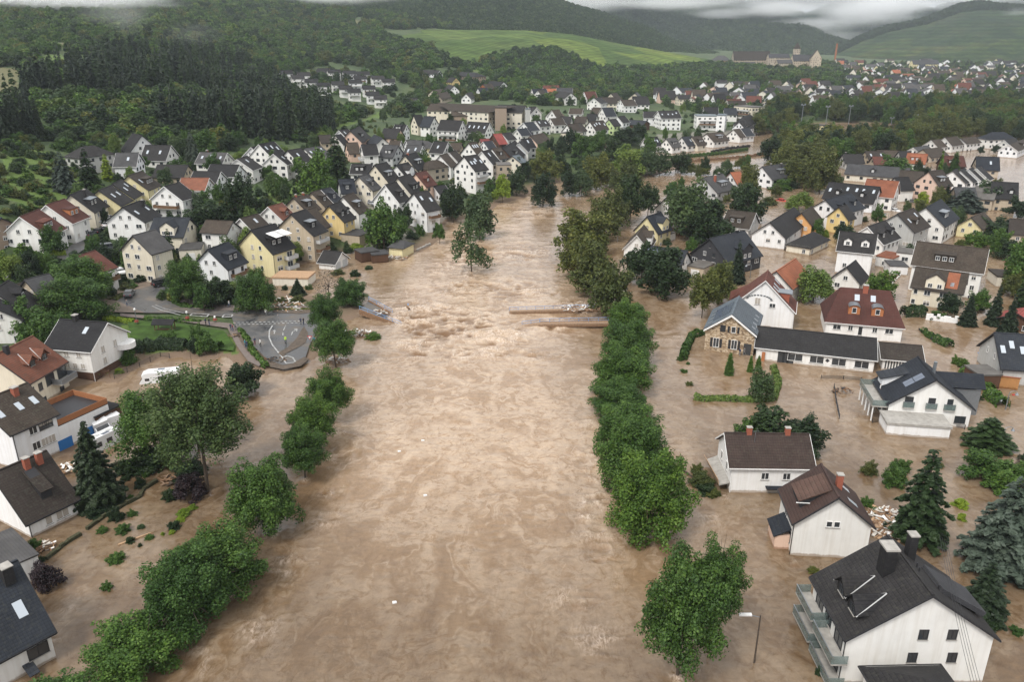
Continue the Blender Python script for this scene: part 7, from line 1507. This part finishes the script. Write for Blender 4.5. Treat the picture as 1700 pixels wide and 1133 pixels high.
for x, y, t, l in ((228, 541, 515, 'globe lamp with flower basket at the lawn corner'), (325, 505, 488, 'globe lamp with flower basket on the promenade, left one'), (421, 513, 497, 'globe lamp on the promenade right of the trees'), (358, 538, 528, 'globe lamp with flower basket beside the footpath'), (312, 535, 520, 'blue-topped lamp post at the traffic island')):
    e = lamp(x, y, t, l, 'globe'); mb = MB(); mb.tube((0, 0, .9), (0, 0, 1.3), .5, .35, 9); mb.build('flower_basket', simple('flowers', (.25, .06, .04), .8, .5, 8), e)
for x, y, t, l in ((1328, 222, 174, 'leftmost floodlight mast at the sports field'), (1369, 220, 177, 'second floodlight mast from the left by the clubhouse'), (1407, 217, 176, 'floodlight mast in the middle of the sports field'), (1478, 215, 196, 'short floodlight mast before the tree belt'), (1517, 217, 191, 'rightmost leaning floodlight mast at the sports field')):
    b = hit(x, y); H = gD(x, t, b.xy.length).z - b.z; e = empty('floodlight_mast', b); tag(e, l, 'mast'); mb = MB(); mb.tube((0, 0, -1), (0, 0, H), .28, .18, 6); mb.build('pole', GREYM, e); mb = MB(); mb.box(-1.6, 1.6, -.15, .15, H - .3, H + .2); [mb.box(u - .4, u + .4, -.5, .1, H + .2, H + .8) for u in (-1.1, 1.1)]; mb.build('floodlight', [GREYM], e)
ridgehouse('U', 300, 785, 365, 780, 9, 5, 4.6, 'e', 'g', label='low yellowish clubhouse, left half, on the flooded sports field'); ridgehouse('U', 372, 784, 448, 780, 9, 5, 4.6, 'e', 'g', label='low yellowish clubhouse, right half, on the flooded sports field')
# round sign in the rapids
b = gz(678, 517, 0); e = empty('round_sign', b); tag(e, 'brown round sign on a blue-topped post standing in the rapids', 'sign'); mb = MB(); mb.tube((0, 0, -1), (0, 0, 1.7), .05); mb.tube((0, 0, 1.6), (0, 0, 1.9), .2, .12, 8, 1); mb.build('post', [GREYM, RAILB], e); mb = MB(); mb.tube((-.1, -.12, .75), (.1, .02, .95), .55, .55, 14); mb.build('disc', RUST, e)
for x, y, l in ((516, 578, 'red-rimmed triangular give-way sign by the riverside trees'),):
    b = hit(x, y); e = empty('road_sign', b); tag(e, l, 'sign'); mb = MB(); mb.tube((0, 0, 0), (0, 0, 2.6), .04); mb.build('post', GREYM, e); mb = MB(); mb.hexa([(-.5, -.05, 2.7), (0, -.05, 1.8), (.5, -.05, 2.7)], [(-.5, -.1, 2.7), (0, -.1, 1.8), (.5, -.1, 2.7)]); mb.hexa([(-.3, -.11, 2.58), (0, -.11, 2.05), (.3, -.11, 2.58)], [(-.3, -.13, 2.58), (0, -.13, 2.05), (.3, -.13, 2.58)], 1); mb.build('plate', [REDP, WHITE], e)
# notice shelter on the lawn
b = hit(275, 551); e = empty('notice_shelter', b); tag(e, 'small dark timber shelter with roof on the park lawn', 'shelter'); mb = MB()
for x_ in (-1.8, 1.8):
    for y_ in (-.8, .8): mb.tube((x_, y_, 0), (x_, y_, 2.1), .1)
mb.build('post', WOOD, e); mb = MB(); mb.slab([(-2.3, -1.4, 2.0), (2.3, -1.4, 2.0), (2.3, 0, 2.9), (-2.3, 0, 2.9)], .12); mb.slab([(-2.3, 1.4, 2.0), (2.3, 1.4, 2.0), (2.3, 0, 2.9), (-2.3, 0, 2.9)], .12); mb.build('roof', MATS['Rk'], e); mb = MB(); mb.box(-1.7, 1.7, -.3, .3, .5, .65); mb.build('bench', WOOD, e)
for x, y, l in ((Lp(185, 600), 0, 'brown market hut under the promenade trees'), (Lp(525, 600), 0, 'dark kiosk beside the promenade')):
    b = hit(*x); e = empty('market_hut', b); tag(e, l, 'hut'); mb = MB(); mb.box(-2, 2, -1.2, 1.2, -.3, 2.3); mb.build('wall', TAN if 'brown' in l else DARK, e); mb = MB(); mb.slab([(-2.3, -1.5, 2.3), (2.3, -1.5, 2.3), (2.3, 0, 3.1), (-2.3, 0, 3.1)], .1); mb.slab([(-2.3, 1.5, 2.3), (2.3, 1.5, 2.3), (2.3, 0, 3.1), (-2.3, 0, 3.1)], .1); mb.build('roof', MATS['Rb'], e); mb = MB(); mb.box(-.9, .9, -1.25, -1.19, .9, 1.9); mb.build('hatch', WHITE, e)
# floating bits
for i, (x, y, k, l) in enumerate(((225, 895, 'beam', 'long pale plank floating in the lower left water'), (702, 732, 'foam', 'white scrap floating in mid river, upper one'), (663, 750, 'foam', 'white scrap floating in mid river, left one'), (706, 823, 'foam', 'white scrap floating in mid river, lower one'), (655, 1001, 'foam', 'white scrap floating on the foam near the bottom'), (1547, 853, 'tarp', 'blue tarpaulin scrap near the ragged conifer'), (1630, 587, 'tarp', 'blue sheet caught by the grey house corner'), (1650, 658, 'red', 'x'), (1684, 656, 'red', 'small red object floating by the curved lamp'))):
    if l == 'x': continue
    c = gz(x, y, .02); mb = MB(); w_ = {'beam': (2.2, .18), 'foam': (.25, .18), 'tarp': (.7, .5), 'red': (.45, .2)}[k]; mb.hexa([(-w_[0], -w_[1], -.1), (w_[0], -w_[1] * .7, -.1), (w_[0] * .8, w_[1], -.1), (-w_[0] * .9, w_[1] * .8, -.1)], [(-w_[0], -w_[1], .08), (w_[0], -w_[1] * .7, .12), (w_[0] * .8, w_[1], .05), (-w_[0] * .9, w_[1] * .8, .1)]); o = mb.build('floating_debris', {'beam': TAN, 'foam': WHITE, 'tarp': RAILB, 'red': REDP}[k], loc=c, rz=.7 if k == 'beam' else .2); tag(o, l, 'debris')
def fallen(px, py, L, ang, label):
    b = gz(px, py, .1); e = empty('fallen_tree', b, ang); tag(e, label, 'fallen tree'); mb = MB(); mb.tube((-L / 2, 0, 0), (L / 2, .3, .25), .18, .08, 7); q = random.Random(int(px))
    for i in range(7): t = q.uniform(-.1, .5) * L; mb.tube((t, 0, .15), (t + q.uniform(.4, 1.6), q.uniform(-1.6, 1.6), q.uniform(.1, .9)), .06, .02, 4)
    mb.build('trunk', BARK, e); link('crown', PB['middark'][0][0], e, (L * .42, 0, .3), 0, (L * .28, L * .2, .7))
fallen(1580, 662, 9, .2, 'dark uprooted trunk drifting below the modern house'); fallen(1150, 795, 8, -1.2, 'fallen tree draped in the water left of the brown-roofed house'); fallen(1690, 770, 5, .6, 'uprooted trunk under the fallen conifer at right'); fallen(1505, 890, 5, 2.6, 'thin stripped trunk floating behind the debris heap')
# ================================================================ vehicles
def paint(k, c): return simple('car_paint_' + k, c, .25, .03, 2, .6)
PN = dict(silver=paint('silver', (.42, .43, .45)), black=paint('black', (.015, .015, .018)), grey=paint('grey', (.12, .13, .14)), white=paint('white', (.75, .75, .75)), red=paint('red', (.5, .03, .02)), blue=paint('blue', (.04, .08, .16)), navy=paint('navy', (.025, .035, .06)))
def car(px, py, hx_, hy_, col, label, kind='car', sink=0):
    """standing at a pixel, heading towards another pixel"""
    c = hit(px, py); h_ = hit(hx_, hy_); a = math.atan2(h_.y - c.y, h_.x - c.x); L, W, hb, ht = {'car': (4.4, 1.8, .95, 1.5), 'van': (5.0, 2.0, 1.15, 2.0), 'suv': (4.5, 1.9, 1.15, 1.9)}[kind]; c.z = max(th(c.x, c.y), 0) + (.42 if th(c.x, c.y) > 0 else 0) - sink
    e = empty('parked_car' if kind == 'car' else ('parked_van' if kind == 'van' else 'off_road_car'), c, a); tag(e, label, 'car' if kind != 'van' else 'van', 'vehicles on the left bank streets' if px < 800 else None)
    x, y = L / 2, W / 2; z0 = .3; mb = MB(); fx = x * (.45 if kind == 'car' else .62)
    prof = [(-x, z0 + .1), (-x, hb - .1), (-x * .93, hb), (fx, hb), (x * .92, hb * .82), (x, hb * .6), (x, z0)]
    mb.hexa([(p[0], -y, p[1]) for p in prof], [(p[0], y, p[1]) for p in prof]); bm_ = mb.build('body', PN[col], e)
    mb = MB(); r0, r1 = (-x * .9 if kind != 'car' else -x * .82), fx; t0, t1 = r0 + (.15 if kind != 'car' else .5), r1 - (.35 if kind != 'suv' else .15) - (.35 if kind == 'car' else 0); yi = y - .12
    mb.hexa([(r0, -y + .04, hb), (r1, -y + .04, hb), (r1, y - .04, hb), (r0, y - .04, hb)], [(t0, -yi, ht - .08), (t1, -yi, ht - .08), (t1, yi, ht - .08), (t0, yi, ht - .08)]); mb.build('windows', CARGLASS, e)
    mb = MB(); mb.hexa([(t0 - .04, -yi - .03, ht - .08), (t1 + .04, -yi - .03, ht - .08), (t1 + .04, yi + .03, ht - .08), (t0 - .04, yi + .03, ht - .08)], [(t0 + .1, -yi + .08, ht), (t1 - .1, -yi + .08, ht), (t1 - .1, yi - .08, ht), (t0 + .1, yi - .08, ht)])
    for u in (-.28, .25): mb.hexa([(x * u - .05, s_ * (y - .035), hb) for s_ in (-1, 1)] + [(x * u + .05, s_ * (y - .035), hb) for s_ in (1, -1)], [(x * u - .05, s_ * (yi + .02), ht - .07) for s_ in (-1, 1)] + [(x * u + .05, s_ * (yi + .02), ht - .07) for s_ in (1, -1)])
    mb.build('roof', PN[col], e)
    for sx in (-.62, .62):
        for sy in (-1, 1):
            mb = MB(); mb.tube((x * sx, sy * (y - .2), .33), (x * sx, sy * (y + .02), .33), .33, .33, 12, 0); mb.tube((x * sx, sy * (y + .0), .33), (x * sx, sy * (y + .03), .33), .19, .19, 8, 1); mb.build('wheel', [DARK, GREYM], e)
    for sy in (-1, 1):
        mb = MB(); mb.box(x - .06, x + .02, sy * y * .72 - .2, sy * y * .72 + .2, hb * .62, hb * .78); mb.build('headlight', WHITE, e); mb = MB(); mb.box(-x - .02, -x + .05, sy * y * .75 - .18, sy * y * .75 + .18, hb * .7, hb * .9); mb.build('tail_light', REDP, e)
    return e
for a in ((121, 389, 130, 388, 'silver', 'silver estate car parked before the brown-roofed house'), (156, 373, 166, 375, 'silver', 'pale silver car parked by the street tree'), (181, 367, 190, 364, 'white', 'white hatchback parked near the hill street tree'), (182, 378, 190, 375, 'white', 'white car parked just below the hatchback'), (165, 389, 173, 384, 'black', 'black car parked on the hill street'), (151, 394, 158, 390, 'grey', 'dark grey car behind the black one'), (187, 355, 195, 352, 'blue', 'dark blue car in the drive of the cream house'), (246, 328, 256, 332, 'navy', 'dark estate car beside the upper cream house'), (80, 411, 90, 415, 'red', 'bright red car under the eaves of the white gable'),
          (200, 457, 208, 462, 'white', 'white convertible beside the dark balcony house'), (216, 494, 222, 486, 'grey', 'dark grey estate car stopped on the muddy road'), (744, 293, 747, 288, 'blue', 'blue car on the lane between village houses'), (613, 334, 620, 336, 'blue', 'blue car in the village courtyard'), (618, 342, 626, 345, 'silver', 'silver car below the blue one in the courtyard'), (608, 329, 614, 330, 'white', 'white car at the back of the courtyard')): car(*a)
car(179, 418, 192, 417, 'grey', 'grey-blue van parked by the round hedge bushes', 'van'); car(314, 423, 325, 423, 'navy', 'dark blue van in front of the low garage', 'van'); car(269, 477, 278, 475, 'black', 'black boxy off-road car at the top of the upper road', 'suv')
car(1298, 333, 1306, 334, 'red', 'red car half sunk in the right bank floodwater', 'car', .75); car(1485, 350, 1494, 352, 'white', 'white car stranded by the orange-roofed house', 'car', .5); car(1654, 662, 1672, 668, 'white', 'white car drowned beside the thick hedge, right edge', 'car', .8); car(1513, 335, 1522, 337, 'grey', 'grey car under the pergola of the pink house', 'car', .4)
def camper(px, py, hx_, hy_, label, L=6.5, sink=.9, tilt=0):
    c = gz(px, py, 0); h_ = gz(hx_, hy_, 0); a = math.atan2(h_.y - c.y, h_.x - c.x); c.z = -sink; e = empty('camper_van', c, a); e.rotation_euler = (tilt, 0, a); tag(e, label, 'camper van', 'white camper vans in the flooded yard'); x, y = L / 2, 1.15
    prof = [(-x, .4), (-x, 2.8), (-x + .2, 2.95), (x - 1.4, 2.95), (x - .5, 2.6), (x - .6, 2.0), (x - .1, 1.3), (x, 1.1), (x, .4)]; mb = MB(); mb.hexa([(p[0], -y, p[1]) for p in prof], [(p[0], y, p[1]) for p in prof]); mb.build('body', PN['white'], e)
    mb = MB(); mb.hexa([(x - .62, -y * .85, 1.95), (x - .62, y * .85, 1.95), (x - .12, y * .85, 1.35), (x - .12, -y * .85, 1.35)], [(x - .56, -y * .85, 1.99), (x - .56, y * .85, 1.99), (x - .06, y * .85, 1.39), (x - .06, -y * .85, 1.39)]); mb.build('windscreen', CARGLASS, e)
    for sy in (-1, 1):
        for u, w_, zt in ((x - 1.4, .8, 1.95), (-.3, 1.0, 2.2), (-x + 1.1, .8, 2.2)): mb = MB(); mb.box(u - w_ / 2, u + w_ / 2, sy * y - .02, sy * y + .02, 1.45, zt); mb.build('side_window', CARGLASS, e)
        for u in (-x * .5, x * .62): mb = MB(); mb.tube((u, sy * (y - .25), .35), (u, sy * (y + .01), .35), .35, .35, 12); mb.build('wheel', DARK, e)
    for u in (-1.5, .6): mb = MB(); mb.box(u - .35, u + .35, -.35, .35, 2.95, 3.05); mb.build('roof_hatch', SHUTG, e)
    mb = MB(); mb.box(-.9, .3, -.9, -.2, 2.955, 3.0) ; mb.build('roof_panel', SOLAR, e)
camper(267, 632, 245, 634, 'white coachbuilt camper half hidden behind the big grey-green tree', 7, .9); camper(161, 712, 178, 722, 'white camper jammed under the dark carport roof', 6.2, .6, .1); camper(180, 737, 198, 728, 'white camper with roof panel nearest the spruce', 6.4, .9, -.12); camper(180, 703, 172, 697, 'cream-white camper behind the other two', 5.4, .7)
# ================================================================ people
SKIN = simple('skin', (.55, .36, .27), .6)
def cloth(k, c): return simple('cloth_' + k, c, .9, .1, 6)
CL = dict(navy=cloth('navy', (.03, .04, .09)), jeans=cloth('jeans', (.06, .09, .16)), black=cloth('black', (.02, .02, .02)), white=cloth('white', (.7, .7, .68)), red=cloth('red', (.35, .05, .05)), vest=cloth('vest', (.55, .85, .05)), teal=cloth('teal', (.03, .25, .32)), grey=cloth('grey', (.2, .2, .2)), orange=cloth('orange', (.7, .22, .08)), maroon=cloth('maroon', (.15, .02, .04))); HAIR = simple('hair', (.04, .025, .015), .8)
_pm = {}
def body_mesh(pose):
    if pose in _pm: return _pm[pose]
    sw = {'stand': .0, 'walk': .28, 'ride': .35}[pose]; V = [((0, 0, .95), .13), ((0, 0, 1.2), .13), ((0, 0, 1.42), .14), ((0, 0, 1.54), .06), ((0, .01, 1.66), .10), ((0, .0, 1.74), .075)]; E = [(0, 1), (1, 2), (2, 3), (3, 4), (4, 5)]
    for s in (-1, 1):
        n = len(V); f = sw * s; V += [((s * .10, 0, .86), .10), ((s * .11, -f * .6 - .02, .48), .065), ((s * .11, -f * .6 + max(0, f) * .4, .08), .045), ((s * .12, -f * .6 - .16 + max(0, f) * .4, .04), .04)]; E += [(0, n), (n, n + 1), (n + 1, n + 2), (n + 2, n + 3)]
        n = len(V); g = -f if pose != 'ride' else .5; V += [((s * .19, 0, 1.42), .06), ((s * .25, g * .3 - (.15 if pose == 'ride' else 0), 1.16), .045), ((s * .24, g * .5 - .08 - (.3 if pose == 'ride' else 0), .93 + (.15 if pose == 'ride' else 0)), .032), ((s * .24, g * .5 - .12 - (.34 if pose == 'ride' else 0), .82 + (.2 if pose == 'ride' else 0)), .028)]; E += [(2, n), (n, n + 1), (n + 1, n + 2), (n + 2, n + 3)]
    me = bpy.data.meshes.new('person'); me.from_pydata([v for v, r in V], E, []); o = bpy.data.objects.new('tmp', me); COL.objects.link(o); m = o.modifiers.new('s', 'SKIN')
    for i, (v, r) in enumerate(V): me.skin_vertices[0].data[i].radius = (r, r * .8); me.skin_vertices[0].data[i].use_root = (i == 0)
    o.modifiers.new('u', 'SUBSURF').levels = 1; dg = bpy.context.evaluated_depsgraph_get(); ev = o.evaluated_get(dg); out = bpy.data.meshes.new_from_object(ev); bpy.data.objects.remove(o); _pm[pose] = out; return out
def person(px, py, top, bot, label, pose='stand', face=0, z=None):
    me = body_mesh(pose).copy(); me.materials.clear()
    for m in (CL[bot], CL[top], SKIN, HAIR): me.materials.append(m)
    for p in me.polygons:
        c = p.center; p.material_index = 0 if c.z < .95 else (1 if c.z < 1.5 and c.z > .88 else (3 if c.z > 1.7 or (c.z > 1.6 and c.y > .02) else 2)); p.use_smooth = True
        if abs(c.x) > .2 and c.z < 1.0: p.material_index = 2
    b = hit(px, py) if z is None else gz(px, py, z); o = link('person', me, None, (b.x, b.y, (max(b.z, 0) + (.40 if z is None and th(b.x, b.y) > 0 else 0)) if z is None else z), face); tag(o, label, 'person'); return o
for i, (x, y, t, b_, l, p_) in enumerate(((212, 512, 'grey', 'jeans', 'person in grey top standing beside the dark estate car', 'stand'), (Lp(160, 768), 0, 'navy', 'black', 'person in navy jacket, left of two at the lawn hedge', 'stand'), (Lp(182, 768), 0, 'black', 'jeans', 'person in black jacket, right of two at the lawn hedge', 'stand'), (Lp(318, 802), 0, 'navy', 'jeans', 'person in navy and jeans, left of the footpath trio', 'stand'), (Lp(330, 806), 0, 'maroon', 'jeans', 'person in maroon top, middle of the footpath trio', 'walk'), (Lp(347, 798), 0, 'grey', 'navy', 'person in grey top, right of the footpath trio', 'stand'),
    (Lp(407, 905), 0, 'teal', 'jeans', 'person in teal top, left of the pair on the low footpath', 'stand'), (Lp(418, 912), 0, 'navy', 'jeans', 'person in navy, right of the pair on the low footpath', 'walk'), (Lp(469, 892), 0, 'navy', 'maroon', 'person in navy jacket and dark red trousers on the wet road', 'stand'), (Lp(503, 903), 0, 'white', 'black', 'person in white top walking on the wet road', 'walk'), (Lp(537, 708), 0, 'white', 'grey', 'person in white walking along the promenade edge', 'walk'), (Lp(614, 742), 0, 'grey', 'grey', 'person in grey standing in the middle of the road', 'stand'),
    (Lp(755, 765), 0, 'navy', 'black', 'person in navy, left of the pair by the dashed line', 'stand'), (Lp(773, 765), 0, 'black', 'navy', 'person in black, right of the pair by the dashed line', 'stand'), (Lp(526, 648), 0, 'orange', 'black', 'person in orange top by the promenade trees', 'stand'), (Lp(842, 888), 0, 'teal', 'black', 'person in teal jacket beside the give-way sign', 'stand'))):
    q = x if isinstance(x, tuple) else (x, y); person(q[0], q[1], t, b_, l, p_, i * 1.3)
person(*Hp(905, 1095), 'navy', 'grey', 'person in navy wading outside the stone house door', 'stand', 2, 0); person(*Hp(938, 1092), 'grey', 'grey', 'person in grey bending by the stone house doorway', 'walk', 4, 0); person(1460, 653, 'white', 'navy', 'person in white top on the glass balcony of the modern house', 'stand', 1, 2.96)
def bicycle(px, py, ang, label):
    b = hit(px, py); b.z = max(b.z, 0) + .4; e = empty('bicycle', b, ang); tag(e, label, 'bicycle')
    for u in (-.52, .52):
        mb = MB(); pts = [(0, u + .33 * math.cos(a), .34 + .33 * math.sin(a)) for a in np.linspace(0, 6.283, 15)]; mb.path(pts, .03, 4); mb.build('wheel', DARK, e)
    mb = MB(); [mb.tube(p, q, .02, n=4) for p, q in (((0, -.52, .34), (0, -.3, .85)), ((0, -.3, .8), (0, .2, .82)), ((0, -.3, .75), (0, .0, .34)), ((0, .0, .34), (0, .2, .9)), ((0, .52, .34), (0, .0, .34)), ((0, .52, .34), (0, .2, .82)), ((-.25, -.25, 1.0), (.25, -.25, 1.0)), ((0, -.3, .85), (0, -.25, 1.0)))]; mb.build('frame', GREYM, e); mb = MB(); mb.box(-.07, .07, .1, .35, .9, .95); mb.build('saddle', DARK, e); return e
bicycle(*Lp(662, 885), .5, 'bicycle ridden by the cyclist in the yellow-green vest'); person(*Lp(661, 884), 'vest', 'black', 'cyclist in yellow-green vest riding over the wet road', 'ride', .5)
bicycle(*Lp(306, 655), 1.4, 'bicycle ridden along the promenade'); person(*Lp(307, 654), 'white', 'jeans', 'cyclist in white on the promenade left of the trees', 'ride', 1.4)
# overhead wires of the apartment house
for i in range(4):
    a, b = gz(1560 + i * 4, 890 + i * 3, 13.6), gz(1612 + i * 5, 1133, 9.6 + i * .2); pts = [a.lerp(b, t) - Vector((0, 0, 1.2 * t * (1 - t))) for t in np.linspace(0, 1, 9)]; mb = MB(); mb.path([p - a for p in pts], .018, 4); o = mb.build('power_cable', DARK, loc=a); tag(o, 'thin overhead cable sagging across the big white apartment house', 'cable', 'four parallel overhead cables')
# ================================================================ labels that single each thing out
def ordw(i, n):
    w_ = ['leftmost', 'second from left', 'third from left', 'fourth from left', 'fifth from left', 'sixth from left', 'seventh from left', 'eighth from left', 'ninth from left', 'tenth from left']
    if i == n - 1 and n > 1: return 'rightmost'
    return w_[i] if i < 10 else f'{i + 1}th from left'
gr = {}
for o, d, pl, x_, y_ in LAB: gr.setdefault((d, pl), []).append((x_, y_, o))
for (d, pl), L_ in gr.items():
    L_.sort(key=lambda t: t[0])
    for i, (x_, y_, o) in enumerate(L_):
        if len(d.split()) + len(pl.split()) > 12: d = d.split(' and ')[0] if len(pl.split()) > 5 else d
        o['label'] = f"{d} {pl}" if len(L_) == 1 else f"{ordw(i, len(L_))} {d} {pl}"
        if len(L_) > 1 and not o.get('group'): o['group'] = f"{d.split(' with')[0]}s {pl}"[:110]
